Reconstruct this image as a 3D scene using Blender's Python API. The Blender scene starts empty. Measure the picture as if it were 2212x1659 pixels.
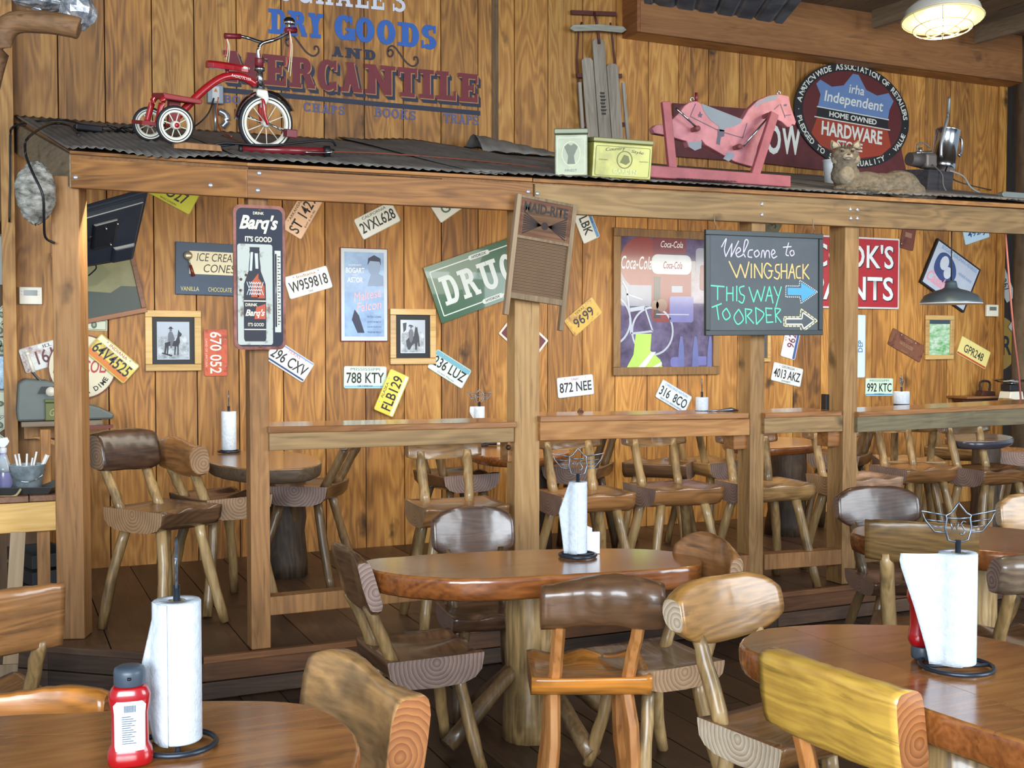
import bpy, bmesh, math, random
from mathutils import Vector, Matrix, Euler
random.seed(7)
S = bpy.context.scene
COL = S.collection
PI = math.pi
# ---------------------------------------------------------------- camera
TH = math.radians(24.5); PITCH = math.radians(2.0); FPX = 2450.0; CH = 1.60
cam_d = bpy.data.cameras.new('camera'); cam = bpy.data.objects.new('camera', cam_d); COL.objects.link(cam)
cam_d.sensor_width = 36; cam_d.lens = FPX/2212*36; cam_d.clip_start = 0.05
cam.location = (0, 0, CH); cam.rotation_euler = (PI/2-PITCH, 0, -TH)
S.camera = cam
S.view_settings.view_transform = 'Standard'; S.view_settings.look = 'None'
S.view_settings.gamma = 1; S.view_settings.use_curve_mapping = False
S.view_settings.exposure = 0.0
# ---------------------------------------------------------------- light
W = bpy.data.worlds.new('world'); S.world = W; W.use_nodes = True
bg = W.node_tree.nodes['Background']; bg.inputs[0].default_value = (0.72, 0.86, 1.0, 1); bg.inputs[1].default_value = 0.6
def area(name, loc, target, sx, sy, power, col):
    d = bpy.data.lights.new(name, 'AREA'); d.shape = 'RECTANGLE'; d.size = sx; d.size_y = sy; d.energy = power; d.color = col
    o = bpy.data.objects.new(name, d); COL.objects.link(o); o.location = loc
    o.rotation_euler = (Vector(target)-Vector(loc)).to_track_quat('-Z', 'Y').to_euler(); return o
area('window_light', (-2.2, -3.4, 2.6), (2.5, 6, 1.0), 6.0, 2.6, 1020, (0.83, 0.92, 1.0))
area('window_light', (6.5, -2.2, 2.6), (3.5, 6.5, 1.0), 4.0, 2.6, 400, (0.86, 0.93, 1.0))
area('under_roof_fill', (2.2, 5.6, 2.25), (2.4, 7.5, 0.7), 3.6, 0.5, 45, (1.0, 0.94, 0.78))  # added fill under the porch roof to brighten the wall, no fixture there
area('under_roof_fill', (5.8, 5.7, 2.2), (6.0, 7.5, 0.7), 3.4, 0.5, 45, (1.0, 0.94, 0.78))  # second added fill, for the right half of the porch wall
# ---------------------------------------------------------------- pixel -> world
FW = Vector((math.sin(TH)*math.cos(PITCH), math.cos(TH)*math.cos(PITCH), -math.sin(PITCH)))
RT = Vector((math.cos(TH), -math.sin(TH), 0)); UP = RT.cross(FW)
C0 = Vector((0, 0, CH))
def ray(px, py): return FW + RT*((px-1106)/FPX) - UP*((py-829.5)/FPX)
def onY(px, py, Y): r = ray(px, py); return C0 + r*(Y/r.y)
def onZ(px, py, Z): r = ray(px, py); return C0 + r*((Z-CH)/r.z)
def onD(px, py, d): return C0 + ray(px, py)*d
def proj(p):
    v = Vector(p)-C0; d = v.dot(FW); return (1106+FPX*v.dot(RT)/d, 829.5-FPX*v.dot(UP)/d, d)
YW = 7.5; YF = 5.18; PZ = 0.20
def heading(phi): return -(TH+math.radians(phi))
# ---------------------------------------------------------------- materials
def srgb(r, g, b):
    f = lambda c: (c/255/12.92 if c/255 <= .04045 else ((c/255+.055)/1.055)**2.4)
    return (f(r), f(g), f(b), 1)
_M = {}
def bsdf(name):
    m = bpy.data.materials.new(name); m.use_nodes = True
    nt = m.node_tree; return m, nt, nt.nodes['Principled BSDF']
def flat(c, rough=.5, metal=0., noise=.08, coat=0., emis=None, spec=.5):
    key = ('f', c, rough, metal, noise, coat, emis)
    if key in _M: return _M[key]
    m, nt, b = bsdf('paint'); col = srgb(*c)
    b.inputs['Roughness'].default_value = rough; b.inputs['Metallic'].default_value = metal
    b.inputs['Coat Weight'].default_value = coat; b.inputs['Coat Roughness'].default_value = .12
    b.inputs['Specular IOR Level'].default_value = spec
    if noise:
        tc = nt.nodes.new('ShaderNodeTexCoord'); n = nt.nodes.new('ShaderNodeTexNoise'); n.inputs['Scale'].default_value = 9
        n.inputs['Detail'].default_value = 6
        mx = nt.nodes.new('ShaderNodeMix'); mx.data_type = 'RGBA'
        mx.inputs['A'].default_value = tuple(x*(1-noise*2) for x in col[:3])+(1,); mx.inputs['B'].default_value = tuple(min(1, x*(1+noise*1.2)) for x in col[:3])+(1,)
        nt.links.new(tc.outputs['Object'], n.inputs['Vector']); nt.links.new(n.outputs['Fac'], mx.inputs['Factor'])
        nt.links.new(mx.outputs['Result'], b.inputs['Base Color'])
    else: b.inputs['Base Color'].default_value = col
    if emis: b.inputs['Emission Color'].default_value = srgb(*emis[0]); b.inputs['Emission Strength'].default_value = emis[1]
    _M[key] = m; return m
def speck(c1, c2, scale=6, thr=.5, width=.1, rough=.5, metal=0., coat=0, bump=0., name='worn_or_mottled', stretch=(1, 1, 1)):
    key = ('s', c1, c2, scale, thr, width, rough, metal, coat, bump, stretch)
    if key in _M: return _M[key]
    m, nt, b = bsdf(name); L = nt.links.new
    tc = nt.nodes.new('ShaderNodeTexCoord'); mp = nt.nodes.new('ShaderNodeMapping'); mp.inputs['Scale'].default_value = stretch
    n = nt.nodes.new('ShaderNodeTexNoise'); n.inputs['Scale'].default_value = scale; n.inputs['Detail'].default_value = 8; n.inputs['Roughness'].default_value = .65
    cr = nt.nodes.new('ShaderNodeValToRGB'); cr.color_ramp.elements[0].position = max(0, thr-width); cr.color_ramp.elements[1].position = min(1, thr+width)
    cr.color_ramp.elements[0].color = srgb(*c1); cr.color_ramp.elements[1].color = srgb(*c2)
    L(tc.outputs['Object'], mp.inputs['Vector']); L(mp.outputs['Vector'], n.inputs['Vector']); L(n.outputs['Fac'], cr.inputs['Fac']); L(cr.outputs['Color'], b.inputs['Base Color'])
    b.inputs['Roughness'].default_value = rough; b.inputs['Metallic'].default_value = metal; b.inputs['Coat Weight'].default_value = coat
    if bump:
        bp = nt.nodes.new('ShaderNodeBump'); bp.inputs['Strength'].default_value = bump; bp.inputs['Distance'].default_value = .01
        L(n.outputs['Fac'], bp.inputs['Height']); L(bp.outputs['Normal'], b.inputs['Normal'])
    _M[key] = m; return m
def wood(dark, mid, light, axis='Z', rough=.55, coat=0., scale=1.0, knots=.5, lines=.5, vary=.12, bump=.25, stain=0., cracks=.45):
    """grain runs along axis; knots and stains have shapes of their own"""
    key = ('w', dark, mid, light, axis, rough, coat, scale, knots, lines, vary, bump, stain, cracks)
    if key in _M: return _M[key]
    m, nt, b = bsdf('wood'); L = nt.links.new; N = nt.nodes.new
    tc = N('ShaderNodeTexCoord'); oi = N('ShaderNodeObjectInfo')
    off = N('ShaderNodeVectorMath'); off.operation = 'SCALE'; off.inputs[0].default_value = (7.3, 5.1, 9.7); L(oi.outputs['Random'], off.inputs['Scale'])
    add = N('ShaderNodeVectorMath'); add.operation = 'ADD'; L(tc.outputs['Object'], add.inputs[0]); L(off.outputs['Vector'], add.inputs[1])
    sc = {'X': (.16, 1, 1), 'Y': (1, .16, 1), 'Z': (1, 1, .16)}[axis]
    mp = N('ShaderNodeMapping'); mp.inputs['Scale'].default_value = tuple(v*scale for v in sc); L(add.outputs['Vector'], mp.inputs['Vector'])
    # warp around knots
    n1 = N('ShaderNodeTexNoise'); n1.inputs['Scale'].default_value = 5; n1.inputs['Detail'].default_value = 3; n1.inputs['Roughness'].default_value = .45; n1.inputs['Distortion'].default_value = .4
    L(mp.outputs['Vector'], n1.inputs['Vector'])
    mul = N('ShaderNodeMath'); mul.operation = 'MULTIPLY'; mul.inputs[1].default_value = 85; L(n1.outputs['Fac'], mul.inputs[0])
    sn = N('ShaderNodeMath'); sn.operation = 'SINE'; L(mul.outputs[0], sn.inputs[0])
    mr = N('ShaderNodeMapRange'); mr.inputs['From Min'].default_value = -1; mr.inputs['To Min'].default_value = .5-.5*lines*.5; mr.inputs['To Max'].default_value = .5+.5*lines*.5; L(sn.outputs[0], mr.inputs['Value'])
    n2 = N('ShaderNodeTexNoise'); n2.inputs['Scale'].default_value = 2.2; n2.inputs['Detail'].default_value = 5; L(mp.outputs['Vector'], n2.inputs['Vector'])
    mp3 = N('ShaderNodeMapping'); mp3.inputs['Scale'].default_value = tuple((v*scale if v == 1 else v*scale*.25) for v in sc); L(add.outputs['Vector'], mp3.inputs['Vector'])
    n3 = N('ShaderNodeTexNoise'); n3.inputs['Scale'].default_value = 70; n3.inputs['Detail'].default_value = 4; L(mp3.outputs['Vector'], n3.inputs['Vector'])
    # value = .45*lines + .35*large + .2*fine
    a1 = N('ShaderNodeMath'); a1.operation = 'MULTIPLY_ADD'; a1.inputs[1].default_value = .35; L(mr.outputs[0], a1.inputs[0])
    a2 = N('ShaderNodeMath'); a2.operation = 'MULTIPLY_ADD'; a2.inputs[1].default_value = .95; L(n2.outputs['Fac'], a2.inputs[0])
    a3 = N('ShaderNodeMath'); a3.operation = 'MULTIPLY_ADD'; a3.inputs[1].default_value = .45; a3.inputs[2].default_value = -.38; L(n3.outputs['Fac'], a3.inputs[0])
    L(a3.outputs[0], a2.inputs[2]); L(a2.outputs[0], a1.inputs[2])
    cr = N('ShaderNodeValToRGB'); e = cr.color_ramp.elements; e[0].position = .22; e[0].color = srgb(*dark); e[1].position = .85; e[1].color = srgb(*light)
    em = e.new(.52); em.color = srgb(*mid); L(a1.outputs[0], cr.inputs['Fac'])
    # knots
    vr = N('ShaderNodeTexVoronoi'); vr.inputs['Scale'].default_value = 3.7; mpk = N('ShaderNodeMapping'); mpk.inputs['Scale'].default_value = tuple((v if v == 1 else .45) for v in sc); L(add.outputs['Vector'], mpk.inputs['Vector'])
    nk = N('ShaderNodeTexNoise'); nk.inputs['Scale'].default_value = 9; L(add.outputs['Vector'], nk.inputs['Vector'])
    vm = N('ShaderNodeVectorMath'); vm.operation = 'SCALE'; vm.inputs['Scale'].default_value = .12; L(nk.outputs['Color'], vm.inputs[0])
    va = N('ShaderNodeVectorMath'); va.operation = 'ADD'; L(mpk.outputs['Vector'], va.inputs[0]); L(vm.outputs['Vector'], va.inputs[1]); L(va.outputs['Vector'], vr.inputs['Vector'])
    kr = N('ShaderNodeMapRange'); kr.inputs['From Min'].default_value = .05; kr.inputs['From Max'].default_value = .17; kr.inputs['To Min'].default_value = knots; kr.inputs['To Max'].default_value = 0; L(vr.outputs['Distance'], kr.inputs['Value'])
    mk = N('ShaderNodeMix'); mk.data_type = 'RGBA'; mk.inputs['B'].default_value = srgb(*[int(c*.38) for c in dark]); L(kr.outputs[0], mk.inputs['Factor']); L(cr.outputs['Color'], mk.inputs['A'])
    # thin drying cracks and dark streaks along the grain
    mpc = N('ShaderNodeMapping'); mpc.inputs['Scale'].default_value = tuple((v if v == 1 else .07) for v in sc); L(add.outputs['Vector'], mpc.inputs['Vector'])
    nc = N('ShaderNodeTexNoise'); nc.inputs['Scale'].default_value = 34; nc.inputs['Detail'].default_value = 5; nc.inputs['Roughness'].default_value = .6; L(mpc.outputs['Vector'], nc.inputs['Vector'])
    cc = N('ShaderNodeMapRange'); cc.inputs['From Min'].default_value = .60; cc.inputs['From Max'].default_value = .70; cc.inputs['To Max'].default_value = cracks; L(nc.outputs['Fac'], cc.inputs['Value'])
    mc = N('ShaderNodeMix'); mc.data_type = 'RGBA'; mc.inputs['B'].default_value = srgb(*[int(c*.5) for c in dark]); L(cc.outputs[0], mc.inputs['Factor']); L(mk.outputs['Result'], mc.inputs['A'])
    last = mc
    if stain:
        ns = N('ShaderNodeTexNoise'); ns.inputs['Scale'].default_value = 3; ns.inputs['Detail'].default_value = 7; L(add.outputs['Vector'], ns.inputs['Vector'])
        sr = N('ShaderNodeMapRange'); sr.inputs['From Min'].default_value = .52; sr.inputs['From Max'].default_value = .66; sr.inputs['To Max'].default_value = stain; L(ns.outputs['Fac'], sr.inputs['Value'])
        ms = N('ShaderNodeMix'); ms.data_type = 'RGBA'; ms.inputs['B'].default_value = srgb(*[int(c*.5) for c in dark]); L(sr.outputs[0], ms.inputs['Factor']); L(last.outputs['Result'], ms.inputs['A']); last = ms
    hs = N('ShaderNodeHueSaturation'); vv = N('ShaderNodeMapRange'); vv.inputs['To Min'].default_value = 1-vary; vv.inputs['To Max'].default_value = 1+vary
    wn = N('ShaderNodeTexWhiteNoise'); wn.noise_dimensions = '1D'; L(oi.outputs['Random'], wn.inputs['W'])
    L(wn.outputs['Value'], vv.inputs['Value']); L(vv.outputs[0], hs.inputs['Value']); L(last.outputs['Result'], hs.inputs['Color'])
    L(hs.outputs['Color'], b.inputs['Base Color'])
    b.inputs['Roughness'].default_value = rough; b.inputs['Coat Weight'].default_value = coat; b.inputs['Coat Roughness'].default_value = .14
    if bump:
        bp = N('ShaderNodeBump'); bp.inputs['Strength'].default_value = bump; bp.inputs['Distance'].default_value = .004
        L(a1.outputs[0], bp.inputs['Height']); L(bp.outputs['Normal'], b.inputs['Normal'])
    _M[key] = m; return m
def endgrain(dark, light, axis='X', center=(0, 0, 0), freq=60, rough=.5, coat=.3):
    key = ('e', dark, light, axis, center, freq, rough, coat)
    if key in _M: return _M[key]
    m, nt, b = bsdf('end_grain'); L = nt.links.new; N = nt.nodes.new
    tc = N('ShaderNodeTexCoord'); mp = N('ShaderNodeMapping'); mp.inputs['Location'].default_value = tuple(-c for c in center)
    L(tc.outputs['Object'], mp.inputs['Vector'])
    w = N('ShaderNodeTexWave'); w.wave_type = 'RINGS'; w.rings_direction = axis; w.wave_profile = 'SAW'; w.inputs['Scale'].default_value = freq/6.28*1.0; w.inputs['Distortion'].default_value = 2.2; w.inputs['Detail'].default_value = 3; w.inputs['Detail Scale'].default_value = 1.2
    L(mp.outputs['Vector'], w.inputs['Vector'])
    n = N('ShaderNodeTexNoise'); n.inputs['Scale'].default_value = 14; n.inputs['Detail'].default_value = 6; L(tc.outputs['Object'], n.inputs['Vector'])
    ad = N('ShaderNodeMath'); ad.operation = 'MULTIPLY_ADD'; ad.inputs[1].default_value = .6; L(w.outputs['Fac'], ad.inputs[0])
    m2 = N('ShaderNodeMath'); m2.operation = 'MULTIPLY'; m2.inputs[1].default_value = .5; L(n.outputs['Fac'], m2.inputs[0]); L(m2.outputs[0], ad.inputs[2])
    cr = N('ShaderNodeValToRGB'); cr.color_ramp.elements[0].color = srgb(*light); cr.color_ramp.elements[1].color = srgb(*dark); cr.color_ramp.elements[0].position = .15; L(ad.outputs[0], cr.inputs['Fac'])
    L(cr.outputs['Color'], b.inputs['Base Color']); b.inputs['Roughness'].default_value = rough; b.inputs['Coat Weight'].default_value = coat; b.inputs['Coat Roughness'].default_value = .15
    _M[key] = m; return m
def emit(c, s):
    key = ('em', c, s)
    if key in _M: return _M[key]
    m, nt, b = bsdf('glow'); b.inputs['Base Color'].default_value = (1, 1, 1, 1); b.inputs['Emission Color'].default_value = srgb(*c); b.inputs['Emission Strength'].default_value = s
    _M[key] = m; return m
# ---------------------------------------------------------------- mesh builder
def frame_of(d, ref=Vector((0, 0, 1))):
    d = Vector(d).normalized()
    if abs(d.dot(ref)) > .95: ref = Vector((1, 0, 0))
    a = d.cross(ref).normalized(); return a, d.cross(a).normalized()
class MB:
    def __init__(s): s.v = []; s.f = []; s.m = []; s.sm = []
    def add(s, vs, fs, mi=0, smooth=False):
        o = len(s.v); s.v += [Vector(v) for v in vs]
        for f in fs: s.f.append([o+i for i in f]); s.m.append(mi); s.sm.append(smooth)
        return s
    def box(s, c, size, mat=None, mi=0):
        hx, hy, hz = size[0]/2, size[1]/2, size[2]/2; c = Vector(c)
        vs = [Vector((x*hx, y*hy, z*hz)) for x in (-1, 1) for y in (-1, 1) for z in (-1, 1)]
        if mat is not None: vs = [mat @ v for v in vs]
        vs = [c+v for v in vs]
        return s.add(vs, [(0, 1, 3, 2), (4, 6, 7, 5), (0, 4, 5, 1), (2, 3, 7, 6), (0, 2, 6, 4), (1, 5, 7, 3)], mi)
    def b2(s, a, b, mi=0):  # box from min,max corners
        return s.box([(a[i]+b[i])/2 for i in range(3)], [abs(b[i]-a[i]) for i in range(3)], mi=mi)
    def tube(s, pts, r, n=10, mi=0, caps=True, smooth=True, jit=0., ref=Vector((0, 0, 1)), closed=False, mcap=None):
        pts = [Vector(p) for p in pts]; k = len(pts); rs = r if isinstance(r, (list, tuple)) else [r]*k
        vs = []; base = len(s.v)
        for i, p in enumerate(pts):
            if closed: d = pts[(i+1) % k]-pts[i-1]
            else: d = pts[min(i+1, k-1)]-pts[max(i-1, 0)]
            a, b = frame_of(d, ref)
            for j in range(n):
                t = 2*PI*j/n; q = rs[i]*(1+(random.uniform(-jit, jit) if jit else 0)); vs.append(p+a*math.cos(t)*q+b*math.sin(t)*q)
        fs = []
        for i in range(k if closed else k-1):
            i2 = (i+1) % k
            for j in range(n): fs.append((i*n+j, i*n+(j+1) % n, i2*n+(j+1) % n, i2*n+j))
        s.add(vs, fs, mi, smooth)
        if caps and not closed:
            o = len(s.v)-len(vs); mc = mi if mcap is None else mcap
            s.f.append([o+j for j in range(n)][::-1]); s.m.append(mc); s.sm.append(False)
            s.f.append([o+(k-1)*n+j for j in range(n)]); s.m.append(mc); s.sm.append(False)
        return s
    def lathe(s, prof, n=24, c=(0, 0, 0), mi=0, smooth=True, axis='Z', sx=1, sy=1):
        c = Vector(c); vs = []
        for r, z in prof:
            for j in range(n):
                t = 2*PI*j/n; v = (r*math.cos(t)*sx, r*math.sin(t)*sy, z)
                if axis == 'Y': v = (v[0], v[2], v[1])
                if axis == 'X': v = (v[2], v[0], v[1])
                vs.append(c+Vector(v))
        fs = [(i*n+j, i*n+(j+1) % n, (i+1)*n+(j+1) % n, (i+1)*n+j) for i in range(len(prof)-1) for j in range(n)]
        if axis == 'Y': fs = [f[::-1] for f in fs]
        s.add(vs, fs, mi, smooth)
        o = len(s.v)-len(vs)
        if prof[0] == prof[-1]: return s
        if prof[0][0] > 1e-5: s.f.append([o+j for j in range(n)][::-1]); s.m.append(mi); s.sm.append(False)
        if prof[-1][0] > 1e-5: s.f.append([o+(len(prof)-1)*n+j for j in range(n)]); s.m.append(mi); s.sm.append(False)
        return s
    def ball(s, c, r, n=16, mi=0, sx=1, sy=1, sz=1, jit=0):
        c = Vector(c); vs = []; m = n//2+1
        for i in range(m+1):
            f = PI*i/m
            for j in range(n):
                t = 2*PI*j/n; q = r*(1+random.uniform(-jit, jit)); vs.append(c+Vector((math.sin(f)*math.cos(t)*q*sx, math.sin(f)*math.sin(t)*q*sy, math.cos(f)*q*sz)))
        return s.add(vs, [(i*n+j, (i+1)*n+j, (i+1)*n+(j+1) % n, i*n+(j+1) % n) for i in range(m) for j in range(n)], mi, True)
    def prism(s, poly, y0, y1, mi=0, miside=None):  # poly in x,z ; extruded along y, y0<y1 (y0 faces the viewer)
        n = len(poly); A = sum(poly[i][0]*poly[(i+1) % n][1]-poly[(i+1) % n][0]*poly[i][1] for i in range(n))
        if A < 0: poly = poly[::-1]
        vs = [(x, y0, z) for x, z in poly]+[(x, y1, z) for x, z in poly]
        s.add(vs, [list(range(n)), list(range(2*n-1, n-1, -1))], mi)
        o = len(s.v)-2*n
        for i in range(n):
            j = (i+1) % n; s.f.append([o+j, o+i, o+n+i, o+n+j]); s.m.append(mi if miside is None else miside); s.sm.append(False)
        return s
    def flat(s, poly, y=0, mi=0):
        n = len(poly); A = sum(poly[i][0]*poly[(i+1) % n][1]-poly[(i+1) % n][0]*poly[i][1] for i in range(n))
        if A < 0: poly = poly[::-1]
        return s.add([(x, y, z) for x, z in poly], [list(range(n))], mi)
    def mesh(s, name, mats):
        me = bpy.data.meshes.new(name); me.from_pydata([tuple(v) for v in s.v], [], s.f)
        for m in (mats if isinstance(mats, (list, tuple)) else [mats]): me.materials.append(m)
        me.polygons.foreach_set('material_index', s.m); me.polygons.foreach_set('use_smooth', s.sm); me.update(); return me
    def build(s, name, mats, parent=None, bevel=0, **kw):
        o = bpy.data.objects.new(name, s.mesh(name, mats)); COL.objects.link(o)
        if parent: o.parent = parent
        if bevel:
            md = o.modifiers.new('bevel', 'BEVEL'); md.width = bevel; md.segments = 2; md.limit_method = 'ANGLE'; md.angle_limit = .7
        for k, v in kw.items(): o[k] = v
        return o
def empty(name, loc=(0, 0, 0), rot=(0, 0, 0), parent=None, **kw):
    o = bpy.data.objects.new(name, None); COL.objects.link(o); o.location = loc; o.rotation_euler = rot; o.empty_display_size = .1
    if parent: o.parent = parent
    for k, v in kw.items(): o[k] = v
    return o
def thing(name, label, cat, loc=(0, 0, 0), rot=(0, 0, 0), group=None):
    o = empty(name, loc, rot, label=label, category=cat)
    if group: o['group'] = group
    return o
def tag(o, label, cat, group=None):
    o['label'] = label; o['category'] = cat
    if group: o['group'] = group
    return o
def catmull(P, k=6, closed=True):
    n = len(P); out = []
    for i in range(n if closed else n-1):
        g = lambda j: Vector(P[j % n]) if closed else Vector(P[max(0, min(n-1, j))])
        p0, p1, p2, p3 = g(i-1), g(i), g(i+1), g(i+2)
        for q in range(k):
            t = q/k; out.append(.5*((2*p1)+(-p0+p2)*t+(2*p0-5*p1+4*p2-p3)*t*t+(-p0+3*p1-3*p2+p3)*t**3))
    if not closed: out.append(Vector(P[-1]))
    return out
# ---------------------------------------------------------------- lettering
def text_obj(s, h, w=None, mat=None, parent=None, x=0, z=0, y=-.002, align='C', bold=0., shear=0., name='lettering', rot=0., thick=.0006, **kw):
    """x,z: centre (align C) or left (L) of the baseline box; z is the vertical centre"""
    cu = bpy.data.curves.new('t', 'FONT'); cu.body = s; cu.size = 1; cu.offset = bold; cu.shear = shear; cu.resolution_u = 3; cu.fill_mode = 'FRONT'
    ob = bpy.data.objects.new('t', cu); COL.objects.link(ob)
    dg = bpy.context.evaluated_depsgraph_get(); me = bpy.data.meshes.new_from_object(ob.evaluated_get(dg))
    bpy.data.objects.remove(ob); bpy.data.curves.remove(cu)
    if not len(me.vertices): return None
    xs = [v.co.x for v in me.vertices]; ys = [v.co.y for v in me.vertices]
    x0, x1, y0, y1 = min(xs), max(xs), min(ys), max(ys); k = h/(y1-y0); kx = k if w is None else w/(x1-x0)
    c, sn = math.cos(rot), math.sin(rot)
    for v in me.vertices:
        a = (v.co.x-(x0+x1)/2)*kx if align == 'C' else (v.co.x-x0)*kx; b = (v.co.y-(y0+y1)/2)*k
        v.co = (x+a*c-b*sn, y, z+a*sn+b*c)
    me.name = name; me.materials.clear(); me.materials.append(mat)
    o = bpy.data.objects.new(name, me); COL.objects.link(o)
    if parent: o.parent = parent
    for kk, vv in kw.items(): o[kk] = vv
    return o
def _arc(cx, cy, rx, ry, a0, a1, tx, ty, n=14):
    q = []
    for i in range(n):
        p, r = math.radians(a0+(a1-a0)*i/n), math.radians(a0+(a1-a0)*(i+1)/n)
        q.append([(cx+rx*math.cos(p), cy+ry*math.sin(p)), (cx+rx*math.cos(r), cy+ry*math.sin(r)), (cx+(rx-tx)*math.cos(r), cy+(ry-ty)*math.sin(r)), (cx+(rx-tx)*math.cos(p), cy+(ry-ty)*math.sin(p))])
    return q
def _rc(x0, y0, x1, y1): return [(x0, y0), (x1, y0), (x1, y1), (x0, y1)]
def slab_letter(ch, t=.2, hb=.15):
    """slab-serif letter of height 1 -> (list of polygons, width)"""
    P = []; sf = t*.55; sh = hb*.85
    def stem(x, top=True, bot=True, l=1, r=1):
        P.append(_rc(x, 0, x+t, 1))
        if bot: P.append(_rc(x-sf*l, 0, x+t+sf*r, sh))
        if top: P.append(_rc(x-sf*l, 1-sh, x+t+sf*r, 1))
    def dg(x0, y0, x1, y1, w=t): P.append([(x0, y0), (x0+w, y0), (x1+w, y1), (x1, y1)])
    s = sf
    if ch == 'I': stem(s); w = t+2*s
    elif ch == 'H': stem(s); stem(s+t+.32); P.append(_rc(s, .5-hb/2, s+.5, .5+hb/2)); w = 2*s+2*t+.32
    elif ch in 'EL':
        stem(s, r=.5); W_ = s+t+.42; P.append(_rc(s, 0, W_, hb)); P.append(_rc(W_-.1, 0, W_, .34)); w = W_
        if ch == 'E': P.append(_rc(s, 1-hb, W_, 1)); P.append(_rc(W_-.1, .68, W_, 1)); P.append(_rc(s, .5-hb/2, s+t+.24, .5+hb/2)); P.append(_rc(s+t+.18, .36, s+t+.26, .64))
    elif ch == 'T': w = .86; P.append(_rc(0, 1-hb, w, 1)); P.append(_rc(0, .68, .1, 1)); P.append(_rc(w-.1, .68, w, 1)); P.append(_rc(w/2-t/2, 0, w/2+t/2, 1)); P.append(_rc(w/2-t/2-s, 0, w/2+t/2+s, sh))
    elif ch == 'M': stem(s, r=.3); stem(s+t+.5, l=.3); dg(s, 1, s+t+.25-t/2, .1, t*1.05); dg(s+t+.5, 1, s+t+.25-t/2, .1, t*1.05); w = 2*s+2*t+.5
    elif ch == 'N': stem(s, r=0); stem(s+t+.38, bot=False); dg(s, 1, s+t+.38, 0, t); w = 2*s+2*t+.38
    elif ch == 'A':
        w = .92; dg(.1, 0, .36, 1, t*.75); dg(w-.1-t, 0, w-.36-t, 1, t); P.append(_rc(.24, .25, w-.24, .25+hb*.8))
        P.append(_rc(0, 0, .34, sh)); P.append(_rc(w-.4, 0, w, sh)); P.append(_rc(.28, 1-sh*.8, w-.34, 1))
    elif ch == 'K': stem(s); dg(s+t, .42, s+t+.34, 1, t*.7); dg(s+t+.1, .5, s+t+.38, 0, t*.95); P.append(_rc(s+t+.22, 1-sh, s+t+.62, 1)); P.append(_rc(s+t+.28, 0, s+t+.68, sh)); w = s+t+.68
    elif ch in 'RPB':
        stem(s, r=.3); P.append(_rc(s, 1-hb, s+t+.16, 1)); P.append(_rc(s, .46, s+t+.16, .46+hb)); P.extend(_arc(s+t+.14, .73, .3, .27, -90, 90, t, hb))
        w = s+t+.46
        if ch == 'R': dg(s+t+.08, .48, s+t+.3, 0, t); P.append(_rc(s+t+.26, 0, s+t+.6, sh)); w = s+t+.6
        if ch == 'B': P.append(_rc(s, 0, s+t+.16, hb)); P.extend(_arc(s+t+.14, .28, .34, .28, -90, 90, t, hb)); w = s+t+.5
    elif ch == 'D': stem(s, r=.3); P.append(_rc(s, 1-hb, s+t+.14, 1)); P.append(_rc(s, 0, s+t+.14, hb)); P.extend(_arc(s+t+.12, .5, .38, .5, -90, 90, t, hb)); w = s+t+.52
    elif ch == 'O': P.extend(_arc(.43, .5, .43, .52, 0, 360, t, hb, 26)); w = .88
    elif ch in 'CG':
        P.extend(_arc(.43, .5, .43, .52, 38, 322, t, hb, 22)); P.append(_rc(.68, .66, .8, 1)); w = .86
        if ch == 'C': P.append(_rc(.68, 0, .8, .3))
        else: P.append(_rc(.62, 0, .62+t, .46)); P.append(_rc(.5, .38, .9, .5))
    elif ch == 'S':
        P.extend(_arc(.36, .735, .34, .285, 30, 270, t, hb, 16)); P.extend(_arc(.36, .27, .36, .29, -150, 90, t, hb, 16)); P.append(_rc(.58, .68, .68, 1)); P.append(_rc(.0, 0, .1, .34)); w = .74
    elif ch == 'Y': dg(.4-t/2+.0, .45, .06, 1, t); dg(.4-t/2, .45, .62-t*.3, 1, t*.8); P.append(_rc(.4-t/2, 0, .4+t/2, .5)); P.append(_rc(.4-t, 0, .4+t, sh)); P.append(_rc(0, 1-sh, .34, 1)); P.append(_rc(.5, 1-sh, .86, 1)); w = .86
    elif ch == 'U': P.append(_rc(s, .3, s+t, 1)); P.append(_rc(s+t+.3, .3, s+2*t+.3, 1)); P.extend(_arc(s+t+.15, .32, t+.15, .33, 180, 360, t, hb)); P.append(_rc(0, 1-sh, 2*s+t, 1)); P.append(_rc(t+.3, 1-sh, t+.3+2*s+t, 1)); w = 2*s+2*t+.3
    elif ch == "'": P.append([(0.02, 1), (.2, 1), (.14, .66), (.06, .66)]); w = .2
    else: w = .35
    return P, w
def slab_text(s, h, w, gap=.14, t=.2, hb=.15):
    polys = []; x = 0
    for ch in s:
        p, cw = slab_letter(ch, t, hb)
        for q in p: polys.append([(a+x, b) for a, b in q])
        x += cw+gap
    x -= gap; k = w/x
    return [[(a*k, b*h) for a, b in q] for q in polys]
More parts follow.
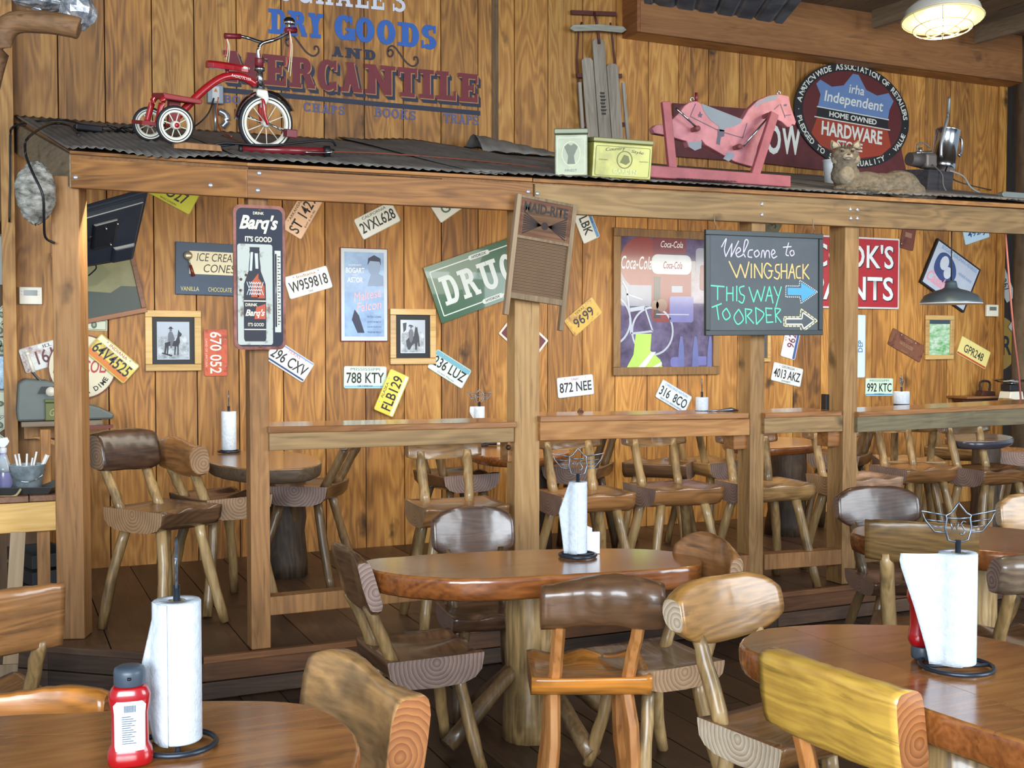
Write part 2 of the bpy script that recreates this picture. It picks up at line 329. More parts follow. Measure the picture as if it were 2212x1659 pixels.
# ================================================================ STRUCTURE
W_UP = wood((106, 66, 28), (166, 113, 50), (206, 156, 82), 'Z', rough=.55, knots=.85, lines=1.0, vary=.19, bump=.2)
W_BEAM = wood((112, 72, 36), (166, 112, 58), (200, 148, 88), 'X', rough=.6, knots=.7, lines=.8, vary=.08)
W_BEAMG = wood((98, 76, 48), (148, 116, 74), (182, 148, 98), 'X', rough=.65, knots=.8, lines=.8, vary=.08)
W_POST = wood((106, 72, 38), (152, 106, 60), (184, 136, 84), 'Z', rough=.65, knots=.6, lines=.6, vary=.08)
W_POSTL = wood((116, 84, 48), (162, 122, 74), (192, 154, 102), 'Z', rough=.65, knots=.7, lines=.6, vary=.1)
W_BAR = wood((110, 70, 38), (156, 104, 58), (184, 134, 84), 'X', rough=.18, coat=.6, knots=.4, lines=.7)
W_FLR = wood((38, 27, 20), (62, 44, 31), (88, 64, 46), 'Y', rough=.4, knots=.3, lines=.4, vary=.25, bump=.15)
W_PLAT = wood((46, 32, 22), (76, 53, 36), (104, 76, 52), 'Y', rough=.45, knots=.2, lines=.4, vary=.2, bump=.15)
W_LEFT = wood((74, 52, 32), (104, 76, 50), (128, 98, 68), 'Z', rough=.7, knots=.3, lines=.4, vary=.1)
NAIL = flat((214, 214, 220), .3, .7, noise=0)
XL = onY(30, 700, YW).x; XR = onY(2165, 700, YW).x; PITCHW = .276
# ---- back wall, board by board
wall = empty('wall_back', (0, 0, 0), kind='structure')
bb = MB(); bb.b2((XL-.02, YW+.022, 0), (XR+.02, YW+.10, 4.35)); bb.build('backing', flat((40, 26, 16), .9), wall)
x = XL
rw = random.Random(3)
while x < XR-.02:
    w = PITCHW*rw.uniform(.94, 1.06); x1 = min(x+w, XR); q = rw.uniform(-.0015, .0015)
    m = MB(); m.b2((x+.003, YW+q, 0), (x1-.003, YW+.022, 4.35)); m.build('board', W_UP, wall, bevel=.003); x = x1
m = MB(); m.b2((onY(1062, 200, YW).x, YW-.006, 2.9), (onY(1076, 200, YW).x, YW, 4.3)); m.build('batten', wood((60, 44, 30), (96, 74, 50), (130, 100, 68), 'Z', rough=.8), wall)
m = MB(); m.b2((XR-.09, YW-.022, 0), (XR, YW-.002, 4.3)); m.build('corner_board', W_UP, wall, bevel=.002)
# ---- left side wall strip with trim
wl = empty('wall_left', (0, 0, 0), kind='structure')
YL = 7.34
for i in range(4):
    m = MB(); m.b2((XL-.06-.3*(i+1)+.003, YL, 0), (XL-.06-.3*i-.003, YL+.03, 4.35)); m.build('board', W_LEFT, wl, bevel=.002)
m = MB(); m.b2((XL-.062, YL-.03, 0), (XL+.012, YW+.02, 4.35)); m.build('trim_board', W_UP, wl, bevel=.003)
m = MB(); m.b2((XL-1.2, YL+.03, 0), (XL-.05, YL+.2, 4.35)); m.build('backing', flat((40, 26, 16), .9), wl)
m = MB(); m.b2((XL-1.2, YL-.05, onY(10, 500, YL).z-.03), (XL-.07, YL-.001, onY(10, 486, YL).z+.02)); m.build('ledge_board', W_UP, wl, bevel=.002)
# ---- ceiling and rafters, soffit
cl = empty('ceiling', (0, 0, 0), kind='structure')
CZ = 4.3
W_CEIL = wood((84, 68, 50), (118, 98, 74), (146, 124, 96), 'Y', rough=.8, vary=.1)
m = MB(); m.b2((-5, -.5, CZ+.03), (12, 10.2, CZ+.10)); m.build('deck', flat((70, 55, 42), .9), cl)
x = -4.9
while x < 12:
    if x > 3: 
        m = MB(); m.b2((x+.004, 3, CZ), (x+.276, 10.1, CZ+.03)); m.build('board', W_CEIL, cl, bevel=.002)
    x += .28
for k in range(6):
    m = MB(); a = (4.2+k*1.1, 7.1, CZ-.12); b = (3.6+k*1.1+.8, 4.0, CZ-.12); d = Vector(b)-Vector(a)
    m.box((Vector(a)+Vector(b))*.5, (.05, d.length, .14), Matrix.Rotation(math.atan2(-d.x, d.y), 3, 'Z')); m.build('rafter', W_CEIL, cl, bevel=.003)
sx0 = onY(1384, 60, 7.28).x; SZ = 3.90
m = MB(); m.b2((sx0, 7.28, SZ), (XR, 7.32, CZ)); m.build('soffit_face', wood((104, 64, 34), (140, 92, 50), (168, 116, 68), 'X', rough=.6), cl, bevel=.003)
m = MB(); m.b2((sx0, 7.32, SZ), (XR, 7.498, SZ+.03)); m.build('soffit_board', W_BEAM, cl, bevel=.003)
m = MB(); m.b2((sx0-.03, 7.28, SZ), (sx0-.001, 7.498, CZ)); m.build('soffit_end', wood((110, 64, 34), (150, 92, 50), (170, 116, 68), 'Y', rough=.6), cl, bevel=.003)
# grey metal roofing hanging under the ceiling
zz = 3.72; pts = [onZ(1395, -45, zz), onZ(1388, 6, zz), onZ(1470, 22, zz), onZ(1690, 54, zz), onZ(1775, -45, zz)]
mm = MB(); A, B, Cc, D = onZ(1380, -60, zz), onZ(1392, 8, zz), onZ(1690, 52, zz), onZ(1790, -70, zz)
nx, ny = 60, 4; vs = []
for j in range(ny+1):
    for i in range(nx+1):
        u, v = i/nx, j/ny; p = (B*(1-u)+Cc*u)*(1-v)+(A*(1-u)+D*u)*v; r = (u*7) % 1; p = p+Vector((0, 0, .02*max(0, 1-abs(r-.5)*8))); vs.append(p)
mm.add(vs, [(j*(nx+1)+i, j*(nx+1)+i+1, (j+1)*(nx+1)+i+1, (j+1)*(nx+1)+i) for j in range(ny) for i in range(nx)])
o = mm.build('metal_roofing', speck((84, 94, 106), (120, 130, 142), 5, rough=.5, metal=.1), None); sd = o.modifiers.new('s', 'SOLIDIFY'); sd.thickness = .004
o['kind'] = 'structure'; o.name = 'trim_1'
# ---- dark room beyond the right end of the wall
wr = empty('wall_right', (0, 0, 0), kind='structure')
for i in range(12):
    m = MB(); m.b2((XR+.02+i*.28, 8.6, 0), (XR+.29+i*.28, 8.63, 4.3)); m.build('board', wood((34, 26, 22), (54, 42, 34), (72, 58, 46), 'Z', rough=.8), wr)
# ---- floor planks
fl = empty('floor', (0, 0, 0), kind='structure')
m = MB(); m.b2((-5, -3, -.06), (12, 10, -.022)); m.build('subfloor', flat((24, 17, 12), .9), fl)
rf = random.Random(5); x = -1.6
while x < 6.4:
    y = .8+rf.uniform(-.6, 0)
    while y < 7.9:
        l = rf.uniform(1.6, 3.0)
        m = MB(); m.b2((x+.0025, y+.002, -.022), (x+.1825, min(y+l, 8.2)-.002, rf.uniform(-.001, .001))); m.build('plank', W_FLR, fl)
        y += l
    x += .185
# ---- platform
pf = empty('platform', (0, 0, 0), kind='structure')
c1 = onZ(440, 1423, PZ); c0 = onZ(100, 1395, PZ); c0b = onZ(-200, 1372, PZ); PYF = YF-.03
c1.y = PYF
def clipboard(xa, xb):
    """front y of the platform at the two sides of a board"""
    def fy(x):
        if x >= c1.x: return PYF
        t = (x-c1.x)/(c0.x-c1.x); return c1.y+(c0.y-c1.y)*t
    return fy(xa), fy(xb)
x = c0b.x; rp = random.Random(8); PXR = 8.6
while x < PXR:
    x1 = x+.29; ya, yb = clipboard(x, x1); q = rp.uniform(-.0015, .001)
    m = MB(); g = .0025
    vs = [(x+g, ya, PZ-.03), (x1-g, yb, PZ-.03), (x1-g, YW-.005, PZ-.03), (x+g, YW-.005, PZ-.03)]
    vs += [(a, b, PZ+q) for a, b, c in vs]
    m.add(vs, [(3, 2, 1, 0), (4, 5, 6, 7), (0, 1, 5, 4), (1, 2, 6, 5), (2, 3, 7, 6), (3, 0, 4, 7)]); m.build('plank', W_PLAT, pf); x = x1
m = MB(); vs = [(c0b.x, c0b.y+.06), (c0.x, c0.y+.06), (c1.x, PYF+.06), (PXR, PYF+.06), (PXR, YW-.01), (c0b.x, YW-.01)]
m.add([(a, b, 0.002) for a, b in vs]+[(a, b, PZ-.032) for a, b in vs], [list(range(5, -1, -1)), list(range(6, 12))]+[[i, (i+1) % 6, 6+(i+1) % 6, 6+i] for i in range(6)]); m.build('core', flat((20, 15, 12), .9), pf)
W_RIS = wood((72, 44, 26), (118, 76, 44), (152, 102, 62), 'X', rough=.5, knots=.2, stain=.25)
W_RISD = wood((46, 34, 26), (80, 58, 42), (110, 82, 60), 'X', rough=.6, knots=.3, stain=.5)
def strip(a, b, z0, z1, th, mat, name, parent, out=0):
    a = Vector((a[0], a[1], 0)); b = Vector((b[0], b[1], 0)); d = (b-a); n = Vector((d.y, -d.x, 0)).normalized()
    if n.y > 0: n = -n
    a = a+n*out; b = b+n*out; m = MB(); L = d.length
    m.b2((0, 0, z0), (L, th, z1)); o = m.build(name, mat, parent, bevel=.003); o.location = a; o.rotation_euler = (0, 0, math.atan2(d.y, d.x)); return o
segs = [((c0b.x, c0b.y), (c0.x, c0.y)), ((c0.x, c0.y), (c1.x, PYF))]
xs = [c1.x, 2.3, 4.0, 6.0, PXR]
for i in range(4): segs.append(((xs[i]+.002, PYF), (xs[i+1]-.002, PYF)))
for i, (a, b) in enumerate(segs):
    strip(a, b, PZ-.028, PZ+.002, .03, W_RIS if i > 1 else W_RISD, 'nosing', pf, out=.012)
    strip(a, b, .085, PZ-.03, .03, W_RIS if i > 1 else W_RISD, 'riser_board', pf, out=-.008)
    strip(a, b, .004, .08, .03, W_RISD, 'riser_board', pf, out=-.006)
# ---- porch frame
pc = empty('porch_frame', (0, 0, 0), kind='structure')
def qboard(name, L, R, Y0, Y1, th, mat, parent, bevel=.004):
    """board whose front corners are (x, ytop, ybottom) on depth Y"""
    tl, bl = onY(L[0], L[1], Y0), onY(L[0], L[2], Y0); tr, br = onY(R[0], R[1], Y1), onY(R[0], R[2], Y1)
    dx = (tr-tl); dx.z = 0; o = Vector((tl.x, tl.y, (tl.z+bl.z)/2)); ang = math.atan2(dx.y, dx.x); inv = Matrix.Rotation(-ang, 3, 'Z')
    bl.x, bl.y = tl.x, tl.y; br.x, br.y = tr.x, tr.y
    f = [inv @ (p-o) for p in (bl, br, tr, tl)]; bk = [p+Vector((0, th, 0)) for p in f]
    m = MB(); m.add(f+bk, [(0, 1, 2, 3), (7, 6, 5, 4), (4, 5, 1, 0), (1, 5, 6, 2), (2, 6, 7, 3), (3, 7, 4, 0)])
    ob = m.build(name, mat, parent, bevel=bevel); ob.location = o; ob.rotation_euler = (0, 0, ang); return ob
P1 = onD(162, 1368, 5.45); Y1P = P1.y
YB = YF-.04
bm1 = qboard('beam', (152, 333, 405), (533, 359, 427), Y1P-.11, YB, .04, W_BEAM, pc)
bm2 = qboard('beam', (534, 359, 427), (1152, 394, 456), YB, YB, .04, W_BEAM, pc)
bm3 = qboard('beam', (1156, 396, 459), (2330, 458, 511), YB, YB, .04, W_BEAMG, pc)
def bolt(px, py, Y, parent, r=.011):
    m = MB(); m.lathe([(r, 0), (r, -.003), (r*.6, -.006), (0, -.007)], 12, axis='Y'); o = m.build('bolt', NAIL, parent); p = onY(px, py, Y)
    o.matrix_world = Matrix.Translation(p); o.parent = parent; o.matrix_parent_inverse = Matrix.Identity(4)
    return o
YQ = lambda px: (Y1P-.11)+(YB-(Y1P-.11))*(px-152)/(533-152)
bpy.context.view_layer.update()
for px, py, par in [(163, 383, 1), (455, 400, 1), (1141, 414, 2), (1141, 436, 2), (560, 374, 2), (557, 411, 2), (1161, 418, 3), (1161, 440, 3), (1646, 441, 3), (1646, 464, 3), (1837, 452, 3), (1852, 453, 3), (1838, 472, 3), (1852, 472, 3)]:
    bolt(px, py, (YQ(px)-.002) if par == 1 else YB-.001, pc)
# thin strip board above the beam
qboard('edge_strip', (150, 325, 332), (533, 351, 358), Y1P-.13, YB-.02, .09, W_BEAM, pc, .002)
qboard('edge_strip', (534, 351, 358), (1150, 384, 392), YB-.02, YB-.02, .09, W_BEAM, pc, .002)
qboard('edge_strip', (1152, 385, 393), (2330, 447, 456), YB-.02, YB-.02, .09, W_BEAM, pc, .002)
# side beam from the corner post back to the wall
za = onY(152, 333, Y1P-.11).z; zb = onY(152, 405, Y1P-.11).z; ax = onY(152, 333, Y1P-.11)
zw0 = 2.97
m = MB(); L0 = Vector((ax.x-.005, ax.y, 0)); L1 = Vector((XL+.02, YW-.01, 0)); dd = (L1-L0).normalized(); nn = Vector((dd.y, -dd.x, 0))*.05
vs = []
for off in (Vector((0, 0, 0)), nn):
    vs += [L0+off+Vector((0, 0, zb)), L1+off+Vector((0, 0, zw0-.22)), L1+off+Vector((0, 0, zw0-.04)), L0+off+Vector((0, 0, za))]
m.add(vs, [(3, 2, 1, 0), (4, 5, 6, 7), (0, 1, 5, 4), (1, 2, 6, 5), (2, 3, 7, 6), (3, 0, 4, 7)]); m.build('side_beam', wood((92, 78, 60), (126, 108, 84), (156, 136, 106), 'Y', rough=.7), pc, bevel=.003)
# posts
def post(name, p, w, dpt, z0, z1, rot, mat, **kw):
    m = MB(); n = 6
    for i in range(1): m.b2((-w/2, -dpt/2, z0-p[2] if False else z0), (w/2, dpt/2, z1))
    o = m.build(name, mat, pc, bevel=.005, **kw); o.location = (p[0], p[1], 0); o.rotation_euler = (0, 0, rot); return o
post('post', (P1.x, P1.y, 0), .128, .128, PZ, zb+.06, math.radians(-20), W_POST)
def postat(pl, pr, w, dpt, mat, z1=2.30, yoff=0, z0=PZ):
    a = onY(pl, 900, YF+yoff); b = onY(pr, 900, YF+yoff); return post('post', ((a.x+b.x)/2, YF+yoff+dpt/2, 0), b.x-a.x, dpt, z0, z1, 0, mat)
postat(540, 582, 0, .10, W_POST, 2.3)
postat(1112, 1166, 0, .10, W_POSTL, 2.3)
postat(1621, 1651, 0, .12, W_POSTL, 2.3)
postat(1822, 1852, 0, .14, W_POSTL, 2.3)
# upper doubled blocks beside the right posts
for pl, pr, zt in ((1589, 1600, 1), (1789, 1800, 1)):
    pass
# bar railing
def bar(name, L, R, dpt=.34):
    a, b = onY(L[0], L[1], YB), onY(R[0], R[1], YB); th = .03
    m = MB(); vs = [a, b, b+Vector((0, dpt, 0)), a+Vector((0, dpt, 0))]; vs = [v-Vector((0, 0, th)) for v in vs]+vs
    m.add(vs, [(3, 2, 1, 0), (4, 5, 6, 7), (0, 1, 5, 4), (1, 2, 6, 5), (2, 3, 7, 6), (3, 0, 4, 7)]); return m.build(name, W_BAR, pc, bevel=.004)
bar('bar_top', (580, 922), (1117, 911)); bar('bar_top', (1168, 899), (1618, 892)); bar('bar_top', (1654, 892), (1819, 887)); bar('bar_top', (1856, 890), (2330, 866))
ap = [((582, 934, 974), (1111, 920, 955), W_BEAMG), ((1167, 911, 952), (1620, 905, 940), W_BEAM), ((1652, 901, 937), (1821, 896, 932), W_BEAMG), ((1853, 900, 934), (2330, 876, 911), wood((70, 64, 50), (116, 104, 78), (150, 134, 98), 'X', rough=.7, knots=.9, stain=.3))]
for L, R, mt in ap: qboard('apron', L, R, YB+.012, YB+.012, .035, mt, pc)
for L, R in (((584, 1290, 1330), (1112, 1240, 1278)), ((1167, 1228, 1264), (1620, 1199, 1236)), ((1652, 1198, 1232), (1821, 1187, 1219)), ((1853, 1186, 1217), (2330, 1150, 1180))):
    qboard('lower_rail', L, R, YF+.0, YF+.0, .085, W_POST, pc)
for px, py in ((1093, 975), (1582, 950), (1786, 945)):
    a = onY(px, py, YF+.03); m = MB(); m.box(a+Vector((.06, .05, 0)), (.10, .10, .11)); m.build('knee_block', W_BAR, pc, bevel=.005)
a = onY(1112, 966, YF-.01); m = MB(); m.ball(a+Vector((-.035, 0, 0)), .014, 10); m.build('bolt', flat((70, 48, 32), .5, .5), pc)
# roof sheets: corrugated grey tin
TIN = speck((92, 87, 82), (134, 128, 121), 7, .5, .2, rough=.75, metal=.0, bump=.2, name='tin', stretch=(1, .3, 1))
def zfront(X):
    xa, xb, xc = bx_
    for (x0, z0), (x1, z1) in zip(bx_[:-1], bx_[1:]):
        if X <= x1: break
    return z0+(z1-z0)*(X-x0)/(x1-x0)
bx_ = None
fa = onY(150, 323, Y1P-.16); fb = onY(533, 347, YB-.04); fc = onY(2330, 443, YB-.04)
fm = onY(1150, 381, YB-.04)
FR = [fa, fb, fm, fc]
def front_pt(X):
    X = max(FR[0].x-.6, X); s = 0
    for i in range(len(FR)-1):
        s = i
        if X <= FR[i+1].x: break
    a, b = FR[s], FR[s+1]; t = (X-a.x)/(b.x-a.x); return a+(b-a)*t
def roof_z(X, Y):
    f = front_pt(X); t = (Y-f.y)/(YW-f.y); return f.z+(zw0-f.z)*t
def roof_px(px, py):
    """point of the roof surface seen at a pixel"""
    best = None
    for i in range(400):
        Y = YB+(YW-YB)*i/400; p = onY(px, py, Y); e = abs(p.z-roof_z(p.x, Y))
        if best is None or e < best[0]: best = (e, p)
    p = best[1]; return Vector((p.x, p.y, roof_z(p.x, p.y)))
def sheet(xa, xb, lift, rag=.02, curl=None, over=.0, seed=1, ya=0., back=0.):
    r = random.Random(seed); nx = int((xb-xa)/.011); ny = 14; m = MB(); vs = []
    for j in range(ny+1):
        for i in range(nx+1):
            X = xa+(xb-xa)*i/nx; f = front_pt(X); v = j/ny
            y0 = f.y-over+rag*math.sin(i*.9)*r.random()*(1 if j == 0 else 0)+ya; Y = y0+(YW-.012-back-y0)*v
            z = roof_z(X, Y)+lift+.0045*math.sin(X/.05*2*PI)+.004*math.sin(X*3+Y*2)
            if curl: z += curl(X, v)
            vs.append((X, Y, z))
    m.add(vs, [(j*(nx+1)+i, j*(nx+1)+i+1, (j+1)*(nx+1)+i+1, (j+1)*(nx+1)+i) for j in range(ny) for i in range(nx)], 0, True)
    o = m.build('roof_sheet', TIN, pc); sd = o.modifiers.new('s', 'SOLIDIFY'); sd.thickness = .003; return o
XA = XL+.02
# the leftmost sheet follows the slanting side
def sheet_left():
    nx, ny = 60, 14; vs = []; m = MB()
    for j in range(ny+1):
        v = j/ny
        for i in range(nx+1):
            u = i/nx; lx0 = fa.x-.01; l = Vector((lx0+(XA-lx0)*v, fa.y+(YW-.012-fa.y)*v, 0)); Rr = front_pt(fb.x); rr = Vector((fb.x, Rr.y+(YW-.012-Rr.y)*v, 0))
            p = l*(1-u)+rr*u; ff = fa.z*(1-u)+fb.z*u; z = ff+(zw0-ff)*v; q = u*12*2*PI
            vs.append((p.x, p.y, z+.006+.006*math.sin(q*1.6)+(.012*math.sin(u*9) if j == 0 else 0)))
    m.add(vs, [(j*(nx+1)+i, j*(nx+1)+i+1, (j+1)*(nx+1)+i+1, (j+1)*(nx+1)+i) for j in range(ny) for i in range(nx)], 0, True)
    o = m.build('roof_sheet', TIN, pc); sd = o.modifiers.new('s', 'SOLIDIFY'); sd.thickness = .003
sheet_left()
xc1 = roof_px(940, 345).x; xc2 = roof_px(1230, 370).x; xc3 = roof_px(1700, 395).x
sheet(fb.x-.02, xc1, .008, seed=2)
sheet(xc1-.15, xc2, .016, seed=3, curl=lambda X, v: .10*max(0, (v-.45))*max(0, math.sin((X-xc1+.15)/(xc2-xc1+.15)*PI))**2+.02*math.sin(X*7)*v)
sheet(xc2-.1, xc3, .008, seed=4)
sheet(xc3-.1, FR[3].x, .014, seed=5)
# curled tin end near the wall
m = MB(); vs = []; p = roof_px(1150, 345)
for j in range(9):
    for i in range(15):
        u = i/14; v = j/8; vs.append((p.x-.25+.62*u, p.y+.25+.35*v, roof_z(p.x, p.y+.25+.35*v)+.03+.10*math.sin(PI*min(1, v*1.1))*(1-.8*u)+.006*math.sin(u*60)))
m.add(vs, [(j*15+i, j*15+i+1, (j+1)*15+i+1, (j+1)*15+i) for j in range(8) for i in range(14)], 0, True)
o = m.build('curled_sheet', TIN, pc); sd = o.modifiers.new('s', 'SOLIDIFY'); sd.thickness = .004
# roof deck under the tin
m = MB()
nA = [Vector((fa.x+.02, fa.y+.04, fa.z-.012)), Vector((fb.x, YB+.0, fb.z-.012)), Vector((fm.x, YB, fm.z-.012)), Vector((fc.x, YB, fc.z-.012)), Vector((fc.x, YW-.01, zw0-.012)), Vector((XA+.03, YW-.01, zw0-.012))]
n = len(nA); m.add(nA+[v-Vector((0, 0, .02)) for v in nA], [list(range(n)), list(range(2*n-1, n-1, -1))]+[[i, n+i, n+(i+1) % n, (i+1) % n] for i in range(n)]); m.build('roof_deck', wood((96, 66, 40), (140, 98, 60), (170, 126, 84), 'Y', rough=.8), pc)
# dark post at the right edge, stone-like bark column
m = MB(); p = onY(2205, 300, 7.3)
m.tube([(p.x+.16, 7.3, 0), (p.x+.13, 7.3, 1.5), (p.x+.17, 7.3, 3), (p.x+.13, 7.3, 4.3)], [.15, .14, .16, .15], 14, jit=.08)
o = m.build('trim_2', speck((60, 48, 36), (120, 100, 76), 6, .5, .2, rough=.9, bump=.8, stretch=(1, 1, .4))); o['kind'] = 'structure'
# ================================================================ FURNITURE
def wcol(base, d=.62, l=1.28): return tuple(int(c*d) for c in base), base, tuple(min(250, int(c*l)) for c in base)
PAL = {'dark': (84, 58, 42), 'walnut': (104, 74, 50), 'mid': (140, 96, 56), 'tan': (168, 128, 80), 'orange': (186, 118, 48), 'yellow': (206, 158, 70), 'grey': (118, 98, 78), 'pink': (178, 140, 112), 'bark': (122, 92, 52), 'honey': (150, 108, 56)}
END = {'dark': ((84, 64, 56), (158, 132, 120)), 'mid': ((104, 76, 52), (178, 142, 104)), 'light': ((150, 124, 96), (224, 206, 180)), 'orange': ((120, 66, 30), (186, 120, 66))}
LEG_L = wood((88, 66, 40), (158, 126, 80), (202, 172, 122), 'Z', rough=.4, coat=.3, knots=.6, lines=.4, vary=.12, stain=.6, scale=1.0)
LEG_D = wood((58, 44, 30), (108, 82, 52), (156, 126, 86), 'Z', rough=.4, coat=.3, knots=.6, lines=.4, vary=.12, stain=.6, scale=1.0)
LEG_O = wood((138, 84, 40), (180, 118, 62), (208, 148, 88), 'Z', rough=.4, coat=.2, knots=.4, lines=.8, vary=.08)
LEGS = {'light': LEG_L, 'dark': LEG_D, 'orange': LEG_O}
def wmat(k, axis, coat=.45, stain=.2, rough=.34):
    d, m_, l = wcol(PAL[k]); return wood(d, m_, l, axis, rough=rough, coat=coat, knots=.5, lines=.8, vary=.1, stain=stain, scale=1.1)
def stick(name, a, b, r0, r1, mat, parent, seed, n=10, bend=.012, sq=False):
    r = random.Random(seed); a = Vector(a); b = Vector(b); k = 7; P = []; R_ = []
    bx, by = r.uniform(-bend, bend), r.uniform(-bend, bend)
    for i in range(k):
        t = i/(k-1); p = a.lerp(b, t)+Vector((bx, by, 0))*math.sin(PI*t)+Vector((r.uniform(-.002, .002), r.uniform(-.002, .002), 0)); P.append(p); R_.append((r0+(r1-r0)*t)*(1+r.uniform(-.07, .07)*(0 if sq else 1)))
    m = MB(); m.tube(P, R_, 6 if sq else n, jit=0 if sq else .06, smooth=not sq, ref=Vector((0, 1, 0))); return m.build(name, mat, parent, bevel=.002 if sq else 0)
def seat_mesh(w, d, th, z, seed, axis='x', scoop=.022, trap=0., saddle=True, nx=18, ny=12, round_=.5):
    """half-log seat: log axis along x or y, top carved for two thighs"""
    r = random.Random(seed); m = MB(); L_, D_ = (w, d) if axis == 'x' else (d, w)
    nl, nc = nx, ny; secs = []
    ph = r.uniform(0, 6)
    for i in range(nl+1):
        a = -L_/2+L_*i/nl; sec = []
        wob = 1+.025*math.sin(a*14+ph); hw = D_/2*wob*(1+trap*(a/L_ if axis == 'y' else 0))
        for j in range(nc+1):      # top, one side to the other
            c = -hw+2*hw*j/nc; X, Y = (a, c) if axis == 'x' else (c, a)
            u, v = X/(w/2), Y/(d/2)
            s = 0
            if saddle:
                s = scoop*max(0, 1-(v+.15)**2*1.0)*(1-abs(u)**5) + (scoop*.5*(math.cos(u*PI*2.0)*-.5+.5)*max(0, min(1, v+.3)) if v > -.3 else 0)*(1-abs(u)**6)
                s += scoop*.55*max(0, v-.1)*(math.cos((abs(u)-.48)*PI*1.9) if abs(u) < .95 else 0)
            sec.append((c, z-s*(1-abs(c/hw)**8*.4)))
        k = 9
        for j in range(k):       # underside
            t = PI*j/(k-1); cx = hw*math.cos(t); pw = 2.0/(2-round_*1.0) if False else 1
            sz = abs(math.sin(t))**(1-round_*.45); cc = hw*(abs(math.cos(t))**(.35+.5*round_))*(1 if math.cos(t) > 0 else -1)
            sec.append((cc*.995, z-.014-(th-.014)*sz*(1+.04*math.sin(a*9+ph*2))))
        secs.append((a, sec))
    N = len(secs[0][1]); vs = []
    for a, sec in secs:
        for c, zz in sec: vs.append((a, c, zz) if axis == 'x' else (c, a, zz))
    fs = [(i*N+j, (i+1)*N+j, (i+1)*N+(j+1) % N, i*N+(j+1) % N) for i in range(len(secs)-1) for j in range(N)]
    if axis == 'x': fs = [f for f in fs]
    else: fs = [f[::-1] for f in fs]
    m.add(vs, fs, 0, True); o = 0; e = (len(secs)-1)*N
    f0 = [o+j for j in range(N)]; f1 = [e+j for j in range(N)][::-1]
    if axis == 'y': f0, f1 = f0[::-1], f1[::-1]
    m.f += [f0, f1]; m.m += [1, 1]; m.sm += [False, False]; return m
def back_mesh(w, h, th, seed, curve=.03, shape='slab', lean=.12, corner=.25, wave=.0, nx=20):
    """backrest: length along x, front is +y. centre at origin"""
    r = random.Random(seed); m = MB(); ph = r.uniform(0, 6); secs = []; K = 20
    for i in range(nx+1):
        u = -1+2*i/nx; x = u*w/2
        hh = h/2*(1-corner*abs(u)**4)
        top = hh+wave*math.sin(u*2.6+ph)+r.uniform(-.002, .002); bot = -hh*(1-.05*math.sin(u*3+ph))+wave*.4*math.sin(u*3.4+ph+1)
        yf = th/2-curve*(1-u*u); yb = -th/2-.006*math.sin(u*4+ph)-(curve*.15)*(1-u*u)
        sec = []
        for j in range(K):
            t = 2*PI*j/K; cz = math.sin(t); cy = math.cos(t)
            if shape == 'log': e1, e2 = .85, .85
            elif shape == 'half': e1, e2 = (.35, .9) if cy > 0 else (.85, .85)
            else: e1, e2 = .42, .5
            y = abs(cy)**e1*(yf if cy > 0 else -yb)*(1 if cy > 0 else -1)
            if shape == 'log': y += .009*math.sin(u*7+ph+cz*3)*math.sin(t*2+u*5)+.012*max(0, 1-abs(u-.72)*4)*max(0, -cz)*(1 if cy > 0 else -1)
            zz = abs(cz)**e2*(1 if cz > 0 else -1); zz = zz*(top if zz > 0 else -bot)
            sec.append((y+r.uniform(-.0015, .0015), zz))
        secs.append((x, sec))
    N = K; vs = [(x, y+zz*-lean, zz) for x, sec in secs for y, zz in sec]
    m.add(vs, [(i*N+j, (i+1)*N+j, (i+1)*N+(j+1) % N, i*N+(j+1) % N) for i in range(nx) for j in range(N)], 0, True)
    e = nx*N; m.f += [list(range(N)), [e+j for j in range(N)][::-1]]; m.m += [1, 1]; m.sm += [False, False]; return m
CN = [0]
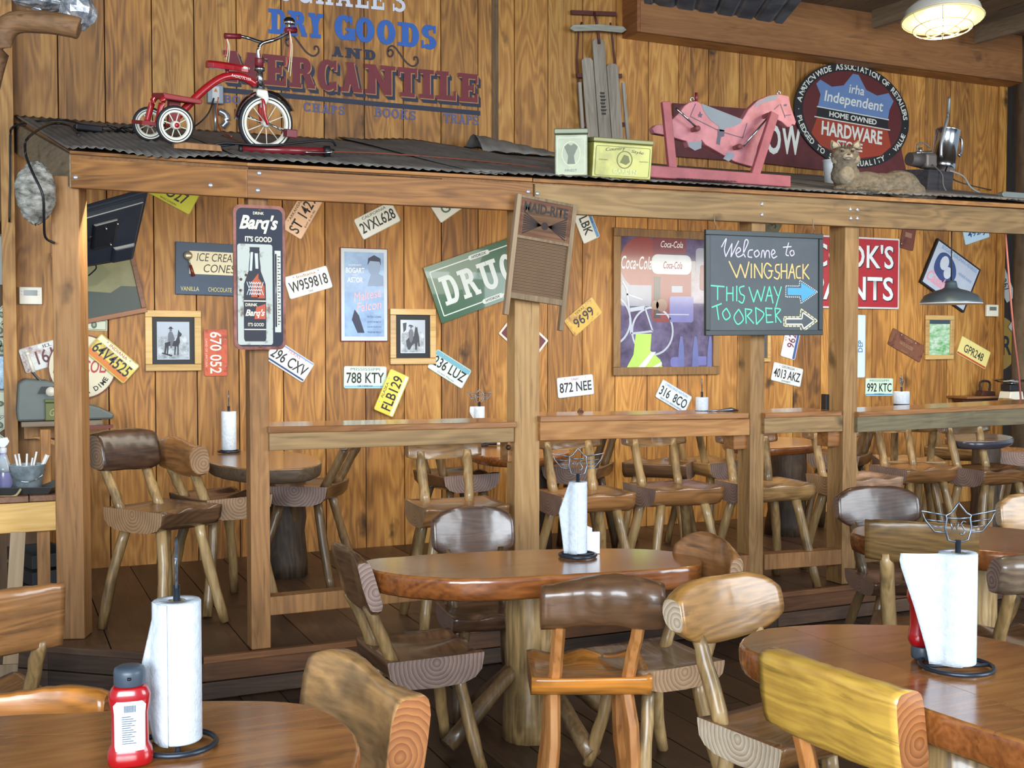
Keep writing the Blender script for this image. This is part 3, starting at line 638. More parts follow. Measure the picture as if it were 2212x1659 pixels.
def chair(label, px, py, phi, sh=.45, zf=0., w=.42, d=.36, th=.085, sc='mid', bc=None, ec='mid', lc='light', axis='x', bw=.42, bh=.20, bth=.07, btop=.83, shape='slab', curve=.035, back=.19, lean=.16, corner=.25, wave=.0, bx=0., sq=False, splay=.10, r=.025, group=None, name='log_chair', cat='chair', stain=.15, saddle=True, pos=None, legs=True, pegs=.13, roll=0., bend=.012, coat=.45, trap=0., bk=None):
    CN[0] += 1; sd = CN[0]*17
    z0 = zf; top = zf+sh
    if bk:
        q = onZ(bk[0], bk[1], zf+btop-bh/2); rz = heading(phi); ly = -d/2-back+.14
        pos = Vector((q.x-(bx*math.cos(rz)-ly*math.sin(rz)), q.y-(bx*math.sin(rz)+ly*math.cos(rz)), 0))
    p = pos or onZ(px, py, top); t = thing(name, label, cat, (p.x, p.y, zf), (0, 0, heading(phi)), group)
    bc = bc or sc
    o = seat_mesh(w, d, th, sh, sd, axis, saddle=saddle, trap=trap, round_=.15 if sq else .5).build('seat', [wmat(sc, axis.upper(), stain=stain, coat=coat), endgrain(*END[ec], axis=axis.upper(), center=(.0, .0, sh-.02), freq=120)], t)
    bz = btop-bh/2; by = -d/2-.0-back+.14
    bo = back_mesh(bw, bh, bth, sd+1, curve, shape, lean, corner, wave).build('backrest', [wmat(bc, 'X', stain=stain, coat=coat), endgrain(*END[ec], axis='X', center=(0, .02, -.02), freq=120)], t)
    bo.location = (bx, by, bz); bo.rotation_euler = (0, roll, 0)
    lm = LEGS[lc]
    for s in (-1, 1):
        xx = s*pegs; stick('back_post', (xx*.92, -d/2+.05, sh-.03), (xx+bx*.9, by-.008+lean*bh*.3, bz-bh/2+.04+math.tan(-roll)*xx), r*(1.0), r*.92, lm, t, sd+3+s, sq=sq, bend=.004)
    if legs:
        for sx in (-1, 1):
            for sy in (-1, 1):
                stick('leg', (sx*w*.31, sy*d*.29, sh-th*.75), (sx*(w*.31+splay), sy*(d*.29+splay), .003), r*1.0, r*(.95 if not sq else 1.0), lm, t, sd+7+sx+3*sy, sq=sq, bend=bend)
    return t
# --- slab tables
def slab(outline, z, th, mats, parent, name='tabletop', cuts=(), inset=.006, k=6):
    P = catmull([(p.x, p.y, 0) for p in outline], k); n = len(P)
    A = sum(P[i].x*P[(i+1) % n].y-P[(i+1) % n].x*P[i].y for i in range(n))
    if A < 0: P = P[::-1]
    c = sum(P, Vector())/n; org = Vector((c.x, c.y, 0)); pl = parent.location if parent else Vector()
    rings = [(z, -inset*1.6), (z-.006, -inset*.3), (z-.02, 0), (z-th*.6, -inset*.3), (z-th+.01, -inset*1.5), (z-th, -inset*4)]
    rr = random.Random(n*3+len(cuts)); jit = [rr.uniform(-.004, .004) for _ in range(n)]
    vs = []; 
    for zz, ins in rings:
        for i in range(n):
            d = (P[i]-c); L = d.length; q = c+d*(1+(ins+jit[i]*(.3 if zz > z-.01 else 1))/L); vs.append(Vector((q.x, q.y, zz))-Vector((pl.x, pl.y, 0)))
    fs = [list(range(n))]+[[(i+1)*n+j, (i+1)*n+(j+1) % n, i*n+(j+1) % n, i*n+j] for i in range(len(rings)-1) for j in range(n)]+[[(len(rings)-1)*n+j for j in range(n)][::-1]]
    bm = bmesh.new(); bv = [bm.verts.new(v) for v in vs]
    for f in fs:
        try: fc = bm.faces.new([bv[i] for i in f])
        except ValueError: continue
    bm.faces.ensure_lookup_table()
    for i, f in enumerate(bm.faces):
        if i == 0 or i == len(bm.faces)-1: f.material_index = 0
        else: f.material_index = 1 if f.calc_center_median().z < z-.007 else 0; f.smooth = True
    pieces = [bm]
    for (a, b) in cuts:
        a = Vector((a.x-pl.x, a.y-pl.y, 0)); b = Vector((b.x-pl.x, b.y-pl.y, 0)); nrm = Vector((-(b-a).y, (b-a).x, 0)).normalized(); new = []
        for q in pieces:
            for s in (1, -1):
                c2 = q.copy(); r_ = bmesh.ops.bisect_plane(c2, geom=c2.verts[:]+c2.edges[:]+c2.faces[:], plane_co=a+nrm*.0009*s, plane_no=nrm*s, clear_inner=True, clear_outer=False)
                ed = [e for e in r_['geom_cut'] if isinstance(e, bmesh.types.BMEdge)]
                if len(c2.faces) == 0: c2.free(); continue
                if ed:
                    try: bmesh.ops.holes_fill(c2, edges=ed, sides=200)
                    except Exception: pass
                new.append(c2)
            q.free()
        pieces = new
    obs = []
    for q in pieces:
        me = bpy.data.meshes.new(name); q.to_mesh(me); q.free()
        for m_ in mats: me.materials.append(m_)
        o = bpy.data.objects.new(name if not cuts else 'plank', me); COL.objects.link(o); o.parent = parent; obs.append(o)
    return obs
T_TOP = wood((104, 60, 28), (152, 96, 48), (186, 128, 70), 'X', rough=.22, coat=.75, knots=.75, lines=.8, vary=.07, scale=.9)
T_EDGE = wood((84, 44, 20), (138, 80, 38), (176, 112, 58), 'X', rough=.25, coat=.7, knots=.4, lines=.7, vary=.08, stain=.45)
BARK = wood((96, 72, 40), (172, 140, 92), (212, 186, 138), 'Z', rough=.35, coat=.4, knots=.9, lines=.9, stain=.6, scale=1.2)
BARKD = wood((40, 30, 24), (72, 56, 42), (104, 84, 62), 'Z', rough=.6, knots=.6, lines=.9, stain=.5, scale=1.2)
def trunk(name, p, r, z0, z1, mat, parent, seed=1, flare=1.12, n=18):
    rr = random.Random(seed); P = []; R_ = []
    for i in range(9):
        t = i/8; P.append((p[0]+rr.uniform(-.004, .004), p[1]+rr.uniform(-.004, .004), z0+(z1-z0)*t)); R_.append(r*(flare-(flare-1)*min(1, t*3))*rr.uniform(.97, 1.03))
    m = MB(); m.tube(P, R_, n, jit=.04, ref=Vector((0, 1, 0))); return m.build(name, mat, parent)
def table(label, outline, z, th, trunkpx, r, cuts=(), feet=True, zf=0., seed=1, mat=BARK, top=None, edge=None, grp=None, flare=1.12):
    P = [onZ(x, y, z) for x, y in outline]; c = sum(P, Vector())/len(P)
    t = thing('log_table', label, 'table', (c.x, c.y, 0), group=grp)
    slab(P, z, th, [top or T_TOP, edge or T_EDGE], t, cuts=cuts)
    tp = trunkpx if isinstance(trunkpx, Vector) else onZ(trunkpx[0], trunkpx[1], z-th); q = (tp.x-c.x, tp.y-c.y)
    trunk('pedestal', q, r, zf+.003, z-th+.002, mat, t, seed, flare)
    if feet:
        for a in (35, 125, 215, 305):
            a = math.radians(a)-TH; d = Vector((math.cos(a), math.sin(a), 0))
            stick('foot_brace', Vector((q[0], q[1], zf+.30))+d*r*.6, Vector((q[0], q[1], zf+.04))+d*.40, .032, .036, LEG_D, t, seed+int(a*10), n=10)
    return t
TZ = .78
# front-left table
cut = lambda a, b: (onZ(a[0], a[1], TZ), onZ(b[0], b[1], TZ))
table('low round-ended plank table at the front left, holding a red squeeze bottle',
      [(-260, 1600), (-180, 1560), (0, 1545), (216, 1535), (330, 1518), (439, 1512), (557, 1512), (651, 1518), (709, 1537), (750, 1562), (776, 1600), (772, 1650), (730, 1720), (560, 1800), (300, 1840), (0, 1850), (-250, 1800)], TZ, .075, (300, 1660), .11,
      cuts=[cut((-100, 1590), (790, 1575)), cut((-100, 1700), (790, 1662))], seed=11)
# middle table
table('oval orange-brown slab table in the middle, on a pale peeled-log pedestal',
      [(776, 1217), (805, 1207), (870, 1202), (942, 1196), (1111, 1188), (1230, 1185), (1314, 1184), (1400, 1186), (1470, 1193), (1505, 1202), (1518, 1212), (1506, 1220), (1470, 1226), (1400, 1231), (1246, 1240), (1077, 1249), (990, 1250), (909, 1246), (850, 1240), (800, 1230)], TZ, .085, (1147, 1225), .105,
      seed=12, mat=BARK)
# right table
table('long brown slab table with pointed rounded end, at the front right',
      [(1598, 1388), (1612, 1370), (1645, 1358), (1710, 1351), (1800, 1347), (1900, 1348), (1990, 1351), (2060, 1362), (2140, 1377), (2230, 1398), (2420, 1450), (2600, 1540), (2560, 1640), (2400, 1650), (2250, 1612), (2120, 1572), (2010, 1535), (1900, 1498), (1790, 1460), (1690, 1430), (1625, 1408)], TZ, .085, (2068, 1572), .12,
      cuts=[cut((1690, 1350), (2330, 1580))], seed=13)
# far right table
table('reddish slab table behind the front-right table, with a mossy bark-backed chair at it',
      [(1838, 1147), (1850, 1138), (1900, 1132), (1988, 1130), (2080, 1133), (2212, 1143), (2400, 1165), (2420, 1190), (2300, 1200), (2150, 1192), (2000, 1176), (1890, 1163), (1845, 1153)], TZ, .085, (2100, 1175), .11, seed=14, top=wood((96, 52, 30), (140, 82, 50), (172, 110, 70), 'X', rough=.25, coat=.6, knots=.5, lines=.8))
# high tables on the platform
HZ = PZ+.78
table('dark high table in the left corner of the platform, on a dark stump',
      [(452, 985), (500, 976), (570, 972), (640, 977), (685, 988), (693, 1000), (660, 1010), (600, 1014), (530, 1012), (470, 1003), (445, 993)], HZ, .075, (612, 992), .13, feet=False, zf=PZ, seed=21, mat=BARKD, top=wood((92, 62, 36), (134, 96, 58), (166, 126, 82), 'X', rough=.25, coat=.6), edge=wood((50, 38, 28), (84, 66, 48), (116, 94, 70), 'X', rough=.6))
table('orange high table partly hidden behind the washboard post',
      [(1000, 968), (1040, 961), (1120, 957), (1200, 962), (1232, 972), (1200, 984), (1120, 989), (1040, 984)], PZ+.74, .06, (1150, 975), .12, feet=False, zf=PZ, seed=22, mat=BARKD)
table('high table behind the fourth post, on a gnarled stump, under the railing',
      [(1560, 950), (1620, 944), (1700, 944), (1760, 949), (1775, 956), (1740, 962), (1650, 966), (1580, 960)], PZ+.74, .06, (1700, 955), .14, feet=False, zf=PZ, seed=23, mat=BARKD, top=wood((120, 84, 50), (168, 122, 72), (196, 150, 98), 'X', rough=.25, coat=.6))
table('dark grey round high table at the far right end of the platform',
      [(2040, 944), (2060, 939), (2110, 936), (2160, 938), (2190, 944), (2172, 951), (2110, 954), (2060, 951)], PZ+.76, .055, (2130, 946), .10, feet=False, zf=PZ, seed=24, mat=BARKD, top=flat((86, 84, 92), .25, coat=.5), edge=flat((58, 54, 62), .3, coat=.4))
# --- chairs around the low tables
chair('chair with thick rolled-log backrest and orange square legs, in front of the middle table', 1268, 1432, -2, bx=.03, w=.42, d=.36, sc='orange', bc='walnut', ec='orange', lc='orange', bw=.42, bh=.17, bth=.12, btop=.80, shape='log', curve=.0, corner=.06, wave=.018, sq=True, splay=.02, r=.025, lean=.1, back=.17, pegs=.14, trap=0, stain=.25)
chair('dark chair left of the middle table, seat end showing growth rings', 905, 1392, 66, w=.40, d=.38, th=.11, sc='walnut', ec='dark', lc='light', bw=.40, bh=.24, bth=.05, btop=.85, shape='slab', curve=.03, back=.20, lean=.28, splay=.07, r=.025)
chair('dark glossy chair behind the middle table, left of the washboard post', 1030, 1312, 163, bk=(1022, 1150), w=.38, d=.34, sc='dark', ec='dark', lc='dark', bw=.38, bh=.23, bth=.06, btop=.86, shape='half', curve=.035, corner=.45, back=.19, splay=.05)
chair('honey-coloured chair with long oval backrest, between the middle and front-right tables', 1632, 1540, 146, bk=(1567, 1310), w=.35, d=.34, th=.10, sc='mid', bc='honey', ec='light', lc='light', bw=.45, bh=.20, bth=.08, btop=.86, shape='half', curve=.03, corner=.5, back=.20, lean=.2, splay=.05, r=.026)
chair('chair with bright yellow block backrest at the front-right table', 1985, 1680, 60, bk=(1812, 1532), w=.40, d=.36, sc='yellow', bc='yellow', ec='orange', lc='orange', bw=.44, bh=.21, bth=.085, btop=.84, shape='slab', curve=.035, corner=.04, back=.16, lean=.14, stain=.3, sq=True, splay=.03, r=.026)
chair('chair with pale glossy scooped backrest at the right end of the front-left table', 690, 1665, -128, bk=(775, 1560), w=.42, d=.36, sc='honey', bc='tan', ec='orange', lc='light', bw=.44, bh=.26, bth=.10, btop=.80, shape='slab', curve=.05, corner=.12, back=.22, lean=.16, wave=.018, splay=.06)
chair('chair with low orange slab backrest behind the front-left table', 60, 1610, 176, w=.40, d=.34, sc='orange', bc='orange', ec='orange', lc='light', bw=.38, bh=.14, bth=.07, btop=.775, shape='slab', curve=.03, corner=.15, back=.17, wave=.008, bk=(55, 1560))
chair('brown chair at the left edge of the picture, back turned to the room', -60, 1480, -42, w=.40, d=.36, sc='mid', bc='mid', ec='mid', lc='light', bw=.40, bh=.22, bth=.055, btop=.84, shape='slab', curve=.02, corner=.05, back=.20, roll=0, pos=onD(-55, 1500, 3.72))
chair('light-ended chair behind the right end of the middle table', 1478, 1372, -118, bk=(1526, 1215), w=.38, d=.36, sc='grey', bc='mid', ec='mid', lc='light', bw=.36, bh=.20, bth=.06, btop=.87, shape='half', curve=.045, corner=.45, back=.20, splay=.07, wave=.012)
chair('dark chair with big rounded dish-shaped backrest, behind the far right table', 1880, 1243, 176, bk=(1895, 1096), w=.40, d=.38, sc='dark', ec='dark', lc='dark', bw=.44, bh=.22, bth=.07, btop=.86, shape='half', curve=.03, corner=.5, back=.22)
chair('chair with mossy bark-faced plank backrest at the far right table', 2010, 1330, 22, w=.40, d=.36, sc='mid', bc='bark', ec='mid', lc='light', bw=.42, bh=.17, bth=.05, btop=.91, shape='slab', curve=.02, corner=.05, back=.2, stain=.7, r=.03, coat=.1, bk=(1990, 1172))
chair('grey-brown chair cut by the right edge, behind the front-right paper roll', 2240, 1370, -10, w=.42, d=.38, sc='walnut', bc='grey', ec='dark', lc='light', bw=.40, bh=.16, bth=.09, btop=.83, shape='log', curve=.0, corner=.2, back=.2, bk=(2255, 1240))
chair('pale round-shouldered chair at the right edge, behind the far right table', 2240, 1260, 178, w=.40, d=.36, sc='tan', bc='tan', ec='light', lc='light', bw=.38, bh=.22, bth=.06, btop=.84, shape='half', curve=.02, corner=.5, back=.18, bk=(2235, 1112))
# --- stools on the platform
SH = .60
ST = dict(zf=PZ, sh=SH, btop=.90, bh=.10, bth=.06, name='bar_stool', cat='stool', th=.115, w=.44, d=.38, bw=.40, splay=.09, back=.17, r=.027)
def stool(label, px, py, phi, **k):
    a = dict(ST); a.update(k); return chair(label, px, py, phi, **a)
stool('dark stool with thick log backrest at the left end of the platform', 352, 1092, 122, sc='walnut', bc='dark', ec='mid', lc='light', bh=.21, bw=.36, bth=.13, btop=.97, shape='half', curve=.0, corner=.2, w=.38, d=.42, lean=.22, back=.22, bend=.016)
stool('brown stool with knobbly backrest tucked at the left high table', 455, 1095, 48, sc='walnut', bc='mid', ec='mid', lc='light', bh=.18, bw=.42, bth=.10, btop=.90, shape='half', curve=.01, corner=.15, wave=.015, pos=onD(476, 1090, 6.1), lean=.1)
stool('small stool facing left, right of the left high table', 640, 1078, -82, sc='dark', bc='grey', ec='dark', lc='dark', bh=.14, bw=.34, btop=.93, pos=onD(662, 1080, 6.6), splay=.12, lean=.35, back=.24)
G = 'stools lined up along the railing bar'
stool('first stool along the railing bar, left of the washboard post', 985, 1084, 160, sc='mid', bc='tan', ec='mid', group=G)
stool('stool behind the middle table paper roll, right of the washboard post', 1262, 1060, 158, sc='mid', bc='honey', ec='dark', group=G, bh=.09)
stool('orange-brown saddle stool along the bar, second right of the washboard post', 1453, 1046, 158, sc='mid', bc='tan', ec='dark', group=G)
stool('glossy stool along the bar, behind the fourth post', 1652, 1040, 158, sc='tan', bc='mid', ec='dark', group=G, bx=-.02)
stool('pinkish-fronted stool along the bar, behind the fifth post', 1845, 1026, 158, sc='pink', bc='tan', ec='mid', group=G)
stool('wavy-topped stool along the bar, right of the fifth post', 1975, 1006, 158, sc='mid', bc='tan', ec='dark', group=G)
stool('stool with bright shine on its seat, at the right end of the bar', 2135, 1008, 158, sc='mid', bc='bark', ec='dark', group=G)
G2 = 'stools round the high tables at the wall'
for lab, px, d, phi, sc, lc in [
    ('stool at the hidden orange high table, dark grey backrest end showing', 985, 7.15, 60, 'dark', 'dark'),
    ('stool in shadow right of the hidden orange high table', 1250, 7.6, -70, 'walnut', 'dark'),
    ('stool in shadow beneath the framed soft drink print', 1425, 7.8, 20, 'walnut', 'light'),
    ('stool left of the gnarled stump table, greyish backrest', 1535, 7.9, 60, 'tan', 'light'),
    ('stool right of the gnarled stump table', 1815, 8.4, -60, 'walnut', 'dark'),
    ('stool behind the wavy-topped bar stool, tan bark backrest', 1962, 8.0, 10, 'tan', 'light'),
    ('stool at the grey round high table, pale curved backrest', 2068, 9.0, 30, 'tan', 'light'),
    ('stool at the far right end near the dark doorway', 2215, 8.6, -60, 'mid', 'dark')]:
    stool(lab, 0, 0, phi, sc=sc, bc=sc, ec='dark', lc=lc, pos=onD(px, 1000, d), group=G2, bh=.13, btop=.93)
# ================================================================ THINGS ON THE WALLS
WHITE = (226, 230, 224); BLK = (28, 28, 32)
def wallthing(name, label, cat, px, py, ang=0, Y=YW, group=None, off=.004):
    p = onY(px, py, Y-off); return thing(name, label, cat, p, (0, -math.radians(ang), 0), group)
def rrect(w, h, r, n=4, cx=0, cz=0):
    P = []
    for (sx, sz, a0) in ((1, 1, 0), (-1, 1, 90), (-1, -1, 180), (1, -1, 270)):
        for i in range(n+1):
            a = math.radians(a0+90*i/n); P.append((cx+sx*(w/2-r)+r*math.cos(a), cz+sz*(h/2-r)+r*math.sin(a)))
    return P
def circ(cx, cz, r, n=24, rz=None): return [(cx+r*math.cos(2*PI*i/n), cz+(rz or r)*math.sin(2*PI*i/n)) for i in range(n)]
def ring_strip(mb, P, wd, y, mi=0):  # outline band of a closed polygon, inset
    n = len(P); c = Vector((sum(p[0] for p in P)/n, sum(p[1] for p in P)/n)); Q = []
    for i in range(n):
        a, b, d = Vector(P[i-1]), Vector(P[i]), Vector(P[(i+1) % n]); t1 = (b-a).normalized(); t2 = (d-b).normalized(); nn = Vector((-(t1+t2).y, (t1+t2).x)).normalized()
        if nn.dot(c-b) < 0: nn = -nn
        Q.append(b+nn*wd)
    for i in range(n): j = (i+1) % n; mb.flat([tuple(P[i]), tuple(P[j]), tuple(Q[j]), tuple(Q[i])], y, mi)
def plate(label, px, py, ang, main, top=None, bot=None, bg=WHITE, fg=BLK, band=None, topc=(150, 40, 60), botc=None, rust=0, L=.305, H=.152, Y=YW, off=.004, bands=(), mh=.074, mw=None, flip=False, tw=None, mz=0, off2=0):
    t = wallthing('licence_plate', label, 'licence plate', px, py, ang, Y, 'licence plates on the back wall', off)
    base = speck(tuple(int(c*.45) if i else int(c*.7) for i, c in enumerate(bg)), bg, 11, .43 if rust else .2, .07, rough=.4, coat=.2) if rust else flat(bg, .35, coat=.2, noise=.04)
    m = MB(); m.prism(rrect(L, H, .014), -.0018, 0); m.build('plate_blank', base, t)
    fr = MB(); ring_strip(fr, rrect(L, H, .014), .004, -.0026); fr.build('rim', flat(tuple(int(c*.82) for c in bg), .35, noise=0), t)
    for z0, z1, c in bands:
        m = MB(); m.flat([(-L/2+.006, z0*H), (L/2-.006, z0*H), (L/2-.006, z1*H), (-L/2+.006, z1*H)], -.0024); m.build('band', flat(c, .35, noise=.05), t)
    text_obj(main, mh, mw or min(L*.88, len(main)*.041), flat(fg, .5, noise=0), t, 0, mz if mz else (-.004 if top else 0), -.0034, bold=.012, name='number', rot=0)
    if top: text_obj(top, .019, tw or min(L*.75, len(top)*.019), flat(topc, .5, noise=0), t, 0, H/2-.021, -.0034, name='state_name')
    if bot: text_obj(bot, .013, min(L*.7, len(bot)*.012), flat(botc or topc, .5, noise=0), t, 0, -H/2+.017, -.0034, name='lower_lettering')
    b = MB()
    for x in (-.088, .088):
        b.lathe([(.005, 0), (.0045, -.002), (0, -.0028)], 8, (x, -.0018, H/2-.016), axis='Y')
    b.build('screws', NAIL, t); return t
plate('yellow licence plate reading WISCONSIN, poking out under the roof beam', 372, 416, -27, '2-O27', bot='WISCONSIN', bg=(204, 204, 46), botc=BLK, L=.31)
plate('peach licence plate ST 1429, ARKANSAS, right of the bottle sign top', 653, 463, 60, 'ST 1429', 'ARKANSAS', 'EXP 6-30-90', bg=(238, 196, 160), topc=BLK)
plate('white licence plate W959818, right of the bottle sign', 666, 610, 17, 'W959818', 'Indiana', 'TRK', topc=(176, 120, 70), botc=(90, 90, 90))
plate('Texas licence plate 296 CXV with dark blue lower border', 626, 780, -33, '296 CXV', 'TEXAS', bands=[(-.5+.06, -.36, (40, 62, 110)), (.40, .46, (120, 150, 200))], topc=(190, 80, 100))
plate('faded white licence plate 1617, marked ILL', 108, 764, 17, '1617', 'ILL', bg=(206, 210, 206), fg=(96, 40, 50), topc=BLK, L=.33, mh=.085, tw=.05, rust=1)
plate('rusty yellow and orange INDIANA licence plate 64V4525', 243, 775, -42, '64V4525', 'INDIANA', bg=(214, 196, 90), bands=[(-.45, -.2, (206, 120, 40)), (.22, .45, (224, 218, 180))], topc=(170, 60, 50), rust=1, off=.03)
plate('orange licence plate 670 052 hung upright', 466, 762, -90, '670 052', bg=(196, 88, 52), fg=(238, 226, 214), bot='LAND OF LINCOLN', botc=(230, 200, 180), rust=1)
plate('white CALIFORNIA licence plate 2VXL628 near the beam', 815, 476, 28, '2VXL628', 'CALIFORNIA', topc=(70, 70, 80))
plate('white and green licence plate reading GSM under the beam', 975, 438, 35, 'GSM', 'MO', fg=(60, 110, 100), topc=(60, 110, 100), L=.3, mw=.19)
plate('white licence plate LBK right of the washboard top, blue end', 1263, 478, -66, '8 LBK', 'IOWA', bands=[(.30, .46, (90, 150, 210))], topc=(40, 60, 90))
plate('dark yellow TEXAS licence plate CL 9699', 1260, 684, 38, '9699', 'TEXAS', bg=(198, 160, 52), topc=(30, 30, 20), rust=1, L=.30, mw=.19, mh=.075)
plate('pale green licence plate 788 KTY, MISSISSIPPI', 789, 815, -1, '788 KTY', 'MISSISSIPPI', 'OKTIBBEHA', bg=(206, 230, 210), topc=(110, 130, 120), botc=(30, 40, 40), bands=[(-.46, -.38, (120, 180, 220))])
plate('yellow ALASKA licence plate FLB129 hung steeply', 846, 849, 66, 'FLB129', 'ALASKA', bg=(230, 206, 70), topc=(40, 40, 50), bands=[(-.46, -.3, (236, 226, 190))], off=.03)
plate('pale licence plate 236 LUZ with teal picture top', 971, 797, -31, '236 LUZ', bg=(212, 232, 220), bands=[(.24, .46, (110, 170, 190))], bot='Great Places', botc=(90, 110, 130))
plate('white licence plate 872 NEE below the yellow Texas plate', 1243, 834, 5, '872 NEE', 'Utah!', bg=(214, 222, 230), topc=(190, 80, 100), tw=.06)
plate('white licence plate 316 8CO with round seal, under the soft drink print', 1455, 857, -28, '316  8CO', 'CHEROKEE NATION', 'GREAT STATE AMERICAN INDIAN', bg=(210, 220, 228), topc=(90, 140, 180), botc=(60, 90, 120))
plate('white GEORGIA licence plate 4013 AKZ under the chalkboard', 1700, 809, -12, '4013 AKZ', 'GEORGIA', 'GWINNETT', topc=(50, 50, 60), bg=(216, 222, 222))
plate('white licence plate 962 tucked under the chalkboard', 1709, 735, 76, '962', 'ST', bg=(226, 226, 230), fg=(110, 50, 80), L=.3, bands=[(-.46, -.3, (60, 90, 150))])
plate('narrow blue and white metal strip plate reading DEP', 1858, 748, 90, 'DEP', bg=(206, 222, 230), fg=(80, 120, 160), L=.53, H=.11, mh=.05, mw=.10)
plate('brown rusted licence plate with unreadable lettering', 1958, 746, -24, 'NATE DOZIER', 'DOING', 'SOCIETY', bg=(124, 78, 54), fg=(166, 130, 104), topc=(166, 130, 104), mh=.03, mw=.16, rust=1, L=.40)
plate('yellow and white licence plate GPR248 near the wall end', 2103, 762, -23, 'GPR248', bg=(236, 220, 140), bands=[(-.46, -.36, (190, 80, 50))], fg=(70, 70, 66), L=.38, H=.17)
plate('pale green licence plate 992 KTC above the bar', 1899, 836, -1, '992 KTC', 'MISSISSIPPI', 'OKTIBBEHA', bg=(206, 230, 210), topc=(110, 130, 120), botc=(40, 90, 150), bands=[(-.46, -.38, (90, 150, 210))])
plate('pale blue licence plate 492 hanging from under the right beam', 2108, 503, 16, '492 J', 'NEW', bg=(180, 208, 226), fg=(50, 90, 130))
plate('dark olive licence plate 59 above the chalkboard', 1672, 480, 60, '59', bg=(84, 84, 58), fg=(24, 24, 20), L=.3, rust=1)
plate('small reddish rusted plate under the beam, right of the red paint sign', 1962, 508, 80, '1', bg=(112, 60, 44), fg=(150, 110, 90), L=.25, rust=1)
for lab, px, py, a, s in [('white licence plate 367 in the dark doorway at the right', 2172, 616, -60, '367'), ('white licence plate 82 hanging tilted at the right picture edge', 2203, 690, 50, '82 UP')]:
    plate(lab, px, py, a, s, bg=(200, 204, 196), Y=8.58, L=.34)
# enamel bottle sign on the second post
def px_frame(name, label, cat, px, py, Y, ang=0): p = onY(px, py, Y); return thing(name, label, cat, p, (0, -math.radians(ang), 0))
t = px_frame('bottle_sign', 'tall rusty navy thermometer sign with a soda bottle, on the second post', 'sign', 560, 600, YB-.012, 0)
t.scale = (.89, 1, .98)
SW, SHh = .262, .660
m = MB(); m.prism(rrect(SW, SHh, .035, 6), -.012, 0); m.build('sign_back', speck((96, 44, 30), (170, 110, 96), 7, .5, .15, rough=.6), t)
m = MB(); m.flat(rrect(SW-.03, SHh-.03, .028, 6), -.0135); m.build('navy_face', speck((96, 80, 66), (30, 34, 52), 10, .30, .05, rough=.3, coat=.4), t)
m = MB(); m.flat(rrect(.176, .46, .012, 4, -.024, -.078), -.0145); m.build('white_panel', speck((120, 106, 88), (190, 194, 184), 14, .40, .05, rough=.35, coat=.3), t)
m = MB(); m.flat([(.075, .125), (.106, .125), (.106, -.25), (.075, -.25)], -.0145); m.build('scale_strip', flat((206, 208, 198), .4), t)
m = MB(); m.tube([(.080, -.018, .11), (.080, -.018, -.225)], .0035, 8); m.build('glass_tube', flat((60, 52, 48), .2, coat=.6), t)
m = MB()
for i in range(24): z = .10-i*.0135; m.flat([(.090, z), (.104 if i % 2 == 0 else .097, z), (.104 if i % 2 == 0 else .097, z-.005), (.090, z-.005)], -.0155)
m.build('scale_marks', flat((90, 74, 64), .6, noise=0), t)
CRM = flat((232, 224, 196), .5, noise=0)
text_obj('DRINK', .013, .055, CRM, t, -.005, .293, -.0150, bold=.02)
text_obj("Barq's", .085, .195, CRM, t, -.004, .243, -.0150, bold=.035, shear=.35)
text_obj("IT'S GOOD", .025, .135, CRM, t, -.006, .175, -.0150, bold=.03)
BOTP = [(.024, .125), (.025, .138), (-.025+.0, .138), (-.024, .125), (-.026, .118), (-.023, .105), (-.028, .06), (-.03, .03), (-.054, -.03), (-.056, -.1), (-.056, -.28), (-.05, -.292), (.05, -.292), (.056, -.28), (.056, -.1), (.054, -.03), (.03, .03), (.028, .06), (.023, .105), (.026, .118)]
BOTP = [(x-.026, z) for x, z in BOTP]
m = MB(); m.flat(BOTP, -.0155); m.build('bottle_print', flat((34, 34, 46), .4, noise=0), t)
m = MB(); m.flat([(x*.8-.005, z) for x, z in [(-.046, -.02), (-.05, -.09), (-.002+.0, -.09), (-.004, .02)]], -.0162); m.flat([(-.006, -.005), (.022, -.04), (.024, -.095), (-.012, -.095), (-.012, -.04)], -.0162); m.build('amber_glow', flat((186, 84, 46), .4), t)
m = MB(); m.flat([(-.046, .115), (-.034, .115), (-.04, .03), (-.052, .03)], -.0162)
m.flat([(-.026, .11), (-.010, .11), (-.008, .04), (-.022, .04)], -.0162)
for i in range(6):
    for s in (1, -1):
        x0, z0 = -.068+.012*i, -.02-.0*i
        m.flat([(x0, z0-.06 if s > 0 else z0), (x0+.0035, z0-.06 if s > 0 else z0), (x0+.026, z0 if s > 0 else z0-.06), (x0+.0225, z0 if s > 0 else z0-.06)], -.0166)
m.build('glass_highlights', flat((206, 214, 218), .4, noise=0), t)
m = MB(); m.flat([(-.081, -.105), (.029, -.105), (.029, -.235), (-.081, -.235)], -.0168); m.build('bottle_label', flat((30, 30, 44), .4, noise=0), t)
m = MB(); m.flat([(-.02, -.135), (.026, -.12), (.026, -.19), (-.03, -.19)], -.0171)
m.build('orange_patch', flat((196, 84, 52), .4), t)
m = MB(); m.flat([(-.081, -.105), (.029, -.105), (.029, -.110), (-.081, -.110)], -.0172); m.flat([(-.081, -.235), (.029, -.235), (.029, -.240), (-.081, -.240)], -.0172); m.build('label_lines', CRM, t)
text_obj('DRINK', .014, .06, CRM, t, -.044, -.125, -.0174, bold=.02); text_obj("Barq's", .04, .098, CRM, t, -.026, -.165, -.0176, bold=.03, shear=.35); text_obj("IT'S GOOD", .016, .08, CRM, t, -.022, -.215, -.0176, bold=.02)
m = MB()
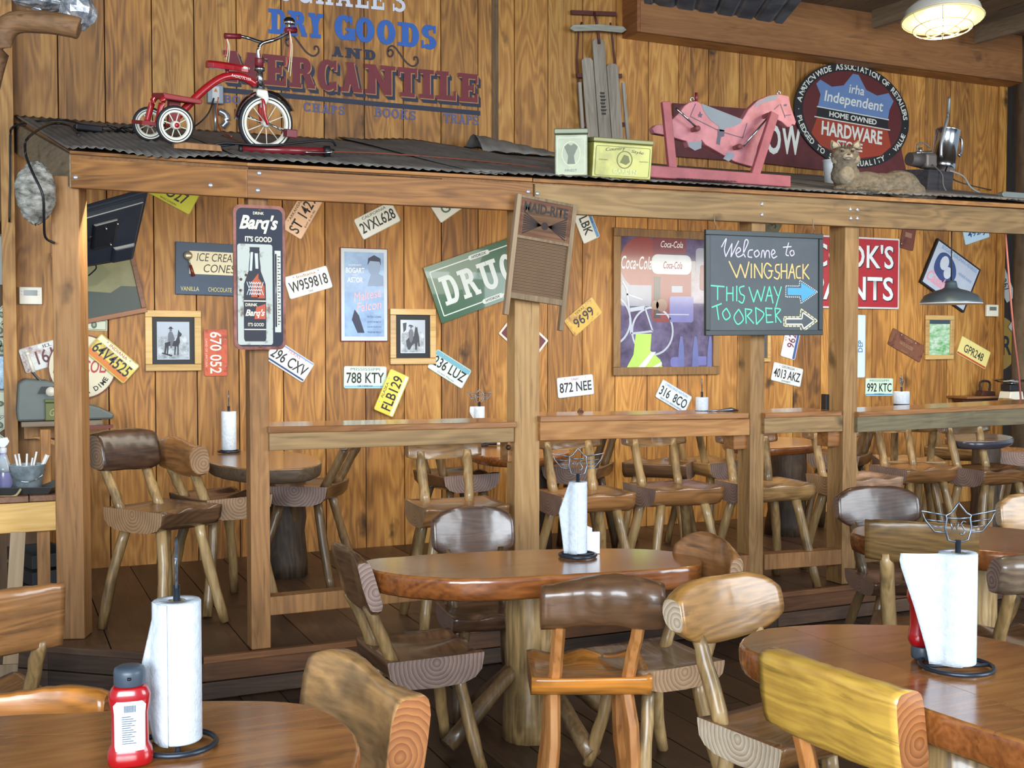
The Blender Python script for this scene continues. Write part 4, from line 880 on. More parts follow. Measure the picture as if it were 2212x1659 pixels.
for x, z in ((-.095, -.01), (-.098, -.06), (-.07, .01), (0, .31), (0, -.315)): m.flat(circ(x, z, .007, 10), -.0158)
m.build('rust_spots', flat((96, 72, 54), .8), t)
# ice cream cones board
t = wallthing('ice_cream_sign', 'blue ICE CREAM CONES sign with a scoop, behind the bottle sign', 'sign', 458, 582, -1, off=.01)
m = MB(); m.prism(rrect(.46, .335, .004), -.012, .008); m.build('board', flat((44, 66, 92), .5), t, bevel=.002)
m = MB(); m.prism([(-.145, -.035), (.20, -.035), (.20, .112), (-.145, .112)], -.014, -.0122); m.build('cream_panel', flat((222, 212, 178), .5), t)
K_ = flat(BLK, .5, noise=0)
text_obj('ICE CREAM', .052, .27, K_, t, .035, .075, -.0146, shear=.2); text_obj('CONES', .052, .20, K_, t, .045, .005, -.0146, shear=.2)
text_obj('VANILLA', .028, .115, flat((196, 190, 120), .5, noise=0), t, -.14, -.13, -.0124); text_obj('CHOCOLATE', .028, .15, flat((196, 190, 120), .5, noise=0), t, .05, -.13, -.0124)
m = MB(); m.ball((-.155, -.024, .08), .028, 14, sy=.5); m.tube([(-.152, -.026, .06), (-.14, -.024, .02)], .005, 8); m.build('scoop', flat((170, 160, 140), .3, .6), t)
m = MB(); m.tube([(-.14, -.024, .02), (-.12, -.024, -.05)], [.009, .012], 10); m.build('scoop_handle', flat((110, 44, 34), .4), t)
# framed cowboy photographs
W_PINE = wood((168, 128, 70), (204, 166, 100), (226, 194, 134), 'X', rough=.4, coat=.3, knots=.1, lines=.3)
def picture(name, label, px, py, w, h, fw, mat_w, frame_mat, ang=0, Y=YW, d=.022):
    t = wallthing(name, label, 'picture', px, py, ang, Y)
    for (a, b, q) in (((-w/2, h/2-fw), (w/2, h/2), 0), ((-w/2, -h/2), (w/2, -h/2+fw), 0), ((-w/2, -h/2+fw+.001), (-w/2+fw, h/2-fw-.001), 1), ((w/2-fw, -h/2+fw+.001), (w/2, h/2-fw-.001), 1)):
        m = MB(); m.b2((a[0], -d, a[1]), (b[0], 0, b[1])); m.build('frame_rail', frame_mat, t, bevel=.003)
    iw, ih = w-2*fw, h-2*fw
    if mat_w:
        m = MB(); m.b2((-iw/2, -.008, -ih/2), (iw/2, -.002, ih/2)); m.build('mount_board', flat((30, 32, 38), .6), t)
    return t, iw-2*mat_w, ih-2*mat_w
def photo(t, w, h, kind):
    m = MB(); m.flat([(-w/2, -h/2), (w/2, -h/2), (w/2, h/2), (-w/2, h/2)], -.009); m.build('print', flat((176, 186, 200), .25, coat=.6, noise=.05), t)
    m = MB(); m.flat([(-w/2+.006, -h/2+.006), (w/2-.006, -h/2+.006), (w/2-.006, h*.12), (w*.1, h*.16), (-w/2+.006, h*.1)], -.0094); m.build('ground_print', speck((120, 130, 140), (196, 204, 212), 22, .5, .15, rough=.3), t)
    D = flat((38, 40, 50), .3, noise=0); G_ = flat((96, 100, 112), .3, noise=0); s = h
    if kind == 1:
        H = [(-.22, -.06), (-.1, -.02), (.06, -.0), (.1, .1), (.12, .22), (.13, .30), (.16, .24), (.22, .18), (.2, .12), (.16, .1), (.17, -.04), (.14, -.12), (.13, -.38), (.10, -.38), (.1, -.16), (.07, -.14), (.05, -.38), (.02, -.38), (.03, -.15), (-.12, -.14), (-.14, -.38), (-.17, -.38), (-.16, -.15), (-.2, -.36), (-.24, -.36), (-.22, -.16)]
        m = MB(); m.flat([(x*s, z*s) for x, z in H], -.0098); m.build('horse_print', D, t)
        R_ = [(-.14, -.02), (-.13, .18), (-.1, .24), (-.03, .24), (.0, .16), (.04, .04), (0, -.02), (-.04, -.2), (-.08, -.2), (-.08, -.02)]
        m = MB(); m.flat([(x*s, z*s) for x, z in R_], -.0102); m.flat([(x*s, z*s) for x, z in circ(-.065, .28, .035, 12)], -.0102); m.build('rider_print', G_, t)
        m = MB(); m.flat([(x*s, z*s) for x, z in [(-.14, .31), (0.01, .31), (-.02, .33), (-.04, .37), (-.09, .37), (-.11, .33)]], -.0104); m.flat([(x*s, z*s) for x, z in [(-.3, -.34), (-.05, -.42), (-.02, -.38), (-.28, -.31)]], -.0100); m.build('hat_print', D, t)
    else:
        H = [(-.2, -.28), (-.22, -.12), (-.1, 0), (.02, .0), (.06, .18), (.08, .32), (.11, .26), (.14, .3), (.16, .14), (.2, -.02), (.22, -.3), (.17, -.3), (.16, -.16), (.12, -.4), (.07, -.4), (.06, -.2), (-.02, -.26), (-.1, -.4), (-.16, -.4)]
        m = MB(); m.flat([(x*s, z*s) for x, z in H], -.0098); m.build('horse_print', D, t)
        R_ = [(-.12, -.04), (-.14, .12), (-.1, .22), (-.02, .22), (.02, .1), (0, -.08), (-.06, -.2), (-.1, -.14)]
        m = MB(); m.flat([(x*s, z*s) for x, z in R_], -.0102); m.flat([(x*s, z*s) for x, z in circ(-.06, .27, .035, 12)], -.0102); m.build('rider_print', G_, t)
        m = MB(); m.flat([(x*s, z*s) for x, z in [(-.15, .31), (0.03, .29), (-.02, .34), (-.1, .36)]], -.0104); m.flat([(x*s, z*s) for x, z in [(-.32, .4), (-.2, .42), (-.22, .2), (-.3, .12)]], -.0100); m.build('hat_print', D, t)
t, w_, h_ = picture('framed_photo', 'pine-framed photo of a rider standing his horse side-on in desert', 374, 736, .345, .385, .042, .03, W_PINE); photo(t, w_, h_, 1)
t, w_, h_ = picture('framed_photo', 'pine-framed photo of a rider on a horse facing front, by the green sign', 891, 727, .335, .385, .042, .035, W_PINE); photo(t, w_, h_, 2)
t, w_, h_ = picture('framed_print', 'pine-framed glass reflecting green foliage, below the hanging lamp', 2027, 729, .325, .385, .04, .0, W_PINE)
m = MB(); m.b2((-w_/2, -.009, -h_/2), (w_/2, -.003, h_/2)); m.build('glass', speck((92, 168, 90), (206, 224, 206), 10, .5, .12, rough=.15, coat=1, stretch=(1, 1, 2.2)), t)  # foliage reflection is painted into the glass colour as green and pale mottling
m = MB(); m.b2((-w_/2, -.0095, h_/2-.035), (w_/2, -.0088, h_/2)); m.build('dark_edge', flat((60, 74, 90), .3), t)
t, w_, h_ = picture('framed_print', 'narrow pine frame half hidden below the chalkboard by the fourth post', 1651, 728, .10, .40, .03, .0, W_PINE)
m = MB(); m.b2((-w_/2, -.006, -h_/2), (w_/2, -.002, h_/2)); m.build('glass', flat((70, 80, 90), .2, coat=1), t)
# old movie sheets as plain blue posters
t = wallthing('film_poster', 'tall blue film poster with pink script title, beside the green drug sign', 'poster', 786, 637, 0)
m = MB(); m.b2((-.168, -.012, -.318), (.168, 0, .318)); m.build('poster_board', flat((110, 44, 44), .6), t)
m = MB(); m.flat([(-.163, -.313), (.163, -.313), (.163, .313), (-.163, .313)], -.0125); m.build('paper_margin', flat((196, 206, 214), .5), t)
m = MB(); m.flat([(-.14, -.285), (.14, -.285), (.14, .29), (-.14, .29)], -.013); m.build('blue_print', speck((74, 112, 166), (128, 168, 208), 7, .5, .2, rough=.4, coat=.3), t)
SK = flat((140, 160, 190), .5, noise=.1); DN = flat((36, 44, 70), .5, noise=0)
m = MB(); m.flat(circ(.07, .19, .045, 16, .06), -.0135); m.flat([(.02, .06), (.135, .06), (.135, .13), (.09, .15), (.05, .15)], -.0134); m.build('figure_print', SK, t)
m = MB(); m.flat([(.022, .2), (.028, .25), (.07, .272), (.115, .25), (.118, .2), (.108, .228), (.04, .232)], -.014); m.flat([(-.07, -.1), (-.04, -.14), (.0, -.26), (-.05, -.26), (-.09, -.17)], -.0135); m.build('dark_print', DN, t)
Wt = flat((226, 232, 236), .5, noise=0); PK = flat((240, 176, 186), .5, noise=0)
text_obj('BOGART', .036, .13, Wt, t, -.065, .165, -.0136, bold=.02); text_obj('ASTOR', .036, .11, Wt, t, -.065, .10, -.0136, bold=.02); text_obj('HUMPHREY', .012, .09, Wt, t, -.065, .20, -.0136); text_obj('MARY', .010, .04, Wt, t, -.065, .133, -.0136)
text_obj('Maltese', .062, .20, PK, t, .02, .0, -.0142, bold=.0, shear=.3, rot=.2); text_obj('Falcon', .062, .18, PK, t, .03, -.075, -.0142, bold=.0, shear=.3, rot=.15)
for i, s in enumerate(('PETER LORRE', 'SYDNEY', 'JOHN HUSTON', 'WARNER BROS.')): text_obj(s, .012, .10, DN, t, .07, -.15-.035*i, -.0136)
t = wallthing('film_poster', 'tilted pale film poster with pink script, behind the hanging grey lamp', 'poster', 2050, 596, -27)
m = MB(); m.b2((-.285, -.025, -.215), (.285, 0, .215)); m.build('poster_board', flat((24, 24, 32), .6), t)
m = MB(); m.flat([(-.268, -.20), (.268, -.20), (.268, .20), (-.268, .20)], -.0255); m.build('paper', flat((184, 194, 212), .4, coat=.4), t)
m = MB(); m.flat([(v.x, v.y) for v in catmull([(-.2, -.05, 0), (-.21, .1, 0), (-.12, .15, 0), (0, .1, 0), (.05, .0, 0), (-.02, -.1, 0)], 6)], -.026); m.build('dark_print', flat((58, 76, 128), .5, noise=.1), t)
m = MB(); m.flat(circ(-.12, .06, .05, 14, .065), -.0265); m.flat(circ(-.05, .0, .045, 14, .055), -.0266); m.build('figure_print', flat((200, 208, 222), .5), t)
B3 = flat((90, 130, 180), .5, noise=0)
text_obj('BOGART BERGMAN HENREID', .032, .46, B3, t, .02, .175, -.0262); text_obj('HENRIE RAINS', .026, .17, B3, t, .15, .06, -.0262)
text_obj('Casabl', .10, .26, flat((226, 150, 170), .5, noise=0), t, -.12, -.11, -.027, bold=.02, shear=.3)
# green drug sign
t = wallthing('drug_sign', 'green enamel DRUGS sign tilted behind the washboard', 'sign', 1048, 598, 19.5, off=.012)
m = MB(); m.prism(rrect(.86, .41, .004), -.012, 0); m.build('sign_plate', speck((96, 110, 84), (28, 84, 58), 9, .34, .04, rough=.3, coat=.4), t)
m = MB(); ring_strip(m, rrect(.80, .33, .01), .008, -.0128)
m.flat(rrect(.17, .034, .016, 4, 0, .163), -.0131); m.flat(rrect(.17, .034, .016, 4, 0, -.163), -.0131); m.build('white_border', flat((206, 216, 214), .4, noise=.03), t)
P_ = slab_text('DRUGS', .205, .72, .14, .26, .17); m = MB()
for i, q in enumerate(P_): m.flat([(x-.355, z-.10) for x, z in q], -.0132-.00016*(i % 13))
m.build('lettering', flat((206, 216, 218), .4, noise=.03), t)
text_obj('HYDROX', .02, .12, K_, t, 0, .163, -.0136, shear=.2, bold=.02); text_obj('HYDROX', .02, .12, K_, t, 0, -.163, -.0136, shear=.2, bold=.02)
# dark red card behind the third post
t = wallthing('red_sign', 'dark red card with white border behind the third post', 'sign', 1131, 728, -40, off=.006)
m = MB(); m.prism(rrect(.34, .22, .01), -.003, 0); m.build('card', flat((220, 214, 208), .5), t); m = MB(); m.flat(rrect(.31, .19, .006), -.0036); m.build('red_face', flat((96, 26, 34), .4), t)
text_obj('R', .04, .04, Wt, t, -.12, .03, -.004)
# framed soft drink print
W_FR = wood((92, 66, 38), (132, 98, 58), (160, 124, 78), 'Z', rough=.6)
t, w_, h_ = picture('framed_print', 'large framed soft drink collage print with a bicycle, left of chalkboard', 1440, 654, .96, 1.115, .062, .0, W_FR)
m = MB(); m.b2((-w_/2, -.006, -h_/2), (w_/2, -.002, h_/2)); m.build('print', speck((58, 44, 72), (120, 110, 146), 6, .5, .22, rough=.12, coat=1), t)
def cp(name, polys, col, y, **k):
    m = MB()
    for q in polys: m.flat(q, y)
    return m.build(name, flat(col, .25, coat=.8, noise=.12), t)
cp('red_disc_print', [circ(-.22, .30, .20, 32)], (130, 42, 44), -.0066)
cp('machine_print', [rrect(.36, .52, .05, 4, .04, .11)], (126, 38, 42), -.0070)
cp('machine_top_print', [rrect(.36, .15, .05, 4, .04, .295)], (196, 204, 214), -.0074)
cp('machine_panel_print', [[(-.12, -.12), (-.06, -.12), (-.06, .2), (-.12, .2)]], (50, 34, 40), -.0075)
cp('coupon_print', [[(.04, .08), (.14, .08), (.14, .13), (.04, .13)]], (140, 150, 176), -.0075)
cp('red_cooler_print', [rrect(.3, .13, .02, 4, .02, .44)], (112, 40, 56), -.0068); cp('red_cooler_print', [rrect(.12, .2, .02, 4, .36, .2)], (112, 40, 56), -.0068)
cp('white_cooler_print', [rrect(.2, .2, .03, 4, .36, .33)], (136, 140, 160), -.0067); cp('grey_wall_print', [rrect(.3, .16, .02, 4, -.26, .05)], (136, 140, 160), -.0067)
CW = flat((222, 226, 232), .3, noise=0)
text_obj('Coca-Cola', .10, .27, CW, t, -.275, .30, -.0080, shear=.3, bold=.01); text_obj('Coca-Cola', .055, .17, flat((150, 50, 60), .3, noise=0), t, .05, .29, -.0080, shear=.3); text_obj('Coca-Cola', .05, .2, CW, t, .04, .45, -.0080, shear=.3)
m = MB()
def hoop(cx, cz, r, w, n=36, a0=0, a1=360):
    for i in range(n):
        p, q = math.radians(a0+(a1-a0)*i/n), math.radians(a0+(a1-a0)*(i+1)/n); m.flat([(cx+r*math.cos(p), cz+r*math.sin(p)), (cx+r*math.cos(q), cz+r*math.sin(q)), (cx+(r-w)*math.cos(q), cz+(r-w)*math.sin(q)), (cx+(r-w)*math.cos(p), cz+(r-w)*math.sin(p))], -.0084-.0001*(i % 2))
hoop(-.13, -.22, .19, .016); hoop(-.52, -.14, .20, .016, 14, -60, 60)
def ln(x0, z0, x1, z1, w): d = Vector((x1-x0, z1-z0)).normalized()*w/2; m.flat([(x0-d.y, z0+d.x), (x1-d.y, z1+d.x), (x1+d.y, z1-d.x), (x0+d.y, z0-d.x)], -.0087)
ln(-.36, .1, -.33, -.12, .014); ln(-.33, -.06, -.2, -.04, .03); ln(-.32, -.24, -.13, -.22, .016); ln(-.4, .16, -.36, .1, .012); ln(-.36, .06, -.22, .02, .012); ln(-.2, -.04, -.13, -.22, .014); ln(-.33, -.12, -.32, -.24, .02); ln(-.1, -.09, .2, -.09, .008)
m.build('bicycle_print', flat((170, 178, 196), .3, coat=.8, noise=.05), t)
cp('vest_print', [[(-.36, -.5), (-.30, -.4), (-.28, -.24), (-.14, -.24), (-.15, -.37), (-.06, -.44), (-.04, -.5)]], (176, 214, 96), -.0088)
cp('vest_stripe_print', [[(-.26, -.5), (-.14, -.38), (-.10, -.38), (-.2, -.5)], [(-.14, -.5), (-.05, -.455), (-.045, -.475), (-.09, -.5)]], (214, 226, 232), -.0092)
cp('bottle_print', [[(.10+dx, -.5), (.16+dx, -.5), (.155+dx, -.36), (.14+dx, -.26), (.12+dx, -.26), (.105+dx, -.36)] for dx in (0, .13, .27)], (104, 110, 168), -.0086)
cp('bag_print', [rrect(.22, .20, .02, 4, .13, -.05), rrect(.13, .07, .01, 4, .3, -.45), rrect(.1, .08, .03, 4, .08, -.46)], (112, 112, 176), -.0085)
cp('sack_print', [circ(-.05, -.02, .05), circ(-.11, -.02, .035)], (130, 96, 78), -.0087)
# red paint sign
t = wallthing('paint_sign', "red COOK'S PAINTS enamel sign partly behind the fifth post", 'sign', 1841, 589, 0, off=.02)
SWp = 1.0; m = MB(); m.prism(rrect(SWp, .60, .012), -.014, 0); m.build('sign_plate', flat((206, 206, 210), .35, coat=.4), t, bevel=.002)
m = MB(); m.flat(rrect(SWp-.03, .57, .008), -.0146); m.build('red_face', flat((170, 30, 42), .3, coat=.5), t)
for s, z in (("COOK'S", .14), ('PAINTS', -.13)):
    text_obj(s, .21, .88, K_, t, .003, z-.004, -.0150, bold=.03); text_obj(s, .20, .865, flat((220, 226, 232), .3, noise=0), t, 0, z, -.0156, bold=.015)
# round sign at the left, partly behind the rusty plate
t = wallthing('round_sign', 'round cream soft drink sign reading COLA and A DIME, behind the first post', 'sign', 178, 792, 0, off=.012)
m = MB(); m.prism(circ(0, 0, .20, 40), -.008, 0); m.build('rim', flat((110, 50, 44), .5), t); m = MB(); m.flat(circ(0, 0, .192, 40), -.009); m.build('cream_face', flat((216, 208, 178), .4, coat=.3), t)
RD = flat((176, 44, 50), .4, noise=0)
text_obj('PEPSI-COLA', .08, .34, RD, t, 0, .0, -.0096, shear=.25, bold=.015)
m = MB(); m.flat(circ(-.01, -.065, .018, 14), -.0096); m.flat(circ(-.02, .07, .02, 14), -.0096); m.build('dots', K_, t)
def arc_text(s, R_, a0, a1, h, mat, par, y, out=True, rz=None, name='lettering'):
    n = len(s)
    for i, ch in enumerate(s):
        if ch == ' ': continue
        a = math.radians(a0+(a1-a0)*(i/(n-1) if n > 1 else .5)); x = R_*math.cos(a); z = (rz or R_)*math.sin(a)
        tx, tz = -R_*math.sin(a), (rz or R_)*math.cos(a)
        if a1 < a0: tx, tz = -tx, -tz
        text_obj(ch, h*(.2 if ch == '.' else 1), None, mat, par, x, z, y, rot=math.atan2(tz, tx), bold=.025, name=name)
arc_text('A DIME', .155, -80, -30, .03, K_, t, -.0096); arc_text('WORTH', .155, -135, -95, .03, K_, t, -.0096)
# thermostats
def thermostat(label, px, py, w, h, Y=YW):
    t = wallthing('thermostat', label, 'thermostat', px, py, 0, Y)
    m = MB(); m.b2((-w/2, -.026, -h/2), (w/2, 0, h/2)); m.build('case', flat((222, 218, 202), .4), t, bevel=.005)
    m = MB(); m.b2((-w*.30, -.0275, h*.0), (w*.30, -.0262, h*.32)); m.build('screen', flat((110, 116, 110), .2), t)
    m = MB()
    for s in (-1, 1):
        for q in (-1, 1): m.ball((s*w*.37, -.0265, h*.15+q*h*.09), .004, 8)
    m.build('buttons', flat((240, 240, 236), .4), t)
thermostat('cream thermostat on the board left of the first post', 66, 639, .128, .105); thermostat('small white thermostat right of the hanging lamp', 2140, 671, .14, .105)
# big painted wall lettering ------------------------------------------------
t = thing('painted_lettering', 'painted DRY GOODS AND MERCANTILE lettering on the upper board wall', 'painted sign', onY(760, 150, YW-.004))
O_ = t.location.copy()
def ppoly(polys, P0, P1, H, y, col, name, dx=0, dz=0):
    """polys in (0..L, 0..h) units already scaled to metres"""
    m = MB(); dz_ = (P1.z-P0.z)/max(1e-6, (P1.x-P0.x))
    for i, q in enumerate(polys): m.flat([(P0.x-O_.x+a+dx, P0.z-O_.z+b+a*dz_+dz) for a, b in q], y-.00016*(i % 13))
    return m.build(name, flat(col, .6, noise=.12), t)
def wline(s, p0, p1, hpx, col, kind='slab', y=-.0012, gap=.14, tt=.2, hb=.15, shadow=None, name='lettering', bold=.0, shear=0):
    P0, P1 = onY(p0[0], p0[1], YW), onY(p1[0], p1[1], YW); H = onY(p0[0], p0[1]-hpx, YW).z-P0.z; Wd = P1.x-P0.x
    if kind == 'slab':
        polys = slab_text(s, H, Wd, gap, tt, hb)
        if shadow:
            for k in (1, 2, 3): ppoly(polys, P0, P1, H, y-.0022*(3-k), shadow, name+'_shadow', dx=.008*k+.004, dz=-.008*k-.004)
            ppoly(polys, P0, P1, H, y-.0066, (176, 126, 78), name+'_outline', dx=.007, dz=-.006)
        ppoly(polys, P0, P1, H, y-(.0088 if shadow else 0), col, name)
    else:
        text_obj(s, H, Wd, flat(col, .6, noise=.1), t, (P0.x+P1.x)/2-O_.x, (P0.z+P1.z)/2+H/2-O_.z, y, bold=bold, shear=shear, rot=math.atan2(P1.z-P0.z, P1.x-P0.x), name=name)
BLU = (44, 92, 168); NAVY = (38, 42, 62); MAR = (112, 34, 44); LBL = (88, 92, 134)
wline("SUCHALE'S", (560, -3), (876, 27), 50, (206, 206, 216))
wline('DRY', (580, 72), (698, 84), 54, BLU, tt=.32, hb=.19, gap=.10); wline('GOODS', (722, 84), (943, 108), 53, BLU, tt=.32, hb=.19, gap=.10)
wline('AND', (717, 122), (811, 131), 22, NAVY, tt=.32, hb=.19)
wline('MERCANTILE', (482, 176), (1030, 223), 67, MAR, tt=.31, hb=.17, shadow=NAVY, gap=.10)
for nm, a, b, h in (('BOOTS', (483, 222), (575, 230), 17), ('CHAPS', (655, 240), (745, 249), 19), ('BOOKS', (809, 252), (898, 260), 20), ('TRAPS', (958, 265), (1033, 271), 20)): wline(nm, a, b, h, LBL, tt=.2)
P0, P1 = onY(478, 200, YW), onY(1037, 250, YW); H = onY(478, 189, YW).z-P0.z; L_ = P1.x-P0.x; ppoly([[(0, 0), (L_, 0), (L_, H), (0, H)]], P0, P1, H, -.0012, NAVY, 'bar')
def swirl(px, py, w, mirror=False):
    P = [(-.5, .12), (-.42, .2), (-.34, .12), (-.38, 0), (-.48, -.02), (-.52, .12), (-.46, .28), (-.3, .3), (-.1, .08), (.1, -.15), (.32, -.25), (.48, -.12), (.46, .04), (.36, .04), (.36, -.06)]
    p = onY(px, py, YW); m = MB(); Q = catmull([(x*w, z*w, 0) for x, z in P], 5, False)
    for a, b in zip(Q[:-1], Q[1:]):
        d = (b-a).normalized()*.006; m.flat([(p.x-O_.x+v.x, p.z-O_.z+v.y) for v in (a+Vector((-d.y, d.x, 0)), b+Vector((-d.y, d.x, 0)), b+Vector((d.y, -d.x, 0)), a+Vector((d.y, -d.x, 0)))], -.0014)
    m.build('swirl', flat((60, 40, 44), .6), t)
swirl(654, 101, .22); swirl(871, 124, .22)
# electrical outlet box with pipe
t = wallthing('outlet_box', 'grey metal outlet box on the upper wall behind the tricycle', 'outlet', 463, 206, 0)
m = MB(); m.b2((-.05, -.05, -.06), (.05, 0, .06)); m.build('box', flat((140, 148, 156), .4, .4), t, bevel=.006)
m = MB(); m.b2((-.022, -.053, -.045), (.022, -.0505, .045)); m.build('socket', flat((196, 196, 190), .4), t); m = MB(); m.flat([(-.012, .012), (.012, .012), (0, .036)], -.0535); m.build('mark', flat((190, 110, 50), .5), t)
m = MB(); m.tube([(.0, -.025, -.06), (.0, -.025, -.24)], .009, 10); m.build('conduit', flat((176, 176, 172), .3, .7), t)
# sled hung on the wall
t = wallthing('sled', 'grey slatted wooden sled hung upright on the upper wall', 'sled', 1298, 185, 5, off=.06)
W_SL = wood((98, 90, 78), (142, 132, 118), (172, 162, 146), 'Z', rough=.8, knots=.1)
IR = flat((92, 48, 40), .6, .3)
for x, z0, z1, tw_ in ((-.104, -.42, .20, .094), (0, -.46, .34, .10), (.104, -.44, .16, .094)):
    m = MB(); m.prism([(x-tw_/2, z0+.02), (x-tw_/2+.02, z0), (x+tw_/2-.02, z0), (x+tw_/2, z0+.02), (x+tw_/2, z1-.02), (x+tw_/2-.02, z1), (x-tw_/2+.02, z1), (x-tw_/2, z1-.02)], -.012, 0); m.build('slat', W_SL, t, bevel=.002)
for s in (-1, 1):
    m = MB(); m.prism([(s*.19-.012, -.40), (s*.19+.012, -.40), (s*.185+.012, .02), (s*.185-.012, .02)], -.02, -.004); m.build('side_rail', wood((120, 112, 100), (160, 152, 140), (190, 184, 172), 'Z', rough=.8), t)
    m = MB(); m.tube([(s*.16, .035, -.44), (s*.17, .045, -.2), (s*.16, .045, .2), (s*.14, .03, .40), (s*.12, .0, .46)], .008, 8); m.build('runner', IR, t)
for z_ in (-.285, .075): m = MB(); m.b2((-.19, .002, z_-.015), (.19, .02, z_+.015)); m.build('cross_bar', IR, t)
m = MB(); m.prism([(-.24, .405), (-.21, .43), (0, .44), (.21, .43), (.24, .405), (.2, .385), (0, .395), (-.2, .385)], -.03, -.012); m.build('steering_bar', wood((120, 116, 104), (158, 156, 142), (186, 184, 170), 'X', rough=.8), t, bevel=.002)
m = MB(); m.tube([(0, -.01, .44), (0, -.02, .30)], .011, 8); m.b2((-.19, .02, .52), (.19, .035, .55)); m.tube([(0, .02, .54), (0, -.01, .42)], .009, 8); m.build('iron_fittings', IR, t)
m = MB()
for i in range(7): m.flat([(-.02-.006*(i % 2), -.05-.025*i), (.02+.006*(i % 3), -.05-.025*i), (.018, -.066-.025*i), (-.018, -.066-.025*i)], -.0125)
m.build('worn_emblem', flat((60, 54, 50), .8), t)
# maroon board sign with oval hardware sign
t = wallthing('board_sign', 'long maroon board reading OW, on the upper wall behind the rocking horse', 'sign', 1700, 300, 0, off=.03)
def on_local(px, py, tt, Y=YW-.03): p = onY(px, py, Y); return (p.x-tt.location.x, p.z-tt.location.z)
bd = [on_local(*q, t) for q in ((1452, 223), (1620, 236), (1930, 258), (1958, 381), (1757, 366), (1640, 352), (1455, 338))]
m = MB(); m.prism(bd, -.012, 0); m.build('board', speck((60, 20, 24), (92, 36, 38), 6, .4, .2, rough=.6), t)
for s, x0, x1 in (('O', 1652, 1686), ('W', 1684, 1730)):
    a, b = on_local(x0, 300, t), on_local(x1, 302, t); text_obj(s, .24, (b[0]-a[0])*.92, flat((214, 216, 208), .5, noise=.05), t, (a[0]+b[0])/2, a[1], -.0135, bold=.03)
t = wallthing('hardware_sign', 'oval HARDWARE STORE sign with blue and red shield, above the bobcat', 'sign', 1841, 250, -3.5, off=.05)
RX, RZ = .605, .425
m = MB(); m.prism(circ(0, 0, RX, 56, RZ), -.012, 0); m.build('black_rim', flat((26, 26, 28), .5), t)
m = MB(); m.flat(circ(0, 0, RX*.86, 56, RZ*.84), -.0126); m.build('maroon_field', flat((88, 30, 32), .5), t)
sh = [(-.40, .20), (-.36, .24), (-.24, .20), (-.12, .23), (-.03, .34), (.03, .34), (.12, .23), (.24, .20), (.36, .24), (.42, .18), (.38, .10), (.37, .02), (-.37, .02), (-.35, .12)]
m = MB(); m.flat(sh, -.0132); m.build('blue_shield', flat((96, 122, 166), .5), t)
m = MB(); m.flat([(-.37, -.065), (.37, -.065), (.42, -.2), (.32, -.29), (.1, -.34), (-.1, -.34), (-.32, -.29), (-.42, -.2)], -.0132); m.build('red_shield', flat((150, 56, 34), .5), t)
m = MB(); m.flat([(-.38, -.06), (.38, -.06), (.37, .015), (-.37, .015)], -.0136); m.build('black_band', flat((26, 26, 28), .5, noise=0), t)
WS = flat((206, 206, 198), .5, noise=.03)
m = MB(); m.flat([(-.38, .022), (.38, .022), (.38, .014), (-.38, .014)], -.014); m.flat([(-.4, -.062), (.4, -.062), (.4, -.07), (-.4, -.07)], -.014); m.build('white_lines', WS, t)
text_obj('irha', .075, .16, WS, t, .02, .215, -.014, bold=.01, shear=.1); text_obj('Independent', .115, .62, WS, t, .0, .105, -.014, bold=.015, shear=.12)
text_obj('HOME OWNED', .045, .50, WS, t, 0, -.022, -.0144, bold=.03); text_obj('HARDWARE', .115, .64, WS, t, 0, -.145, -.014, bold=.03); text_obj('STORE', .07, .27, WS, t, -.02, -.255, -.014, bold=.03)
arc_text('A NATION WIDE ASSOCIATION OF RETAILERS', RX*.93, 172, 8, .048, WS, t, -.0136, rz=RZ*.92); arc_text('. PLEDGED TO SERVE QUALITY . VALUE .', RX*.93, 184, 356, .046, WS, t, -.0136, rz=RZ*.92)
# chalkboard hanging under the beam
t = thing('chalkboard', 'black chalkboard reading Welcome to WINGSHACK THIS WAY TO ORDER, hung under the beam', 'chalkboard')
YC = YF-.10; ca, cb_, cc, cd = onY(1519, 497, YC), onY(1772, 505, YC), onY(1774, 724, YC), onY(1521, 725, YC)
t.location = (ca+cb_+cc+cd)/4; Wc = ((cb_.x-ca.x)+(cc.x-cd.x))/2; Hc = ((ca.z-cd.z)+(cb_.z-cc.z))/2
t.rotation_euler = (0, math.atan2(ca.z-cb_.z, Wc)*0.5, 0)
for a, b in (((-Wc/2, Hc/2-.028), (Wc/2, Hc/2)), ((-Wc/2, -Hc/2), (Wc/2, -Hc/2+.028)), ((-Wc/2, -Hc/2+.0285), (-Wc/2+.028, Hc/2-.0285)), ((Wc/2-.028, -Hc/2+.0285), (Wc/2, Hc/2-.0285))):
    m = MB(); m.b2((a[0], -.022, a[1]), (b[0], 0, b[1])); m.build('frame_rail', flat((48, 56, 56), .4), t, bevel=.003)
m = MB(); m.b2((-Wc/2+.026, -.012, -Hc/2+.026), (Wc/2-.026, -.004, Hc/2-.026)); m.build('slate', speck((70, 74, 84), (84, 92, 92), 2, .5, .2, rough=.5), t)
